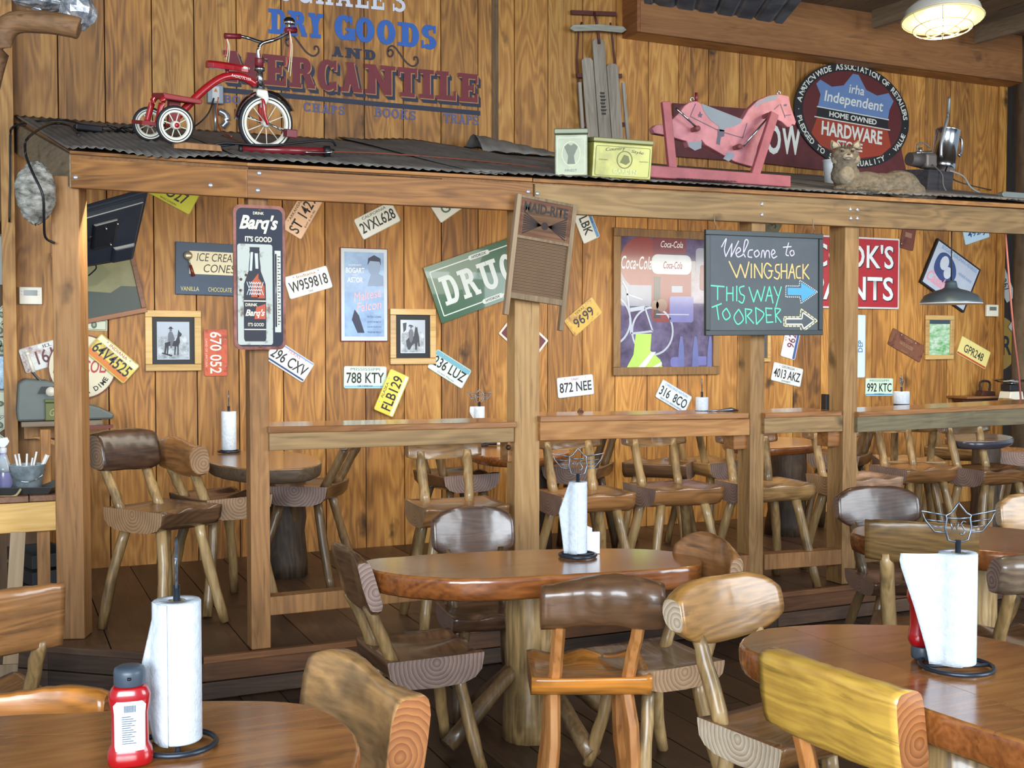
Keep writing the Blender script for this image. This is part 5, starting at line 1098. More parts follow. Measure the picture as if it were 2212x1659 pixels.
def chalk(strokes, col, w=.006, y=-.0128, name='chalk_lettering'):
    m = MB(); y0_ = y
    for si, st in enumerate(strokes):
        Q = [Vector((x*Wc/254-Wc/2, 0, Hc/2-z*Hc/224)) for x, z in st]
        m2 = [Vector((q.x, q.z, 0)) for q in Q]
        if len(m2) > 2 and st[0] != st[-1] or len(m2) > 3: m2 = catmull(m2, 5, False) if len(m2) > 2 else m2
        for ii, (a, b) in enumerate(zip(m2[:-1], m2[1:])):
            if (b-a).length < 1e-6: continue
            y = y0_-.0002*(ii % 5)-.00004*si
            d = (b-a).normalized()*w/2; e = (b-a).normalized()*w*.2; a2, b2_ = a-e, b+e
            m.flat([(a2.x-d.y, a2.y+d.x), (b2_.x-d.y, b2_.y+d.x), (b2_.x+d.y, b2_.y-d.x), (a2.x+d.y, a2.y-d.x)], y)
    return m.build(name, flat(col, .8, noise=0), t)
# coordinates in pixels from the board's top left corner
L2 = lambda *p: list(p)
chalk([L2((34, 36), (44, 18), (40, 40), (43, 56)), L2((43, 56), (56, 28)), L2((56, 28), (54, 56)), L2((54, 56), (70, 22)), L2((64, 50), (74, 42), (70, 36), (64, 46), (68, 56), (78, 52)), L2((78, 52), (90, 24), (84, 20), (80, 44), (84, 56)), L2((100, 40), (92, 42), (90, 54), (98, 56)), L2((110, 40), (103, 46), (107, 55), (114, 48), (110, 40)), L2((118, 56), (120, 42), (124, 42), (126, 56)), L2((126, 56), (129, 42), (135, 42), (136, 56)), L2((140, 50), (148, 44), (144, 38), (140, 46), (144, 56), (152, 52)), L2((178, 22), (172, 46), (178, 50)), L2((166, 32), (184, 30)), L2((186, 38), (181, 42), (184, 50), (190, 46), (188, 38))], (214, 206, 226), .0065)
chalk([L2((50, 66), (66, 100)), L2((66, 100), (74, 72)), L2((74, 72), (84, 100)), L2((84, 100), (92, 66)), L2((97, 70), (97, 100)), L2((104, 100), (104, 70)), L2((104, 70), (120, 100)), L2((120, 100), (120, 68)), L2((140, 74), (130, 68), (124, 84), (132, 100), (140, 94), (140, 84)), L2((134, 84), (144, 84)), L2((158, 70), (150, 72), (150, 84), (158, 90), (154, 101), (146, 98)), L2((162, 68), (162, 100)), L2((174, 68), (174, 100)), L2((162, 84), (174, 84)), L2((178, 100), (186, 68)), L2((186, 68), (192, 100)), L2((180, 86), (190, 86)), L2((204, 72), (196, 76), (196, 96), (205, 98)), L2((210, 68), (210, 100)), L2((222, 68), (211, 84)), L2((211, 84), (224, 100))], (240, 200, 130), .008)
chalk([L2((12, 118), (40, 120)), L2((26, 119), (26, 148)), L2((45, 120), (45, 150)), L2((58, 120), (58, 150)), L2((45, 134), (58, 134)), L2((66, 118), (66, 150)), L2((82, 118), (72, 122), (74, 134), (82, 140), (78, 154), (70, 150)), L2((92, 120), (102, 152)), L2((102, 152), (110, 126)), L2((110, 126), (118, 150)), L2((118, 150), (126, 118)), L2((128, 150), (136, 118)), L2((136, 118), (144, 154)), L2((130, 138), (142, 138)), L2((146, 118), (154, 138)), L2((162, 118), (150, 162)),
       L2((14, 164), (34, 156)), L2((24, 160), (28, 190)), L2((44, 166), (36, 176), (42, 190), (52, 182), (44, 166)), L2((70, 168), (60, 184), (68, 200), (80, 188), (70, 168)), L2((84, 166), (86, 198)), L2((84, 167), (98, 170), (88, 182)), L2((88, 182), (102, 198)), L2((106, 164), (108, 200)), L2((106, 164), (124, 178), (108, 200)), L2((128, 164), (130, 196)), L2((128, 165), (142, 166)), L2((129, 180), (140, 180)), L2((130, 196), (144, 195)), L2((148, 164), (150, 196)), L2((148, 165), (160, 168), (150, 180)), L2((150, 180), (162, 196))], (112, 226, 186), .0075)
def poly_px(P, col, y, name): m = MB(); m.flat([(x*Wc/254-Wc/2, Hc/2-z*Hc/224) for x, z in P], y); return m.build(name, flat(col, .8, noise=.04), t)
AR = [(176, 120), (206, 120), (206, 108), (240, 128), (208, 150), (206, 136), (176, 136)]
poly_px(AR, (92, 170, 226), -.0128, 'blue_arrow')
m = MB()
AO = [(172, 116), (202, 116), (203, 103), (243, 128), (206, 154), (203, 140), (172, 140)]
def dashes(P, k, col, name, w=.006, duty=.5):
    m = MB(); n = len(P)
    for i in range(n):
        a, b = Vector(P[i]), Vector(P[(i+1) % n]); L = (b-a).length; c = max(1, int(L/k))
        for j in range(c):
            p, q = a.lerp(b, j/c), a.lerp(b, (j+duty)/c); p = Vector((p.x*Wc/254-Wc/2, Hc/2-p.y*Hc/224)); q = Vector((q.x*Wc/254-Wc/2, Hc/2-q.y*Hc/224)); d = (q-p).normalized()*w/2
            m.flat([(p.x-d.y, p.y+d.x), (q.x-d.y, q.y+d.x), (q.x+d.y, q.y-d.x), (p.x+d.y, p.y-d.x)], -.0132)
    m.build(name, flat(col, .8, noise=0), t)
dashes(AO, 4, (220, 232, 236), 'arrow_dots')
A2 = [(168, 184), (204, 184), (206, 166), (243, 192), (208, 218), (204, 204), (168, 204)]
dashes(A2, 8, (232, 220, 170), 'arrow_dashes', .007, .8); A3 = [(172, 188), (208, 188), (210, 174), (236, 192), (212, 210), (208, 200), (172, 200)]
dashes(A3, 400, (232, 228, 210), 'arrow_outline', .008, 1)
m = MB()
for x in (-Wc*.42, Wc*.42): m.tube([(x, -.01, Hc/2), (x+.01, -.01, Hc/2+.02), (x, -.01, Hc/2+.04), (x+.004, .0, Hc/2+.085)], .003, 6)
m.build('hanging_string', flat((150, 130, 100), .8), t)
# washboard on the third post
t = thing('washboard', 'wooden washboard reading MAID-RITE nailed to the third post', 'washboard'); YWb = YF-.065
p = onY(1166, 560, YWb); t.location = p; t.rotation_euler = (0, math.radians(7), 0)
wl_ = .31; W_WB = wood((104, 84, 62), (146, 122, 94), (176, 152, 122), 'Z', rough=.8, knots=.2)
for s in (-1, 1):
    m = MB(); m.b2((s*(wl_/2)-.012, -.02, -.34 if s > 0 else -.30), (s*(wl_/2)+.012, .012, .30)); m.build('side_leg', W_WB, t, bevel=.003)
m = MB(); m.b2((-wl_/2+.012, -.014, .10), (wl_/2-.012, .006, .285)); m.build('header_board', wood((96, 66, 44), (140, 104, 72), (166, 130, 96), 'X', rough=.8, knots=.1), t)
for za_, zb_ in ((.285, .30), (.085, .10), (-.215, -.185)): m = MB(); m.b2((-wl_/2+.012, -.018, za_), (wl_/2-.012, .008, zb_)); m.build('cross_rail', W_WB, t, bevel=.002)
m = MB(); vs = []; nz = 72
for i in range(nz+1):
    z = .085-.27*i/nz; y = -.006+.004*math.sin(i*PI*2/4)
    vs += [(-wl_/2+.013, y, z), (wl_/2-.013, y, z)]
m.add(vs, [(2*i, 2*i+2, 2*i+3, 2*i+1) for i in range(nz)], 0, True); m.build('rubbing_panel', flat((122, 96, 72), .5, .3), t)
text_obj('MAID-RITE', .05, .245, flat((40, 30, 26), .6, noise=0), t, 0, .245, -.015, bold=.03)
m = MB()
for i in range(9):
    a = math.radians(-24+i*6); 
    for s in (-1, 1): x0, x1 = .02*s, .12*s; z = .165; m.flat([(x0, z-.002), (x1, z+math.tan(a)*.12-.004), (x1, z+math.tan(a)*.12+.004), (x0, z+.002)], -.0148)
m.flat(circ(0, .165, .02, 12), -.0152); m.build('ray_print', flat((50, 34, 30), .7, noise=0), t)
m = MB(); ring_strip(m, [(-.135, .112), (.135, .112), (.135, .275), (-.135, .275)], .005, -.0146); m.build('red_border', flat((120, 50, 44), .7), t)
# dollar bills and small photos at the left edge
def bill(label, px, py, ang, Y=YL, w=.156, h=.066, col=(200, 206, 184)):
    t = wallthing('banknote', label, 'banknote', px, py, ang, Y, 'banknotes pinned to the wall', off=.003)
    m = MB(); n = 6; vs = []
    for i in range(n+1): x = -w/2+w*i/n; yy = -.002-.004*abs(math.sin(i*1.7+px)); vs += [(x, yy, -h/2), (x, yy, h/2)]
    m.add(vs, [(2*i, 2*i+2, 2*i+3, 2*i+1) for i in range(n)]); m.build('note', flat(col, .7, noise=.05), t)
    m = MB(); ring_strip(m, [(-w/2+.006, -h/2+.005), (w/2-.006, -h/2+.005), (w/2-.006, h/2-.005), (-w/2+.006, h/2-.005)], .004, -.0068); m.flat(circ(0, 0, .017, 14, .022), -.0068); m.build('engraving', flat((92, 106, 88), .7), t)
    m = MB(); m.flat(circ(0, .002, .008, 10, .011), -.0072); m.build('portrait', flat((150, 156, 136), .7), t)
for i, (px, py, a) in enumerate([(2, 598, 0), (4, 680, 50), (0, 714, 2), (-2, 742, 2), (4, 753, -3), (0, 872, 88), (0, 918, 35), (6, 958, -40), (4, 992, 0)]):
    labs = ['topmost banknote at the left picture edge', 'tilted banknote below the topmost one at the left edge', 'scribbled banknote, upper of the pair at the left edge', 'scribbled banknote, lower of the pair at the left edge', 'flat pinned banknote just above the small blue photo', 'upright banknote just below the small blue photo', 'slanted banknote below the upright one at the left edge', 'strongly tilted banknote above the spray bottle level', 'lowest banknote, behind the spray bottle']
    bill(labs[i], px, py, a)
bill('banknote on the board wall just below the tilted landscape painting', 203, 702, -2, YW)
t = wallthing('small_photo', 'small blue photo in black frame at the left picture edge', 'picture', -4, 805, 0, YL)
m = MB(); m.b2((-.05, -.012, -.105), (.05, 0, .105)); m.build('frame', flat((22, 22, 26), .4), t); m = MB(); m.flat([(-.04, -.095), (.04, -.095), (.04, .095), (-.04, .095)], -.0125); m.build('print', speck((70, 110, 150), (180, 210, 226), 20, .5, .15, rough=.3), t)
t = wallthing('grey_panel', 'plain grey metal panel at the upper left edge above the banknotes', 'panel', -12, 560, 0, YL); m = MB(); m.b2((-.11, -.008, -.15), (.11, 0, .15)); m.build('sheet', flat((128, 130, 124), .5, .3), t, bevel=.002)
# tilted landscape painting behind the television
t = wallthing('painting', 'tilted dim landscape painting in brown frame under the television', 'picture', 215, 612, 12, off=.01)
for a, b in (((-.24, .2), (.24, .23)), ((-.24, -.23), (.24, -.2)), ((-.24, -.1995), (-.21, .1995)), ((.21, -.1995), (.24, .1995))):
    m = MB(); m.b2((a[0], -.022, a[1]), (b[0], 0, b[1])); m.build('frame_rail', wood((90, 54, 34), (130, 84, 54), (156, 108, 74), 'X', rough=.5), t, bevel=.003)
m = MB(); m.b2((-.21, -.01, -.2), (.21, -.004, .2)); m.build('canvas', speck((96, 96, 54), (130, 126, 78), 5, .5, .2, rough=.4), t)
m = MB(); m.flat([(-.21, -.2), (.21, -.2), (.21, -.06), (.12, -.04), (.05, -.07), (-.1, -.03), (-.21, -.05)], -.0106); m.build('dark_ground', flat((32, 48, 38), .4), t)
m = MB(); m.flat([(-.12, .0), (-.02, -.01), (.08, .05), (.04, .11), (-.03, .16), (-.12, .1)], -.0104); m.build('cloud_shape', flat((110, 110, 70), .5), t)
# ================================================================ LOOSE OBJECTS
CHROME = flat((200, 204, 210), .12, 1., noise=0); RED = flat((168, 26, 32), .25, coat=.7); REDD = flat((120, 28, 40), .4); RUB = flat((34, 34, 38), .7); IVORY = flat((226, 222, 206), .4, noise=.03); BLACK = flat((22, 22, 26), .5, noise=0)
slope = math.atan2(zw0-fb.z, YW-YB)
def tube_obj(name, P, r, mat, parent=None, n=8, smooth=5, closed=False, label=None, cat=None, group=None):
    Q = catmull(P, smooth, closed) if smooth else [Vector(p) for p in P]
    m = MB(); m.tube(Q, r, n, closed=closed); o = m.build(name, mat, parent)
    if label: tag(o, label, cat, group)
    return o
# ---------- tricycle
pa = roof_px(345, 314); pfw = roof_px(573, 322)
t = thing('tricycle', 'red child tricycle with white-walled wheels, standing on the tin roof', 'tricycle', pa+Vector((0, -.05, .004)), (slope*.8, 0, math.atan2(pfw.y-pa.y, pfw.x-pa.x)*.8))
t.scale = (.93, 1, .94); FX = .57
def wheel(x, y, R_, ns, tw):
    w = empty('wheel', (x, y, R_), parent=t)
    m = MB(); K = 40; vs = []
    m.tube([((R_-tw)*math.cos(2*PI*i/K), 0, (R_-tw)*math.sin(2*PI*i/K)) for i in range(K)], tw, 10, closed=True, ref=Vector((0, 1, 0))); m.build('tyre', RUB, w)
    m = MB()
    for s in (-1, 1):
        m.lathe([(R_-tw*1.0, s*tw*1.02), (R_-tw*1.45, s*tw*1.0), (R_-tw*1.5, s*tw*.8), (R_-tw*1.0, s*tw*.8), (R_-tw*1.0, s*tw*1.02)], 40, axis='Y', smooth=False)
    m.build('white_wall', IVORY, w)
    m = MB(); m.lathe([(R_-tw*1.8, -tw*.7), (R_-tw*2.6, -tw*.75), (R_-tw*2.9, 0), (R_-tw*2.6, tw*.75), (R_-tw*1.8, tw*.7), (R_-tw*1.8, -tw*.7)], 40, axis='Y', smooth=False); m.build('rim', IVORY, w)
    me = None
    for i in range(ns):
        if me is None:
            q = MB(); q.tube([(.012, 0, 0), (R_-tw*2.7, 0, 0)], .0028, 6); me = q.mesh('spoke', IVORY)
        o = bpy.data.objects.new('spoke', me); COL.objects.link(o); o.parent = w; o.rotation_euler = (0, 2*PI*(i+.3)/ns, 0)
    m = MB(); m.lathe([(0, -.03), (.018, -.03), (.022, -.015), (.022, .015), (.018, .03), (0, .03)], 14, axis='Y'); m.build('hub', IVORY, w)
    if R_ < .13: m = MB(); m.lathe([(0, -.036), (.012, -.034), (.013, -.029), (0, -.029)], 12, axis='Y'); m.build('hub_cap', RED, w)
    return w
wheel(FX, 0, .158, 10, .017); wheel(0, .235, .092, 8, .013); wheel(0, -.235, .098, 8, .013)
tube_obj('frame_tube', [(.06, 0, .12), (.12, 0, .19), (.22, 0, .30), (.32, 0, .375), (.42, 0, .39), (.50, 0, .36)], .021, RED, t, 12)
text_obj('RADIO FLYER', .014, .11, IVORY, t, .41, .385, -.0235, rot=-.1, name='lettering', shear=.2)
m = MB(); m.tube([(.515, 0, .47), (.53, 0, .31)], .019, 14); m.build('head_tube', CHROME, t)
m = MB(); m.lathe([(.026, .455), (.03, .45), (.03, .435), (.024, .43)], 16, (.517, 0, 0)); m.build('collar', CHROME, t); m = MB(); m.lathe([(.022, .50), (.024, .495), (.024, .46), (.02, .455)], 16, (.514, 0, 0)); m.build('red_collar', REDD, t)
for s in (-1, 1): tube_obj('fork_leg', [(.535, s*.014, .31), (.542, s*.03, .26), (.55, s*.034, .2), (FX, s*.036, .155)], .011, RED, t, 10)
m = MB(); m.prism([(.50, .335), (.56, .335), (.572, .29), (.545, .235), (.53, .29), (.50, .30)], -.034, .034); m.build('fork_crown', IVORY, t, bevel=.008)
m = MB(); vs = []; n = 26
for i in range(n+1):
    a = math.radians(28+150*i/n); rr_ = .178
    for yy, dr in ((-.026, -.012), (-.013, 0), (.013, 0), (.026, -.012)): vs.append((FX+(rr_+dr)*math.cos(a), yy, .158+(rr_+dr)*math.sin(a)))
m.add(vs, [(i*4+j, i*4+j+1, i*4+j+5, i*4+j+4) for i in range(n) for j in range(3)], 0, True); m.build('mudguard', CHROME, t)
tube_obj('handlebar_stem', [(.51, 0, .49), (.505, 0, .54), (.52, 0, .575), (.56, 0, .595), (.60, 0, .61)], .0095, CHROME, t, 10)
tube_obj('handlebar', [(.39, .13, .605), (.45, .13, .61), (.50, .12, .605), (.55, .06, .59), (.59, 0, .605), (.63, -.08, .64), (.64, -.14, .655), (.60, -.17, .65)], .009, CHROME, t, 10)
for P, Q in (((.36, .13, .60), (.45, .13, .61)), ((.65, -.15, .658), (.585, -.175, .648))):
    m = MB(); m.tube([P, Vector(P).lerp(Vector(Q), .5), Q], [.016, .014, .014], 12); m.build('grip', REDD, t)
for x, y, z, L in ((.37, .13, .595, .12), (.605, -.18, .645, .21)):
    for k in range(3): tube_obj('streamer', [(x, y, z), (x+.005+.006*k, y-.004*k, z-L*.4), (x+.012*k-.008, y-.006, z-L*(.9+.1*k))], .0026, flat((226, 206, 170) if k else (200, 60, 66), .5, noise=0), t, 6)
m = MB(); m.lathe([(0, .034), (.018, .03), (.030, .018), (.034, 0), (.030, -.006), (0, -.008)], 20, (.62, -.13, .69)); m.tube([(.62, -.13, .69), (.62, -.13, .66)], .008, 8); m.build('bell', CHROME, t)
m = MB(); vs = []; n = 16
sp = [(.225, .02), (.24, .055), (.30, .062), (.36, .045), (.41, .022), (.45, .018), (.462, .0)]
P = [(x, w) for x, w in sp]+[(x, -w) for x, w in sp[::-1]]
m.add([(x, w, .415) for x, w in P]+[(x, w*1.05, .44) for x, w in P]+[(x*.98+.006, w*.7, .452) for x, w in P], [list(range(len(P)))[::-1]]+[[k*len(P)+i, k*len(P)+(i+1) % len(P), (k+1)*len(P)+(i+1) % len(P), (k+1)*len(P)+i] for k in range(2) for i in range(len(P))]+[[2*len(P)+i for i in range(len(P))]], 0); m.build('seat', RED, t, bevel=.003)
m = MB(); m.ball((.425, 0, .437), .034, 12, sx=1.15, sy=.7, sz=.42); m.build('seat_nose', IVORY, t)
tube_obj('seat_bracket', [(.33, 0, .37), (.34, .0, .40), (.335, 0, .42)], .01, REDD, t)
m = MB(); m.prism([(-.03, .255), (.16, .245), (.18, .235), (.17, .218), (-.02, .225)], -.11, .11); m.build('rear_step', flat((150, 44, 44), .5), t, bevel=.006)
for s in (-1, 1): tube_obj('rear_strut', [(-.015, s*.085, .232), (-.03, s*.09, .20), (-.05, s*.10, .10)], .016, RED, t, 10)
m = MB(); m.tube([(0, -.23, .092), (0, .23, .092)], .008, 8); m.b2((-.13, -.10, .085), (-.02, .10, .105)); m.b2((.03, -.02, .11), (.09, .02, .22)); m.build('rear_axle', flat((140, 36, 38), .5), t)
for s in (-1, 1):
    m = MB(); m.tube([(FX, s*.045, .158), (FX+s*-.11, s*.06, .158+s*.04)], .006, 8); m.build('crank', CHROME, t)
    m = MB(); m.b2((FX-s*.11-.03, s*.06 if s > 0 else -.12, .158+s*.04-.022), (FX-s*.11+.03, .12 if s > 0 else s*.06, .158+s*.04+.022)); m.build('pedal', REDD, t, bevel=.004)
# ---------- tyre pump, wooden shim, cords on the roof
p = roof_px(620, 338); q = roof_px(712, 344)
t = thing('tyre_pump', 'dark red tyre pump lying on the roof edge below the tricycle', 'pump', p+Vector((0, 0, .03)), (0, -.03, math.atan2(q.y-p.y, q.x-p.x)))
m = MB(); m.tube([(-.22, 0, 0), (.18, 0, 0)], .02, 14); m.build('barrel', flat((120, 32, 36), .35, coat=.4), t)
m = MB(); m.tube([(-.23, 0, 0), (-.215, 0, 0)], .024, 14); m.tube([(.18, 0, 0), (.21, 0, 0)], .028, 14); m.build('end_caps', BLACK, t)
tube_obj('hose', [(-.25, -.02, .02), (-.36, -.03, .0), (-.3, -.04, .02), (-.1, -.05, .012), (.05, -.05, .03), (.2, -.03, .05), (.24, 0, .03)], .006, BLACK, t)
tube_obj('handle', [(.08, -.03, -.012), (.18, -.035, -.012), (.23, -.02, .0), (.20, .0, .02)], .004, CHROME, t)
p = roof_px(425, 330); m = MB(); m.prism([(-.11, -.012), (.11, -.012), (.10, .014), (-.06, .016), (-.11, .004)], -.03, .03); o = m.build('wood_shim', W_POST); o.location = p+Vector((0, -.02, .026)); o.rotation_euler = (slope, 0, 0); tag(o, 'short scrap of brown board lying in front of the tricycle rear wheel', 'board')
def rp(px, py, dz=.02): return roof_px(px, py)+Vector((0, 0, dz))
t = thing('power_adapter', 'black power adapter with tangled cord, on the left of the tin roof', 'adapter', rp(190, 290, .03), (0, 0, .2))
m = MB(); m.b2((-.07, -.03, -.015), (.07, .03, .018)); m.build('case', BLACK, t, bevel=.006)
rc = random.Random(4); P = [(.07, 0, 0)]
for i in range(26): P.append((.13+.15*(i/26)+.06*math.cos(i*1.3)+rc.uniform(-.03, .03), .02+.07*math.sin(i*1.7), .012+.002*i*rc.random()))
tube_obj('cord', P, .0035, BLACK, t, 6, 3)
tube_obj('extension_cord', [rp(170, 300, .02)-Vector((0, 0, 0)), rp(150, 283, .03), rp(110, 280, .03), onY(62, 296, Y1P-.15), onY(55, 330, Y1P-.15), onY(70, 372, Y1P-.22), onY(92, 420, Y1P-.25), onY(95, 470, Y1P-.2), onY(98, 512, Y1P-.1), onY(118, 525, Y1P-.075)], .006, BLACK, label='black cord hanging from the roof corner over the grey nest', cat='cord')
tube_obj('extension_cord', [rp(210, 290, .02), rp(150, 272, .03), rp(90, 268, .02), onY(30, 273, 7.28), onY(22, 300, 7.28), onY(22, 380, 7.28), onY(20, 480, 7.28)], .006, BLACK, label='black cord running down the trim at the far left', cat='cord')
tube_obj('extension_cord', [rp(480, 300), rp(560, 325), rp(700, 335), rp(800, 338), rp(900, 344), rp(1000, 352), rp(1100, 362), rp(1190, 372)], .0035, flat((140, 70, 48), .7), label='thin orange cord lying along the roof left of the tin boxes', cat='cord')
tube_obj('extension_cord', [onY(462, 212, YW-.06), onY(450, 245, YW-.08), onY(425, 270, YW-.10), rp(400, 285, .015)], .005, BLACK, label='black cord plugged in the outlet box behind the tricycle', cat='cord')
tube_obj('extension_cord', [onY(472, 210, YW-.06), onY(468, 240, YW-.05), onY(475, 280, YW-.05), rp(500, 300, .015)], .004, flat((186, 84, 50), .6), label='thin orange cord dropping from the outlet box', cat='cord')
tube_obj('foil_tape', [onY(474, 240, YW-.02), onY(488, 248, YW-.03), onY(490, 262, YW-.03), onY(480, 274, YW-.02)], .022, speck((150, 160, 170), (210, 214, 220), 30, rough=.2, metal=.8), label='torn strip of silvery tape by the outlet box', cat='tape')
# ---------- tins
def tin(label, px, py, w, dp, h, rz, col, lid, name='tin_box'):
    p = roof_px(px, py); t = thing(name, label, 'tin', p+Vector((0, .02, .012)), (slope*.6, 0, rz))
    m = MB(); m.b2((-w/2, -dp/2, 0), (w/2, dp/2, h*.88)); m.build('body', speck(tuple(int(c*.72) for c in col), col, 6, .4, .15, rough=.35, metal=.2), t, bevel=.006)
    m = MB(); m.b2((-w/2-.003, -dp/2-.003, h*.885), (w/2+.003, dp/2+.003, h)); m.build('lid', flat(lid, .4, .2), t, bevel=.005); return t
t = tin('upright grey-green tin with a wheat sheaf emblem, on the roof', 1238, 391, .165, .13, .235, -.5, (140, 144, 118), (112, 116, 90))
INK = flat((110, 116, 96), .5, noise=0); CR2 = flat((206, 206, 168), .5, noise=0)
m = MB(); ring_strip(m, rrect(.14, .18, .012, 3, 0, .10), .004, -.0665); ring_strip(m, circ(0, .11, .048, 24, .062), .005, -.0668); m.build('border_print', CR2, t)
m = MB(); m.flat([(-.02, .06), (.02, .06), (.014, .10), (.034, .145), (.015, .16), (0, .15), (-.015, .16), (-.034, .145), (-.014, .10)], -.067); m.build('sheaf_print', INK, t)
text_obj('FINEST', .012, .06, INK, t, 0, .028, -.067)
t = tin('long yellow tin reading Country Style, beside the grey-green tin', 1334, 399, .335, .14, .20, -.06, (166, 162, 84), (134, 132, 84))
m = MB(); ring_strip(m, circ(.01, .095, .045, 24), .005, -.0715); ring_strip(m, rrect(.31, .15, .01, 3, 0, .085), .003, -.0712); m.flat([(-.015, .08), (.005, .12), (.03, .115), (.04, .085), (.02, .07)], -.072); m.build('emblem_print', flat((110, 112, 60), .5, noise=0), t)
I2 = flat((100, 104, 66), .5, noise=0)
text_obj('Country', .022, .11, I2, t, -.045, .145, -.0722, rot=.12, shear=.2); text_obj('Style', .02, .07, I2, t, .08, .135, -.0722, rot=-.1, shear=.2); text_obj('GARDEN', .022, .14, flat((206, 206, 150), .5, noise=0), t, .015, .035, -.0722, bold=.04)
for x in (-.11, .12): text_obj('PURE FRESH', .006, .05, I2, t, x, .09, -.0722)
# ---------- rocking horse
rh = roof_px(1586, 414); t = thing('rocking_horse', 'pink painted wooden rocking horse on a glider frame, on the roof', 'rocking horse', rh+Vector((0, .14, .012)), (0, 0, 0))
PINK = speck((150, 80, 88), (194, 124, 128), 7, .45, .2, rough=.5); PINK2 = speck((132, 60, 66), (168, 86, 90), 7, .45, .2, rough=.5); GRY = flat((120, 128, 136), .5, noise=.1)
KX, KZ = 3.95*334, 3.95*385
def hp(cx, cy): return ((cx-1480)/KX, (905-cy+(cx-1480)*.062)/KZ)
hb = [(890, 430), (920, 402), (1000, 390), (1060, 350), (1120, 290), (1160, 235), (1200, 208), (1260, 195), (1300, 215), (1480, 275), (1660, 335), (1715, 245), (1800, 165), (1900, 122), (2000, 108), (2080, 120), (2085, 145), (2100, 210), (2150, 340), (2140, 368), (2115, 362), (2100, 385), (2070, 388), (2020, 345), (1960, 320), (1870, 375), (1845, 440), (1800, 560), (1765, 735), (1600, 692), (1500, 640), (1340, 555), (1305, 515), (1290, 590), (1245, 600), (1195, 575), (1180, 530), (1080, 505), (1060, 490), (990, 482), (910, 470)]
m = MB(); m.prism([hp(*c) for c in hb], -.022, .022); m.build('horse_body', PINK, t, bevel=.004)
def hprint(name, pts, mat, y=-.0235): m = MB(); m.flat([hp(*c) for c in pts], y); return m.build(name, mat, t)
hprint('saddle_print', [(1300, 215), (1660, 335), (1640, 370), (1580, 400), (1510, 410), (1500, 440), (1460, 440), (1450, 400), (1380, 350), (1320, 280)], GRY)
hprint('girth_print', [(1440, 420), (1500, 430), (1500, 480), (1470, 490), (1460, 555), (1430, 545), (1440, 480)], flat((74, 70, 84), .5))
for P in ([(1950, 160), (1990, 118), (1900, 128), (1780, 195), (1760, 235), (1830, 190)],): hprint('mane_print', P, GRY)
m = MB()
def hl(a, b, w=.004):
    a, b = Vector(hp(*a)), Vector(hp(*b)); d = (b-a).normalized()*w/2; m.flat([(a.x-d.y, a.y+d.x), (b.x-d.y, b.y+d.x), (b.x+d.y, b.y-d.x), (a.x+d.y, a.y-d.x)], -.0240)
for a, b in (((1250, 220), (1205, 325)), ((1205, 325), (1440, 430)), ((1500, 450), (1660, 490)), ((1660, 490), (1700, 365)), ((2000, 190), (2040, 290)), ((2040, 290), (2100, 280)), ((1990, 200), (1945, 240)), ((2040, 290), (2045, 310))): hl(a, b)
m.flat([hp(*c) for c in [(2030, 195), (2060, 190), (2058, 208), (2035, 210)]], -.0242); m.flat([hp(*c) for c in [(1270, 310), (1284, 300), (1288, 280), (1296, 300), (1312, 305), (1300, 318), (1302, 335), (1288, 324), (1272, 332), (1278, 318)]], -.0242)
m.build('harness_lines', flat((70, 66, 82), .5, noise=0), t)
hprint('hoof', [(1490, 668), (1530, 612), (1590, 620), (1580, 660), (1540, 690)], GRY); hprint('hoof', [(1190, 535), (1305, 525), (1300, 585), (1245, 605), (1195, 575)], GRY)
m = MB()
for cx, cy in ((2010, 95), (1240, 178)): a = hp(cx, cy); m.tube([(a[0]+.012*math.cos(k*PI/5), 0, a[1]+.012*math.sin(k*PI/5)) for k in range(10)], .003, 6, closed=True, ref=Vector((0, 1, 0)))
m.build('screw_eyes', CHROME, t)
m = MB(); a = hp(1275, 120); b = hp(1275, 195); m.tube([(a[0], 0, a[1]), (b[0], 0, b[1])], .008, 8); m.build('red_peg', REDD, t)
def board(name, a, b, w, y0, y1):
    a, b = Vector(a)+Vector(((y0+y1)*.33, 0)), Vector(b)+Vector(((y0+y1)*.33, 0)); d = (b-a).normalized()*w/2; m = MB(); m.prism([(a.x-d.y, a.y+d.x), (b.x-d.y, b.y+d.x), (b.x+d.y, b.y-d.x), (a.x+d.y, a.y-d.x)], y0, y1); return m.build(name, PINK2, t, bevel=.004)
a, b = hp(1020, 250), hp(1080, 800); board('upright', a, b, .05, -.13, -.105); board('upright', (a[0]-.0, a[1]), b, .05, .105, .13)
a, b = hp(1950, 310), hp(1780, 835); board('upright', a, b, .055, -.13, -.105); board('upright', a, b, .055, .105, .13)
b0, b1 = hp(830, 840)[0], hp(2075, 880)[0]
for y in (-.16, .10): board('base_rail', (b0, .035), (b1, .035), .062, y, y+.06)
for cx_ in (1080, 1780): m = MB(); m.b2((hp(cx_, 0)[0]-.03, -.10, .02), (hp(cx_, 0)[0]+.03, .10, .045)); m.build('cross_bar', PINK2, t)
for (c0_, c1_) in (((1095, 290), (1265, 430)), ((1905, 315), (1665, 580))):
    a, b = hp(*c0_), hp(*c1_)
    for y in (-.07, .06): m = MB(); m.tube([(a[0]+y*.7, y-.02, a[1]), (b[0]+y*.5, y, b[1])], .0065, 8); m.build('spring_rod', CHROME, t)
for c in ((1275, 440), (1640, 580), (1900, 310)): a = hp(*c); m = MB(); m.lathe([(0, -.085), (.014, -.083), (.016, -.07), (.012, -.02)], 12, (a[0]-.04, 0, a[1]), axis='Y'); m.build('rubber_knob', flat((120, 60, 60), .6), t)
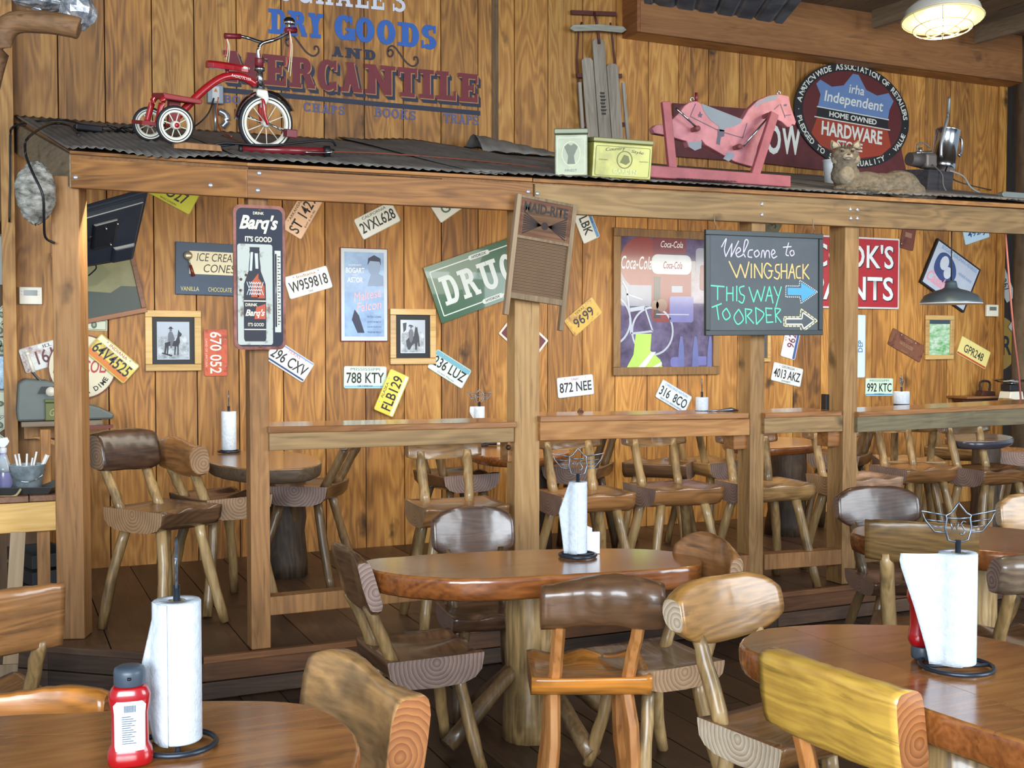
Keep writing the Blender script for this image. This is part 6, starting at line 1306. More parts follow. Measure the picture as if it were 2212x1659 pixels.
# small bent strip of tin under the horse
p0, p1 = roof_px(1455, 404), roof_px(1570, 408); m = MB(); vs = []
for i in range(60):
    q = p0.lerp(p1, i/59); vs += [(q.x, q.y-.10, q.z+.003*math.sin(i*1.6)+.012), (q.x, q.y-.02, q.z+.024+.003*math.sin(i*1.6))]
m.add(vs, [(2*i, 2*i+2, 2*i+3, 2*i+1) for i in range(59)], 0, True); o = m.build('tin_strip', flat((150, 160, 170), .35, .8)); tag(o, 'shiny strip of corrugated metal in front of the rocking horse', 'metal strip')
# ---------- white cup, bobcat
p = roof_px(1803, 403); m = MB(); m.lathe([(0, 0), (.038, 0), (.048, .125), (.05, .15), (.053, .152), (.053, .158), (.049, .158), (.046, .15), (.036, .008), (0, .008)], 24); o = m.build('plastic_cup', flat((196, 202, 206), .4)); o.location = p+Vector((0, .04, .015)); tag(o, 'plain white plastic cup beside the bobcat', 'cup')
rb = roof_px(1905, 421); t = thing('bobcat', 'stuffed bobcat lying on the roof edge, head raised', 'stuffed animal', rb+Vector((0, .12, -.012)), (0, 0, 0)); t.scale = (1.12, .95, .84)
def fur(name, c1, c2, c3=None): return speck(c1, c2, 34, .5, .22, rough=.9, bump=1.0, name=name)
BODY = [((-.10, 0, .10), .085, 1, .9, 1), ((-.14, -.01, .15), .075, 1, .9, 1.1), ((-.15, -.02, .21), .060, 1, 1, 1.1), ((-.155, -.03, .275), .072, 1.0, .95, .95),
        ((0, .01, .10), .090, 1.2, 1, 1), ((.09, .01, .10), .086, 1.3, 1, 1), ((.19, .0, .11), .098, 1.1, 1.05, 1.05), ((.24, -.03, .07), .070, 1.2, 1, 1), ((-.19, -.07, .045), .035, 1.5, 1.6, .7), ((-.10, -.10, .04), .032, 1.2, 2.0, .7), ((-.19, -.13, .03), .028, 1.2, 1.5, .8), ((-.08, -.17, .028), .027, 1.2, 1.4, .8), ((.14, -.09, .035), .036, 2.2, 1, .8), ((.28, -.07, .03), .027, 1.8, 1, .9), ((.32, -.02, .04), .034, 1.5, 1, 1), ((.37, -.03, .045), .028, 1.4, 1, 1)]
m = MB()
for c, r_, sx, sy, sz in BODY: m.ball((c[0]*1.12, c[1], c[2]*1.0), r_*1.04, 16, sx=sx*1.1, sy=sy, sz=sz)
o = m.build('body', fur('fur', (84, 74, 60), (142, 128, 106)), t)
rm = o.modifiers.new('r', 'REMESH'); rm.mode = 'VOXEL'; rm.voxel_size = .008; rm.use_smooth_shade = True; sm_ = o.modifiers.new('s', 'SMOOTH'); sm_.iterations = 6; sm_.factor = .6
tx = bpy.data.textures.new('furn', 'CLOUDS'); tx.noise_scale = .018; dm = o.modifiers.new('d', 'DISPLACE'); dm.texture = tx; dm.strength = .008; dm.texture_coords = 'LOCAL'
HC = Vector((-.174, -.03, .283)); FV = Vector((-.42, -.91, 0)); RV = Vector((.91, -.42, 0)); UV = Vector((0, 0, 1))
hd = lambda f, r_, u: HC+FV*f+RV*r_+UV*u
LIGHTF = fur('fur', (150, 136, 112), (196, 184, 162)); HRZ = math.atan2(-FV.x, -FV.y)*-1
for s in (-1, 1):
    m = MB(); m.lathe([(.030, 0), (.027, .02), (.016, .045), (0, .066)], 12, sy=.5); e = m.build('ear', fur('fur', (96, 80, 60), (160, 142, 114)), t); e.location = hd(.0, s*.052, .045); e.rotation_euler = (0, s*.35, HRZ)
    m = MB(); m.lathe([(.018, 0), (.016, .02), (0, .045)], 10, sy=.3); e = m.build('inner_ear', LIGHTF, t); e.location = hd(.016, s*.052, .05); e.rotation_euler = (0, s*.35, HRZ)
    m = MB(); m.ball(hd(.064, s*.027, .016), .010, 10, sz=.75); m.build('eye', flat((40, 38, 26), .1, coat=1, noise=0), t)
    m = MB(); m.ball(hd(.056, s*.028, .030), .014, 8, sz=.35); m.build('pale_brow', LIGHTF, t)
    m = MB(); m.ball(hd(.018, s*.056, -.030), .023, 12, sz=1.5); m.build('cheek_ruff', fur('fur', (120, 106, 84), (170, 156, 132)), t)
m = MB(); m.ball(hd(.070, 0, -.022), .030, 14, sz=.8); m.build('muzzle', LIGHTF, t)
m = MB(); m.ball(hd(.099, 0, -.012), .010, 10, sz=.7); m.build('nose', flat((96, 60, 52), .4), t)
m = MB(); m.tube([hd(.094, -.016, -.036), hd(.100, 0, -.030), hd(.094, .016, -.036)], .002, 5); m.build('mouth', flat((60, 44, 36), .6), t)
m = MB(); m.ball(hd(.020, 0, -.14), .055, 14, sz=1.3, sx=.85, sy=.85); m.build('pale_chest', fur('fur', (120, 106, 84), (170, 156, 132)), t)
m = MB()
for k in range(5): m.tube([hd(.066-.004*abs(k-2), -.024+.012*k, .034), hd(.045, -.03+.015*k, .062)], .0025, 5)
m.build('brow_stripes', flat((66, 52, 38), .8), t)
# ---------- grinder on a black block with a steel pot
p = roof_px(2022, 414); t = thing('wooden_block', 'dark scorched wooden block at the right of the bobcat', 'block', p+Vector((0, .10, 0)), (slope*.5, 0, .12))
m = MB(); m.b2((-.13, -.12, 0), (.13, .12, .155)); m.build('block', wood((40, 38, 42), (70, 66, 68), (104, 98, 100), 'X', rough=.8, knots=.3, stain=.4), t, bevel=.008)
bt = t.location+Vector((0, 0, .165))
t = thing('meat_grinder', 'grey electric grinder unit standing on the scorched block', 'grinder', bt+Vector((-.05, -.02, 0)), (0, 0, 0))
m = MB(); m.b2((-.02, -.06, 0), (.085, .03, .105)); m.build('gear_housing', flat((120, 112, 104), .5, .5), t, bevel=.02)
m = MB(); m.tube([(-.12, 0, .06), (-.02, 0, .06)], [.045, .055], 16); m.build('motor', flat((92, 84, 82), .6, .3), t); m = MB(); m.tube([(-.08, -.02, .10), (.06, -.02, .115)], [.012, .012], 10); m.tube([(-.04, -.02, .10), (-.04, -.02, .14)], .014, 10); m.build('shaft', flat((160, 156, 150), .3, .8), t)
tube_obj('cord', [(-.07, -.03, .11), (-.09, -.04, .15), (-.03, -.04, .17), (.02, -.05, .14)], .006, flat((110, 104, 98), .7), t)
tube_obj('cord', [(.03, -.065, .02), (.04, -.14, -.05), (.045, -.15, -.13), (.07, -.16, -.18)], .005, flat((110, 104, 98), .7), t)
t = thing('steel_pot', 'shiny steel pot with handle, tipped on top of the scorched block', 'pot', bt+Vector((.16, .0, .045)), (0, math.radians(10), 0))
m = MB(); m.lathe([(.082, -.03), (.085, -.028), (.085, .015), (.082, .018), (.083, .24), (.088, .245), (.085, .248), (.079, .24), (.079, .0), (0, .0)], 28); m.build('body', flat((190, 194, 200), .18, 1., noise=.1), t)
m = MB(); m.ball((.0, -.086, -.005), .007, 8); m.build('rivet_hole', BLACK, t)
tube_obj('handle', [(.08, 0, .22), (.13, 0, .22), (.15, 0, .17), (.145, 0, .10), (.13, 0, .11)], .010, flat((180, 184, 188), .25, 1), t)
tube_obj('drain_tube', [(-.075, -.05, .03), (-.09, -.05, .15), (-.07, -.05, .30), (-.06, -.04, .36), (-.07, -.04, .46)], .011, flat((200, 204, 206), .25, .8), t, 10)
tube_obj('extension_cord', [bt+Vector((.22, .05, .03)), bt+Vector((.35, .06, -.05)), rp(2140, 408, .01), rp(2165, 412, .01)], .005, BLACK, label='dark cord trailing right from the steel pot', cat='cord')
tube_obj('extension_cord', [bt+Vector((.18, -.04, .0)), bt+Vector((.27, -.08, -.04)), bt+Vector((.30, -.12, -.12)), rp(2118, 420, .01)], .007, flat((150, 146, 136), .6), label='grey cord drooping from under the steel pot', cat='cord')
p = roof_px(2185, 432); m = MB(); m.prism(rrect(.2, .035, .016, 4), -.02, .02); o = m.build('metal_strip', flat((150, 156, 150), .4, .6), None, bevel=.002); o.location = p+Vector((0, .0, .03)); tag(o, 'grey rounded metal bar on the roof at the right edge', 'metal bar')
# ---------- wasp nest, television
p = onY(77, 418, Y1P-.10); m = MB(); r7 = random.Random(2); vs = []; n, mm2 = 40, 30
def nz(a, b): return .035*math.sin(a*5+3*math.sin(b*4))+.028*math.sin(b*11+2*math.sin(a*3))+.02*math.sin(a*13+b*9)
for i in range(mm2+1):
    f = PI*i/mm2
    for j in range(n):
        tt_ = 2*PI*j/n; e = 1+nz(tt_, f)+r7.uniform(-.02, .02); rx = .088*(1.05-.25*(i/mm2)**2); vs.append((math.sin(f)*math.cos(tt_)*rx*e, math.sin(f)*math.sin(tt_)*rx*e, math.cos(f)*.138*e))
m.add(vs, [(i*n+j, (i+1)*n+j, (i+1)*n+(j+1) % n, i*n+(j+1) % n) for i in range(mm2) for j in range(n)], 0, True)
o = m.build('wasp_nest', speck((92, 88, 80), (188, 184, 172), 13, .5, .12, rough=.9, bump=1., name='paper_nest', stretch=(1, 1, 2.4))); o.location = p; tag(o, 'grey papery wasp nest hanging at the left corner of the roof', 'wasp nest')
tl, tr, br, bl = onD(140, 464, 5.8), onD(322, 412, 6.05), onD(288, 560, 6.35), onD(140, 586, 6.12)
cen = (tl+tr+br+bl)/4; ex = (tr-tl).normalized(); nrm = ex.cross((bl-tl)).normalized(); ez = nrm.cross(ex).normalized()
if nrm.dot(C0-cen) < 0: nrm = -nrm
t = thing('television', 'back of a black television tilted under the roof behind the first post', 'television', cen)
def tvp(u, v, w_): q = (tl*(1-u)+tr*u)*(1-v)+(bl*(1-u)+br*u)*v; return q-cen+nrm*w_
def tvbox(u0, u1, v0, v1, w0, w1, name, mat, bev=.006, tap=.0):
    m = MB(); A_ = [tvp(u0, v1, w0), tvp(u1, v1, w0), tvp(u1, v0, w0), tvp(u0, v0, w0)]; B_ = [tvp(u0+tap, v1-tap, w1), tvp(u1-tap, v1-tap, w1), tvp(u1-tap, v0+tap, w1), tvp(u0+tap, v0+tap, w1)]
    m.add(A_+B_, [(3, 2, 1, 0), (4, 5, 6, 7), (0, 1, 5, 4), (1, 2, 6, 5), (2, 3, 7, 6), (3, 0, 4, 7)]); return m.build(name, mat, t, bevel=bev)
TVM = flat((30, 38, 50), .3, coat=.3)
tvbox(0, 1, 0, 1, -.03, 0, 'screen_shell', TVM); tvbox(.05, .95, .06, .94, .0, .03, 'back_cover', TVM, tap=.03); tvbox(.3, .62, .2, .62, .03, .045, 'mount_recess', flat((20, 26, 34), .3), tap=.02); tvbox(.6, .92, .66, .92, .03, .05, 'speaker_housing', TVM, tap=.03)
for u, v in ((.46, .30), (.60, .27), (.55, .58)): m = MB(); m.ball(tvp(u, v, .048), .006, 8); m.build('screw', CHROME, t)
m = MB(); a = tvp(.3, .45, .03); m.tube([a, a+Vector((-.1, .1, .15)), a+Vector((-.12, .2, .5))], .02, 8); m.build('mount_arm', BLACK, t)
tube_obj('cable', [tvp(.42, .95, .01), tvp(.45, 1.05, 0), tvp(.38, 1.2, -.02)], .004, BLACK, t)
# ---------- lamps
pl_ = onD(2054, 655, 7.2); t = thing('pendant_lamp', 'grey metal pendant lamp hanging in front of the tilted film poster', 'lamp', pl_)
m = MB(); m.lathe([(.186, -.004), (.19, 0), (.186, .012), (.16, .05), (.10, .078), (.055, .09), (.04, .10), (.036, .125), (.03, .14), (.012, .145)], 36); m.lathe([(.183, -.001), (.155, .046), (.10, .072), (.03, .085), (0, .086)], 36); m.build('shade', flat((112, 124, 130), .4, .5), t)
m = MB(); m.lathe([(.187, -.006), (.192, -.001), (.187, .004), (.183, -.001)], 36); m.build('white_rim', flat((226, 230, 230), .4), t)
m = MB(); m.ball((0, 0, .035), .03, 12); m.build('bulb', emit((255, 236, 200), 6), t)
tube_obj('cord', [(0, 0, .14), (0, 0, .4), (0, 0, roof_z(pl_.x, pl_.y)-pl_.z-.03)], .004, BLACK, t, 6, 2)
pb = onD(2036, 42, 6.0); t = thing('cage_lamp', 'lit round barn lamp with wire cage under the ceiling at the upper right', 'lamp', pb, (math.radians(-6), math.radians(3), 0))
m = MB(); m.lathe([(.20, 0), (.205, .004), (.20, .014), (.19, .05), (.15, .085), (.09, .11), (.06, .15), (.05, .20), (0, .205)], 36); m.lathe([(.197, .002), (.185, .045), (.14, .08), (.07, .10), (0, .10)], 36); m.build('shade', flat((206, 200, 186), .4), t)
m = MB(); m.lathe([(.205, -.006), (.212, 0), (.205, .006), (.198, 0)], 36); m.build('rim', flat((236, 214, 150), .4), t)
m = MB()
for k in range(4):
    a = PI*k/4; m.tube([(.2*math.cos(b)*math.cos(a), .2*math.cos(b)*math.sin(a), -.075*math.sin(b)) for b in [PI*i/12 for i in range(13)]], .0032, 6)
for z, r_ in ((-.05, .15), (-.068, .085)): m.tube([(r_*math.cos(2*PI*i/24), r_*math.sin(2*PI*i/24), z) for i in range(24)], .0032, 6, closed=True, ref=Vector((0, 0, 1)))
m.build('wire_cage', flat((226, 206, 150), .4), t)
m = MB(); m.ball((0, 0, .02), .055, 16); m.build('bulb', emit((255, 226, 160), 45), t)
m = MB(); m.tube([(0, 0, .2), (0, 0, CZ-pb.z-.0)], .012, 8); m.build('stem', flat((120, 112, 100), .4, .6), t)
ld = bpy.data.lights.new('cage_lamp_light', 'POINT'); ld.energy = 30; ld.color = (1, .82, .55); ld.shadow_soft_size = .06; lo = bpy.data.objects.new('cage_lamp_light', ld); COL.objects.link(lo); lo.location = pb+Vector((0, 0, -.04))
# ---------- foil wrapped brace at the upper left
o = tube_obj('timber_brace', [onD(-40, 250, 5.0), onD(-12, 130, 5.0), onD(20, 55, 5.0), onD(90, 48, 5.02), onD(150, 56, 5.05), onD(172, 62, 5.06)], [.05]*5*5+[.045], wood((96, 66, 40), (146, 106, 68), (176, 136, 92), 'X', rough=.7), n=12, label='curved rough timber brace at the upper left corner', cat='timber')
p = onD(170, 22, 5.1); m = MB(); m.ball(p, .085, 18, sx=.9, sz=1.0, jit=.12)
for f in range(len(m.sm)): m.sm[f] = False
FOIL = speck((140, 146, 156), (226, 228, 232), 24, rough=.25, metal=.55, bump=.4, name='foil')
o = m.build('foil_bundle', FOIL); tag(o, 'crumpled silver foil bundle on the timber brace at the upper left', 'foil')
p = onD(90, 5, 5.2); m = MB(); m.ball(p, .09, 16, sx=1.3, sz=.35, jit=.15); 
for f in range(len(m.sm)): m.sm[f] = False
o = m.build('foil_bundle', FOIL); tag(o, 'flatter strip of crumpled foil along the top left edge', 'foil')
# ---------- paper rolls on wire holders
IRON = flat((54, 60, 70), .35, .6, noise=0); IRONL = flat((120, 130, 142), .3, .8, noise=0)
PAPER = speck((196, 204, 212), (210, 218, 226), 60, rough=.9, bump=.5, name='paper')
def emblem(t, z, k, mat):
    W_ = lambda P, r_=.0022, cl=False: m.tube([(x*k, 0, z+zz*k) for x, zz in P], r_, 6, closed=cl, ref=Vector((0, 1, 0)), jit=0)
    m = MB(); W_([(-.026, .0), (-.034, .03), (-.03, .055), (-.032, .062), (-.02, .068), (-.006, .085), (0, .095), (.006, .085), (.02, .068), (.032, .062), (.03, .055), (.034, .03), (.026, 0), (.01, -.004), (-.01, -.004)], .0028, True)
    W_([(-.03, .056), (0, .054), (.03, .056)], .0026)
    for s in (-1, 1):
        W_([(s*.03, .062), (s*.095, .074), (s*.085, .05), (s*.062, .022), (s*.028, .018)]); W_([(s*.032, .046), (s*.08, .052)], .0018); W_([(s*.033, .032), (s*.07, .036)], .0018)
    W_([(-.02, .046), (-.016, .026), (-.010, .040), (-.004, .026), (.0, .046)], .002); W_([(.02, .044), (.012, .048), (.006, .040), (.012, .032), (.018, .022), (.012, .012), (.004, .016)], .002)
    return m.build('wire_emblem', mat, t)
def roll_set(where, px, py, z, R_=.05, h=.28, rz=0., ext=None, base=.075, k=1., em=True, holder='', ry=0, rm=1.):
    p = onZ(px, py, z); p.z = z+.003
    t = thing('paper_towel_holder', 'dark iron '+('wing-emblem' if em else 'wire')+' paper holder '+where, 'paper holder', p, (0, 0, -TH+rz))
    m = MB(); m.tube([(base*math.cos(2*PI*i/28), base*math.sin(2*PI*i/28), .006) for i in range(28)], .006, 8, closed=True); m.tube([(-base, 0, .006), (base, 0, .006)], .005, 6); m.build('base_ring', IRON, t)
    m = MB(); m.tube([(0, 0, .006), (0, 0, h+.045)], .007, 10); m.build('rod', IRON, t)
    if em: emblem(t, h+.045, k, IRONL)
    q = thing('paper_towel_roll', 'white paper towel roll '+where, 'paper towels', p+Vector((0, 0, .014)), (0, 0, -TH))
    m = MB(); m.lathe([(R_*.36, 0), (R_*.96, 0), (R_, .003), (R_, h-.003), (R_*.96, h), (R_*.36, h), (R_*.36, 0)], 36); m.build('paper_cylinder', PAPER, q)
    m = MB(); m.lathe([(R_*.36, .0), (R_*.36, h), (R_*.30, h), (R_*.30, 0)], 20); m.build('cardboard_core', flat((150, 134, 112), .8), q)
    if ext:
        m = MB(); ny_, nx_ = 16, 12; vs = []
        for j in range(ny_+1):
            v = j/ny_; e = 0
            for (a, ea), (b, eb) in zip(ext[:-1], ext[1:]):
                if a <= v <= b: e = ea+(eb-ea)*(v-a)/(b-a)
            for i in range(nx_+1):
                u = i/nx_; x = -R_*.1-(R_*.85+e)*u; y = -R_*1.02*math.sqrt(max(0, 1-min(1, (abs(x)/R_))**2))*(1-u)-.012*u-R_*.25*math.sin(u*PI)
                vs.append((x, y-.002, h*(1-v)))
        m.add(vs, [(j*(nx_+1)+i, (j+1)*(nx_+1)+i, (j+1)*(nx_+1)+i+1, j*(nx_+1)+i+1) for j in range(ny_) for i in range(nx_)], 0, True); o = m.build('loose_sheet', PAPER, q); sd = o.modifiers.new('s', 'SOLIDIFY'); sd.thickness = .0012
    return t
roll_set('on the front-left table behind the squeeze bottle', 385, 1614, TZ, .048, .285, 1.84, [(0, .0), (.12, .0), (.45, .022), (.8, .012), (1, .0)], .075)
roll_set('on the oval middle table', 1248, 1203, TZ, .036, .275, .1, [(0, .0), (.05, .004), (.42, .040), (.7, .03), (1, .02)], .07, 1.05)
roll_set('on the front-right table', 2066, 1445, TZ, .047, .28, .05, [(0, .105), (.08, .108), (.5, .068), (.9, .035), (1, .03)], .088)
roll_set('on the left high table on the platform', 495, 978, HZ, .042, .22, 1.81, None, .06, .9)
roll_set('behind the railing left of the washboard post', 1036, 963, PZ+.74, .034, .24, .0, [(0, .03), (.15, .034), (.4, .0), (1, .0)], .06, .85)
pz = onZ(1516, 893, onY(1516, 893, YF+.2).z); roll_set('on the bar right of the framed soft drink print', 1516, 893, pz.z, .036, .075, 1.4, None, .04, .75)
pz = onY(1947, 880, YF+.35); roll_set('on the bar below the 992 licence plate', 1947, 878, pz.z, .05, .08, 1.4, None, .045, .75)
p = onZ(1292, 1200, TZ); t = thing('menu_card', 'folded white card standing beside the roll on the middle table', 'card', p+Vector((0, .04, .002)), (0, 0, -TH+.1))
m = MB(); m.prism([(-.028, 0), (.025, 0), (.025, .085), (-.005, .085), (-.005, .1), (-.028, .11)], -.004, .004); m.build('card', flat((232, 236, 242), .6, noise=.02), t)
# ---------- squeeze bottles
def bottle(label, px, py, z, flip=False, s=1.):
    p = onZ(px, py, z); t = thing('squeeze_bottle', label, 'sauce bottle', (p.x, p.y, z+(.19*s if flip else .001)), (PI if flip else 0, 0, -TH+(.3 if not flip else .1)))
    prof = [(.034, 0), (.038, .004), (.039, .018), (.037, .03), (.0315, .042), (.031, .10), (.0345, .118), (.0355, .134), (.031, .146), (.026, .152)]
    m = MB(); n = 32; vs = []
    for r_, zz in [(0, .001)]+prof+[(0, .152)]:
        for j in range(n):
            a = 2*PI*j/n; c, sn = math.cos(a), math.sin(a); vs.append((s*r_*1.08*abs(c)**.8*(1 if c > 0 else -1), s*r_*.72*abs(sn)**.8*(1 if sn > 0 else -1), s*zz))
    k_ = len(prof)+2; m.add(vs, [(i*n+j, i*n+(j+1) % n, (i+1)*n+(j+1) % n, (i+1)*n+j) for i in range(k_-1) for j in range(n)], 0, True); m.build('body', flat((160, 14, 22), .25, coat=.7, noise=.03), t)
    m = MB(); m.lathe([(.0275*s, .152*s), (.0285*s, .154*s), (.029*s, .176*s), (.027*s, .184*s), (.02*s, .188*s), (0, .188*s)], 28); m.build('cap', flat((62, 74, 86), .4), t); m = MB(); m.tube([(0, -.0290*s, .168*s), (0, -.0300*s, .172*s)], .004, 6); m.build('cap_notch', BLACK, t)
    m = MB(); n2 = 12; vs = []
    for zz, ww in ((.032, .7), (.04, .9), (.10, .92), (.118, .88), (.126, .6)):
        rr2 = .0322 if .04 <= zz <= .10 else .0350
        for i in range(n2+1):
            a = math.radians(-90-52*ww+104*ww*i/n2); vs.append((s*rr2*1.10*abs(math.cos(a))**.8*(1 if math.cos(a) > 0 else -1), -s*rr2*.755*abs(math.sin(a))**.8, s*zz))
    m.add(vs, [(i*(n2+1)+j, i*(n2+1)+j+1, (i+1)*(n2+1)+j+1, (i+1)*(n2+1)+j) for i in range(4) for j in range(n2)], 0, True); m.build('label', flat((214, 220, 226), .4, coat=.3), t)
    DK = flat((70, 90, 110), .5, noise=0); m = MB()
    for i in range(11): x = -.010+.002*i; m.flat([(s*x, s*.106), (s*(x+.0011), s*.106), (s*(x+.0011), s*.119), (s*x, s*.119)], -.0278*s)
    for i in range(13): m.flat([(-.014*s, s*(.098-.0042*i)), (s*(.002+.012*((i*7) % 5)/5), s*(.098-.0042*i)), (s*(.002+.012*((i*7) % 5)/5), s*(.0965-.0042*i)), (-.014*s, s*(.0965-.0042*i))], -.0258*s)
    m.build('label_print', DK, t); return t
bottle('red squeeze bottle standing upright on the front-left table', 282, 1650, TZ, s=1.03)
bottle('red squeeze bottle standing on its cap behind the right paper roll', 1992, 1425, TZ, True, .98)
# ---------- small things on the bar and shelves
p = onY(1790, 886, YF+.15); t = thing('napkin_dispenser', 'small black and white napkin holder on the bar beside the fifth post', 'napkin holder', p, (0, 0, -.2))
m = MB(); m.b2((-.035, -.03, 0), (-.012, .03, .095)); m.build('black_side', BLACK, t, bevel=.003); m = MB(); m.b2((-.011, -.028, 0), (.035, .028, .092)); m.build('napkins', flat((222, 228, 232), .8), t, bevel=.004)
t = thing('cutlery', 'folded dark napkin with cutlery on the bar left of the fourth post', 'cutlery', onY(1562, 891, YF+.12), (0, 0, -.3)); m = MB(); m.tube([(-.09, 0, .008), (-.02, 0, .012), (.05, .01, .016), (.09, .01, .01)], [.006, .005, .012, .004], 8); m.build('spoon', flat((120, 124, 130), .3, .9), t)
p = onY(1254, 900, YF+.25); m = MB(); m.lathe([(.02, 0), (.022, .02), (.012, .035), (.006, .045), (0, .045)], 16); o = m.build('salt_shaker', flat((84, 58, 48), .4, .3)); o.location = p; tag(o, 'small brown knob-topped shaker on the bar right of the washboard post', 'shaker')
t = thing('black_marker', 'black pen-like tube lying on the hidden orange high table', 'pen', onZ(1060, 962, PZ+.742)+Vector((0, 0, .012)), (0, 0, -.4)); m = MB(); m.tube([(-.07, 0, 0), (.04, 0, 0)], .012, 10); m.build('barrel', BLACK, t); m = MB(); m.tube([(.041, 0, 0), (.075, 0, 0)], .013, 10); m.build('white_cap', IVORY, t)
# right end shelf, flat iron, scale, red cord
W_SH = wood((100, 62, 34), (142, 94, 54), (172, 122, 78), 'X', rough=.4, coat=.3)
a, b = onY(2090, 857, YW-.24), onY(2176, 853, YW-.24); t = thing('wall_shelf', 'small brown wall shelf at the right end of the wall', 'shelf', a); m = MB(); m.b2((0, 0, -.02), (b.x-a.x, .238, .0)); m.build('shelf_board', W_SH, t, bevel=.003); m = MB(); m.prism([(0.03, -.02), (b.x-a.x, -.02), (b.x-a.x, -.10), (.10, -.10)], .1, .2); m.build('bracket', flat((84, 48, 34), .6), t); sz_ = a.z
p = onY(2128, 852, YW-.14); t = thing('flat_iron', 'antique rusty flat iron on the wall shelf', 'iron', (p.x, p.y, sz_+.001)); m = MB(); m.prism([(-.085, 0), (.085, 0), (.075, .035), (-.06, .045)], -.04, .04); m.build('sole', flat((84, 52, 44), .6, .4), t, bevel=.004); tube_obj('handle', [(-.055, 0, .04), (-.065, 0, .10), (-.04, 0, .125), (.03, 0, .125), (.055, 0, .10), (.05, 0, .04)], .010, flat((60, 46, 42), .6, .3), t)
a = onY(2160, 872, YW-.45); t = thing('kitchen_scale', 'white kitchen scale with steel pan at the right end', 'scale', onY(2184, 868, YW-.40)); m = MB(); m.prism([(-.10, -.02), (.10, -.02), (.07, .09), (-.07, .09)], -.06, .06); m.build('body', IVORY, t, bevel=.006); m = MB(); m.b2((-.07, -.05, .10), (.07, .05, .15)); m.build('mechanism', flat((60, 60, 64), .3, .6), t, bevel=.004); m = MB(); m.lathe([(0, .17), (.12, .17), (.15, .19), (.152, .192), (.12, .175), (0, .175)], 28); m.lathe([(.03, .15), (.03, .17)], 12); m.build('pan', CHROME, t)
m = MB(); m.prism([(-.1, -.10), (.25, -.10), (.25, .0), (-.1, .06)], -.05, .05); o = m.build('weathered_plank', W_BEAMG, bevel=.004); o.location = onY(2192, 878, YF+.45); tag(o, 'grey weathered board end leaning on the bar at the right edge', 'board')
tube_obj('extension_cord', [onD(2172, 505, 8.2), onD(2178, 580, 8.2), onD(2188, 700, 8.2), onD(2200, 800, 8.2), onD(2206, 872, 8.2)], .007, flat((120, 62, 52), .7), label='faded red cord hanging in front of the dark doorway', cat='cord')
p = onY(2155, 742, 8.592); t = thing('round_sign', 'round yellow sign with black border half hidden past the wall end', 'sign', p); m = MB(); m.prism(circ(0, 0, .30, 32), -.01, 0); m.build('rim', BLACK, t); m = MB(); m.flat(circ(0, 0, .28, 32), -.011); m.build('yellow_face', flat((176, 136, 44), .5), t); text_obj('R', .2, .13, K_, t, .12, -.02, -.0125, bold=.02)
# ---------- left end: shelf with grey machine, side counter
a, b = onY(46, 912, YW-.42), onY(222, 912, YW-.42); t = thing('wall_shelf', 'greyish wall shelf at the left end carrying the old grey machine', 'shelf', a); m = MB(); m.b2((0, 0, -.03), (b.x-a.x, .41, 0)); m.build('shelf_board', wood((84, 72, 58), (118, 102, 84), (146, 130, 108), 'X', rough=.6), t, bevel=.003); m = MB(); m.prism([(.20, -.03), (.5, -.03), (.5, -.05), (.20, -.06)], .0, .03); m.build('red_lip', flat((110, 50, 36), .5), t); m = MB(); m.prism([(.06, -.09), (.12, -.09), (.42, -.22), (.42, -.25)], .05, .09); m.build('brace', W_POST, t); m = MB(); m.b2((.02, .3, -.12), (b.x-a.x-.02, .33, -.03)); m.build('back_rail', W_POST, t)
sz_ = a.z
p = onY(140, 905, YW-.28); t = thing('old_register', 'old grey metal counter machine with lever and round dial, on the left shelf', 'machine', (p.x, p.y, sz_+.002))
m = MB(); m.prism([(-.26, 0), (.26, 0), (.27, .03), (.18, .075), (.08, .10), (.02, .19), (-.10, .235), (-.22, .245), (-.255, .22), (-.265, .06)], -.12, .14); m.build('housing', flat((92, 98, 94), .5, .2), t, bevel=.012)
m = MB(); m.prism([(-.15, .16), (.02, .16), (-.02, .20), (-.13, .20)], -.135, -.12); m.build('dark_panel', BLACK, t); m = MB(); m.lathe([(0, -.155), (.026, -.15), (.03, -.125), (.03, -.12)], 18, (-.08, 0, .17), axis='Y'); m.build('dial', flat((210, 204, 186), .3), t)
tube_obj('lever', [(-.10, -.10, .20), (-.15, -.11, .25), (-.18, -.12, .29)], .008, flat((90, 92, 92), .4, .7), t); m = MB(); m.tube([(-.17, -.12, .285), (-.20, -.12, .38)], [.012, .010], 10); m.ball((-.202, -.12, .39), .014, 10); m.build('lever_grip', flat((214, 210, 196), .4), t)
p = onY(118, 908, YW-.44); t = thing('green_tin', 'small olive green tin in front of the grey machine', 'tin', (p.x+.02, p.y+.055, sz_+.002)); m = MB(); m.b2((-.07, -.03, 0), (.07, .03, .105)); m.build('body', flat((92, 96, 52), .4, .3), t, bevel=.006); m = MB(); m.b2((-.072, -.032, .106), (.072, .032, .128)); m.build('lid', flat((84, 90, 50), .4, .3), t, bevel=.004); text_obj('Gold', .04, .09, flat((160, 146, 84), .5, noise=0), t, 0, .05, -.0315, shear=.3)
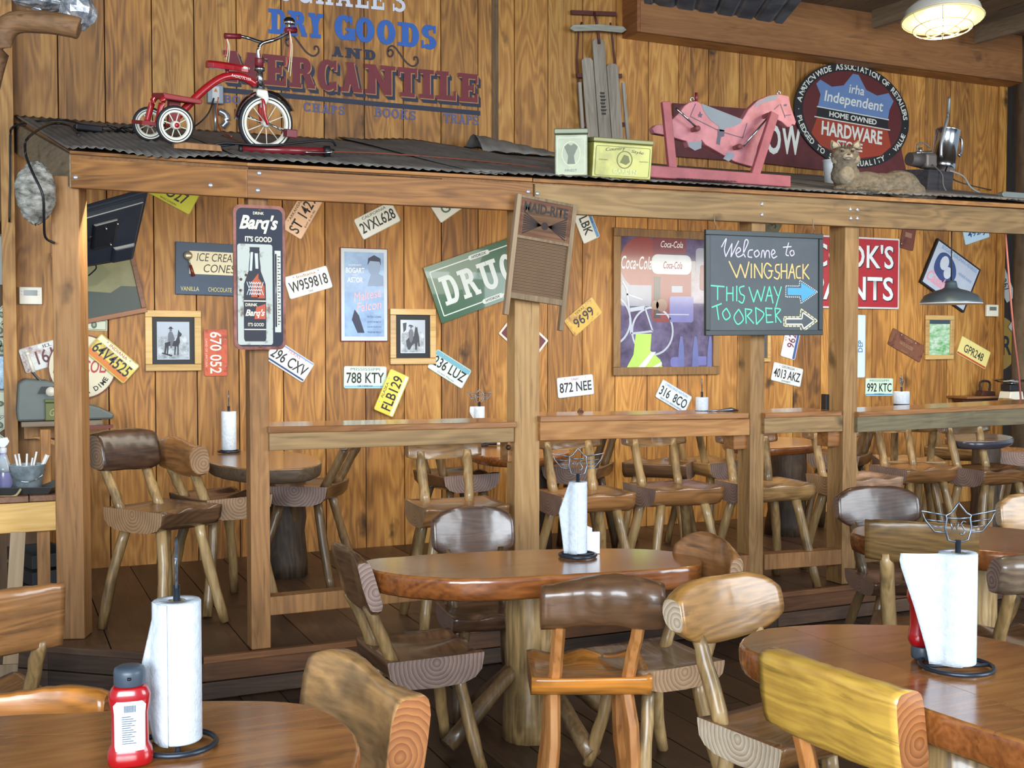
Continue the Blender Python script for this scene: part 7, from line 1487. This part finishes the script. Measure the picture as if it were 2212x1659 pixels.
# side counter
CZ_ = .86; ca_ = onZ(-60, 1072, CZ_); YC1 = 6.0
cr_ = onY(127, 1072, YC1); cl_ = onY(-70, 1072, YC1)
t = thing('side_counter', 'brown side counter with a yellow pine front board, left of the first post', 'counter', (cl_.x, YC1, 0))
cw_ = cr_.x-cl_.x
for i in range(3): m = MB(); m.b2((i*cw_/3+.002, 0, CZ_-.03), ((i+1)*cw_/3-.002, 1.0, CZ_)); m.build('top_board', wood((84, 52, 34), (124, 82, 54), (154, 108, 74), 'Y', rough=.4), t, bevel=.003)
zb1 = onY(60, 1150, YC1).z; m = MB(); m.b2((0, .01, zb1), (cw_-.004, .045, CZ_-.034)); m.build('front_board', wood((160, 112, 44), (206, 160, 84), (228, 190, 116), 'X', rough=.4, coat=.3, knots=.1), t, bevel=.003)
for x in (.05, cw_-.10): m = MB(); m.b2((x, .06, .205), (x+.06, .12, CZ_-.035)); m.build('leg', W_POST, t, bevel=.003)
m = MB(); m.b2((cw_-.07, .30, CZ_+.001), (cw_-.02, .36, CZ_+.30)); m.build('upright_board', W_UP, t, bevel=.003); m = MB(); m.b2((.0, .95, .205), (cw_-.01, .98, CZ_-.035)); m.build('back_panel', wood((60, 44, 32), (88, 64, 44), (110, 82, 58), 'Z', rough=.8), t)
tp_ = CZ_+.001
p = onZ(38, 1068, CZ_); t = thing('metal_tray', 'flat grey metal tray with rope handle on the side counter', 'tray', (p.x, p.y+.12, tp_), (0, 0, -.35))
m = MB(); w1, d1 = .19, .12; vs = [(-w1, -d1, 0), (w1, -d1, 0), (w1, d1, 0), (-w1, d1, 0), (-w1-.03, -d1-.03, .035), (w1+.03, -d1-.03, .035), (w1+.03, d1+.03, .035), (-w1-.03, d1+.03, .035)]
m.add(vs, [(0, 1, 2, 3), (0, 4, 5, 1), (1, 5, 6, 2), (2, 6, 7, 3), (3, 7, 4, 0)]); o = m.build('tray_body', flat((128, 134, 134), .35, .8), t); sd = o.modifiers.new('s', 'SOLIDIFY'); sd.thickness = .003; sd.offset = 1
tube_obj('rope_handle', [(-.07, -d1-.03, .03), (-.05, -d1-.05, .0), (0, -d1-.055, -.004), (.05, -d1-.05, .0), (.07, -d1-.03, .03)], .006, flat((170, 156, 116), .9), t)
tc_ = Vector((p.x, p.y+.12, tp_+.004))
pk = onZ(60, 1052, CZ_+.0); pk = Vector((tc_.x+.05, tc_.y+.02, tc_.z)); t = thing('metal_bucket', 'galvanised small bucket full of wrapped straws on the tray', 'bucket', pk)
m = MB(); m.lathe([(0, 0), (.062, 0), (.085, .125), (.088, .128), (.085, .13), (.081, .125), (.058, .006), (0, .006)], 28); m.build('pail', speck((140, 152, 158), (186, 196, 202), 12, rough=.4, metal=.3), t); tube_obj('wire_handle', [(-.085, 0, .12), (-.07, -.07, .07), (0, -.10, .05), (.07, -.07, .08), (.085, 0, .12)], .0022, CHROME, t)
rs = random.Random(9)
for i in range(12):
    a = rs.uniform(-.9, .9); b = rs.uniform(0, 6.28); q = Vector((math.cos(b)*.03, math.sin(b)*.03, .02)); e = q+Vector((math.cos(b)*.05+.02, math.sin(b)*.03, rs.uniform(.13, .17)))
    m = MB(); m.tube([pk+q, pk+e], .005, 8); o = m.build('wrapped_straw', flat((226, 228, 230), .6, noise=.02)); tag(o, 'white paper-wrapped straw standing in the galvanised bucket', 'straw', 'wrapped straws in the bucket')
t = thing('spray_bottle', 'white-headed spray bottle with violet liquid behind the bucket', 'spray bottle', (tc_.x-.06, tc_.y+.17, tp_))
m = MB(); m.lathe([(0, 0), (.042, 0), (.045, .01), (.045, .07), (.040, .10), (.022, .15), (.016, .17), (.015, .18), (0, .18)], 24); m.build('bottle', flat((160, 156, 206), .2, coat=.5), t); m = MB(); m.lathe([(.046, .085), (.041, .105), (.023, .152), (.017, .172)], 24); m.build('clear_shoulder', flat((186, 196, 206), .2, coat=.6), t)
m = MB(); m.lathe([(.017, .18), (.018, .205), (.013, .21)], 16); m.prism([(-.05, .235), (-.04, .255), (.02, .262), (.03, .24), (.022, .225), (.008, .21), (-.012, .21), (-.02, .22)], -.012, .012); m.build('spray_head', flat((226, 228, 230), .4), t, bevel=.004); tube_obj('trigger', [(-.03, 0, .225), (-.04, 0, .205), (-.036, 0, .185)], .004, flat((226, 228, 230), .4), t)
m = MB(); m.lathe([(0, 0), (.045, 0), (.05, .01), (.052, .13), (.048, .135), (.03, .15), (0, .15)], 24, (0, 0, 0)); o = m.build('dark_jar', flat((30, 32, 36), .2, coat=.6)); o.location = (tc_.x-.16, tc_.y-.02, tp_+.004); tag(o, 'dark jar cut by the left picture edge, on the tray', 'jar')
# under the counter
a = onZ(100, 1290, PZ); t = thing('black_crate', 'black slatted crate on the platform under the side counter', 'crate', (a.x-.02, 6.75, PZ+.001), (0, 0, .3))
for k in range(3):
    m = MB(); m.b2((-.12, -.2, .02+.09*k), (.12, -.18, .09+.09*k)); m.build('slat', flat((40, 42, 46), .5), t, bevel=.002); m = MB(); m.b2((-.12, .18, .02+.09*k), (.12, .2, .09+.09*k)); m.build('slat', flat((40, 42, 46), .5), t); m = MB(); m.b2((-.12, -.18, .02+.09*k), (-.10, .18, .09+.09*k)); m.build('slat', flat((40, 42, 46), .5), t); m = MB(); m.b2((.10, -.18, .02+.09*k), (.12, .18, .09+.09*k)); m.build('slat', flat((40, 42, 46), .5), t)
m = MB(); m.b2((-.12, -.2, 0), (.12, .2, .018)); m.build('bottom', flat((30, 32, 36), .5), t)
a = onD(15, 1468, 4.75); t = thing('easel_frame', 'pale wooden frame leaning at the left picture edge below the counter', 'frame', (a.x-.10, a.y, max(.003, a.z)), (math.radians(-8), math.radians(4), 0))
for A_, B_ in (((-.1, 0), (.14, .07)), ((.08, .0705), (.14, .62)), ((-.16, .0705), (-.10, .62))): m = MB(); m.b2((A_[0], -.012, A_[1]), (B_[0], .012, B_[1])); m.build('frame_rail', wood((100, 80, 54), (136, 112, 80), (160, 136, 104), 'Z', rough=.6, knots=.1), t, bevel=.002)
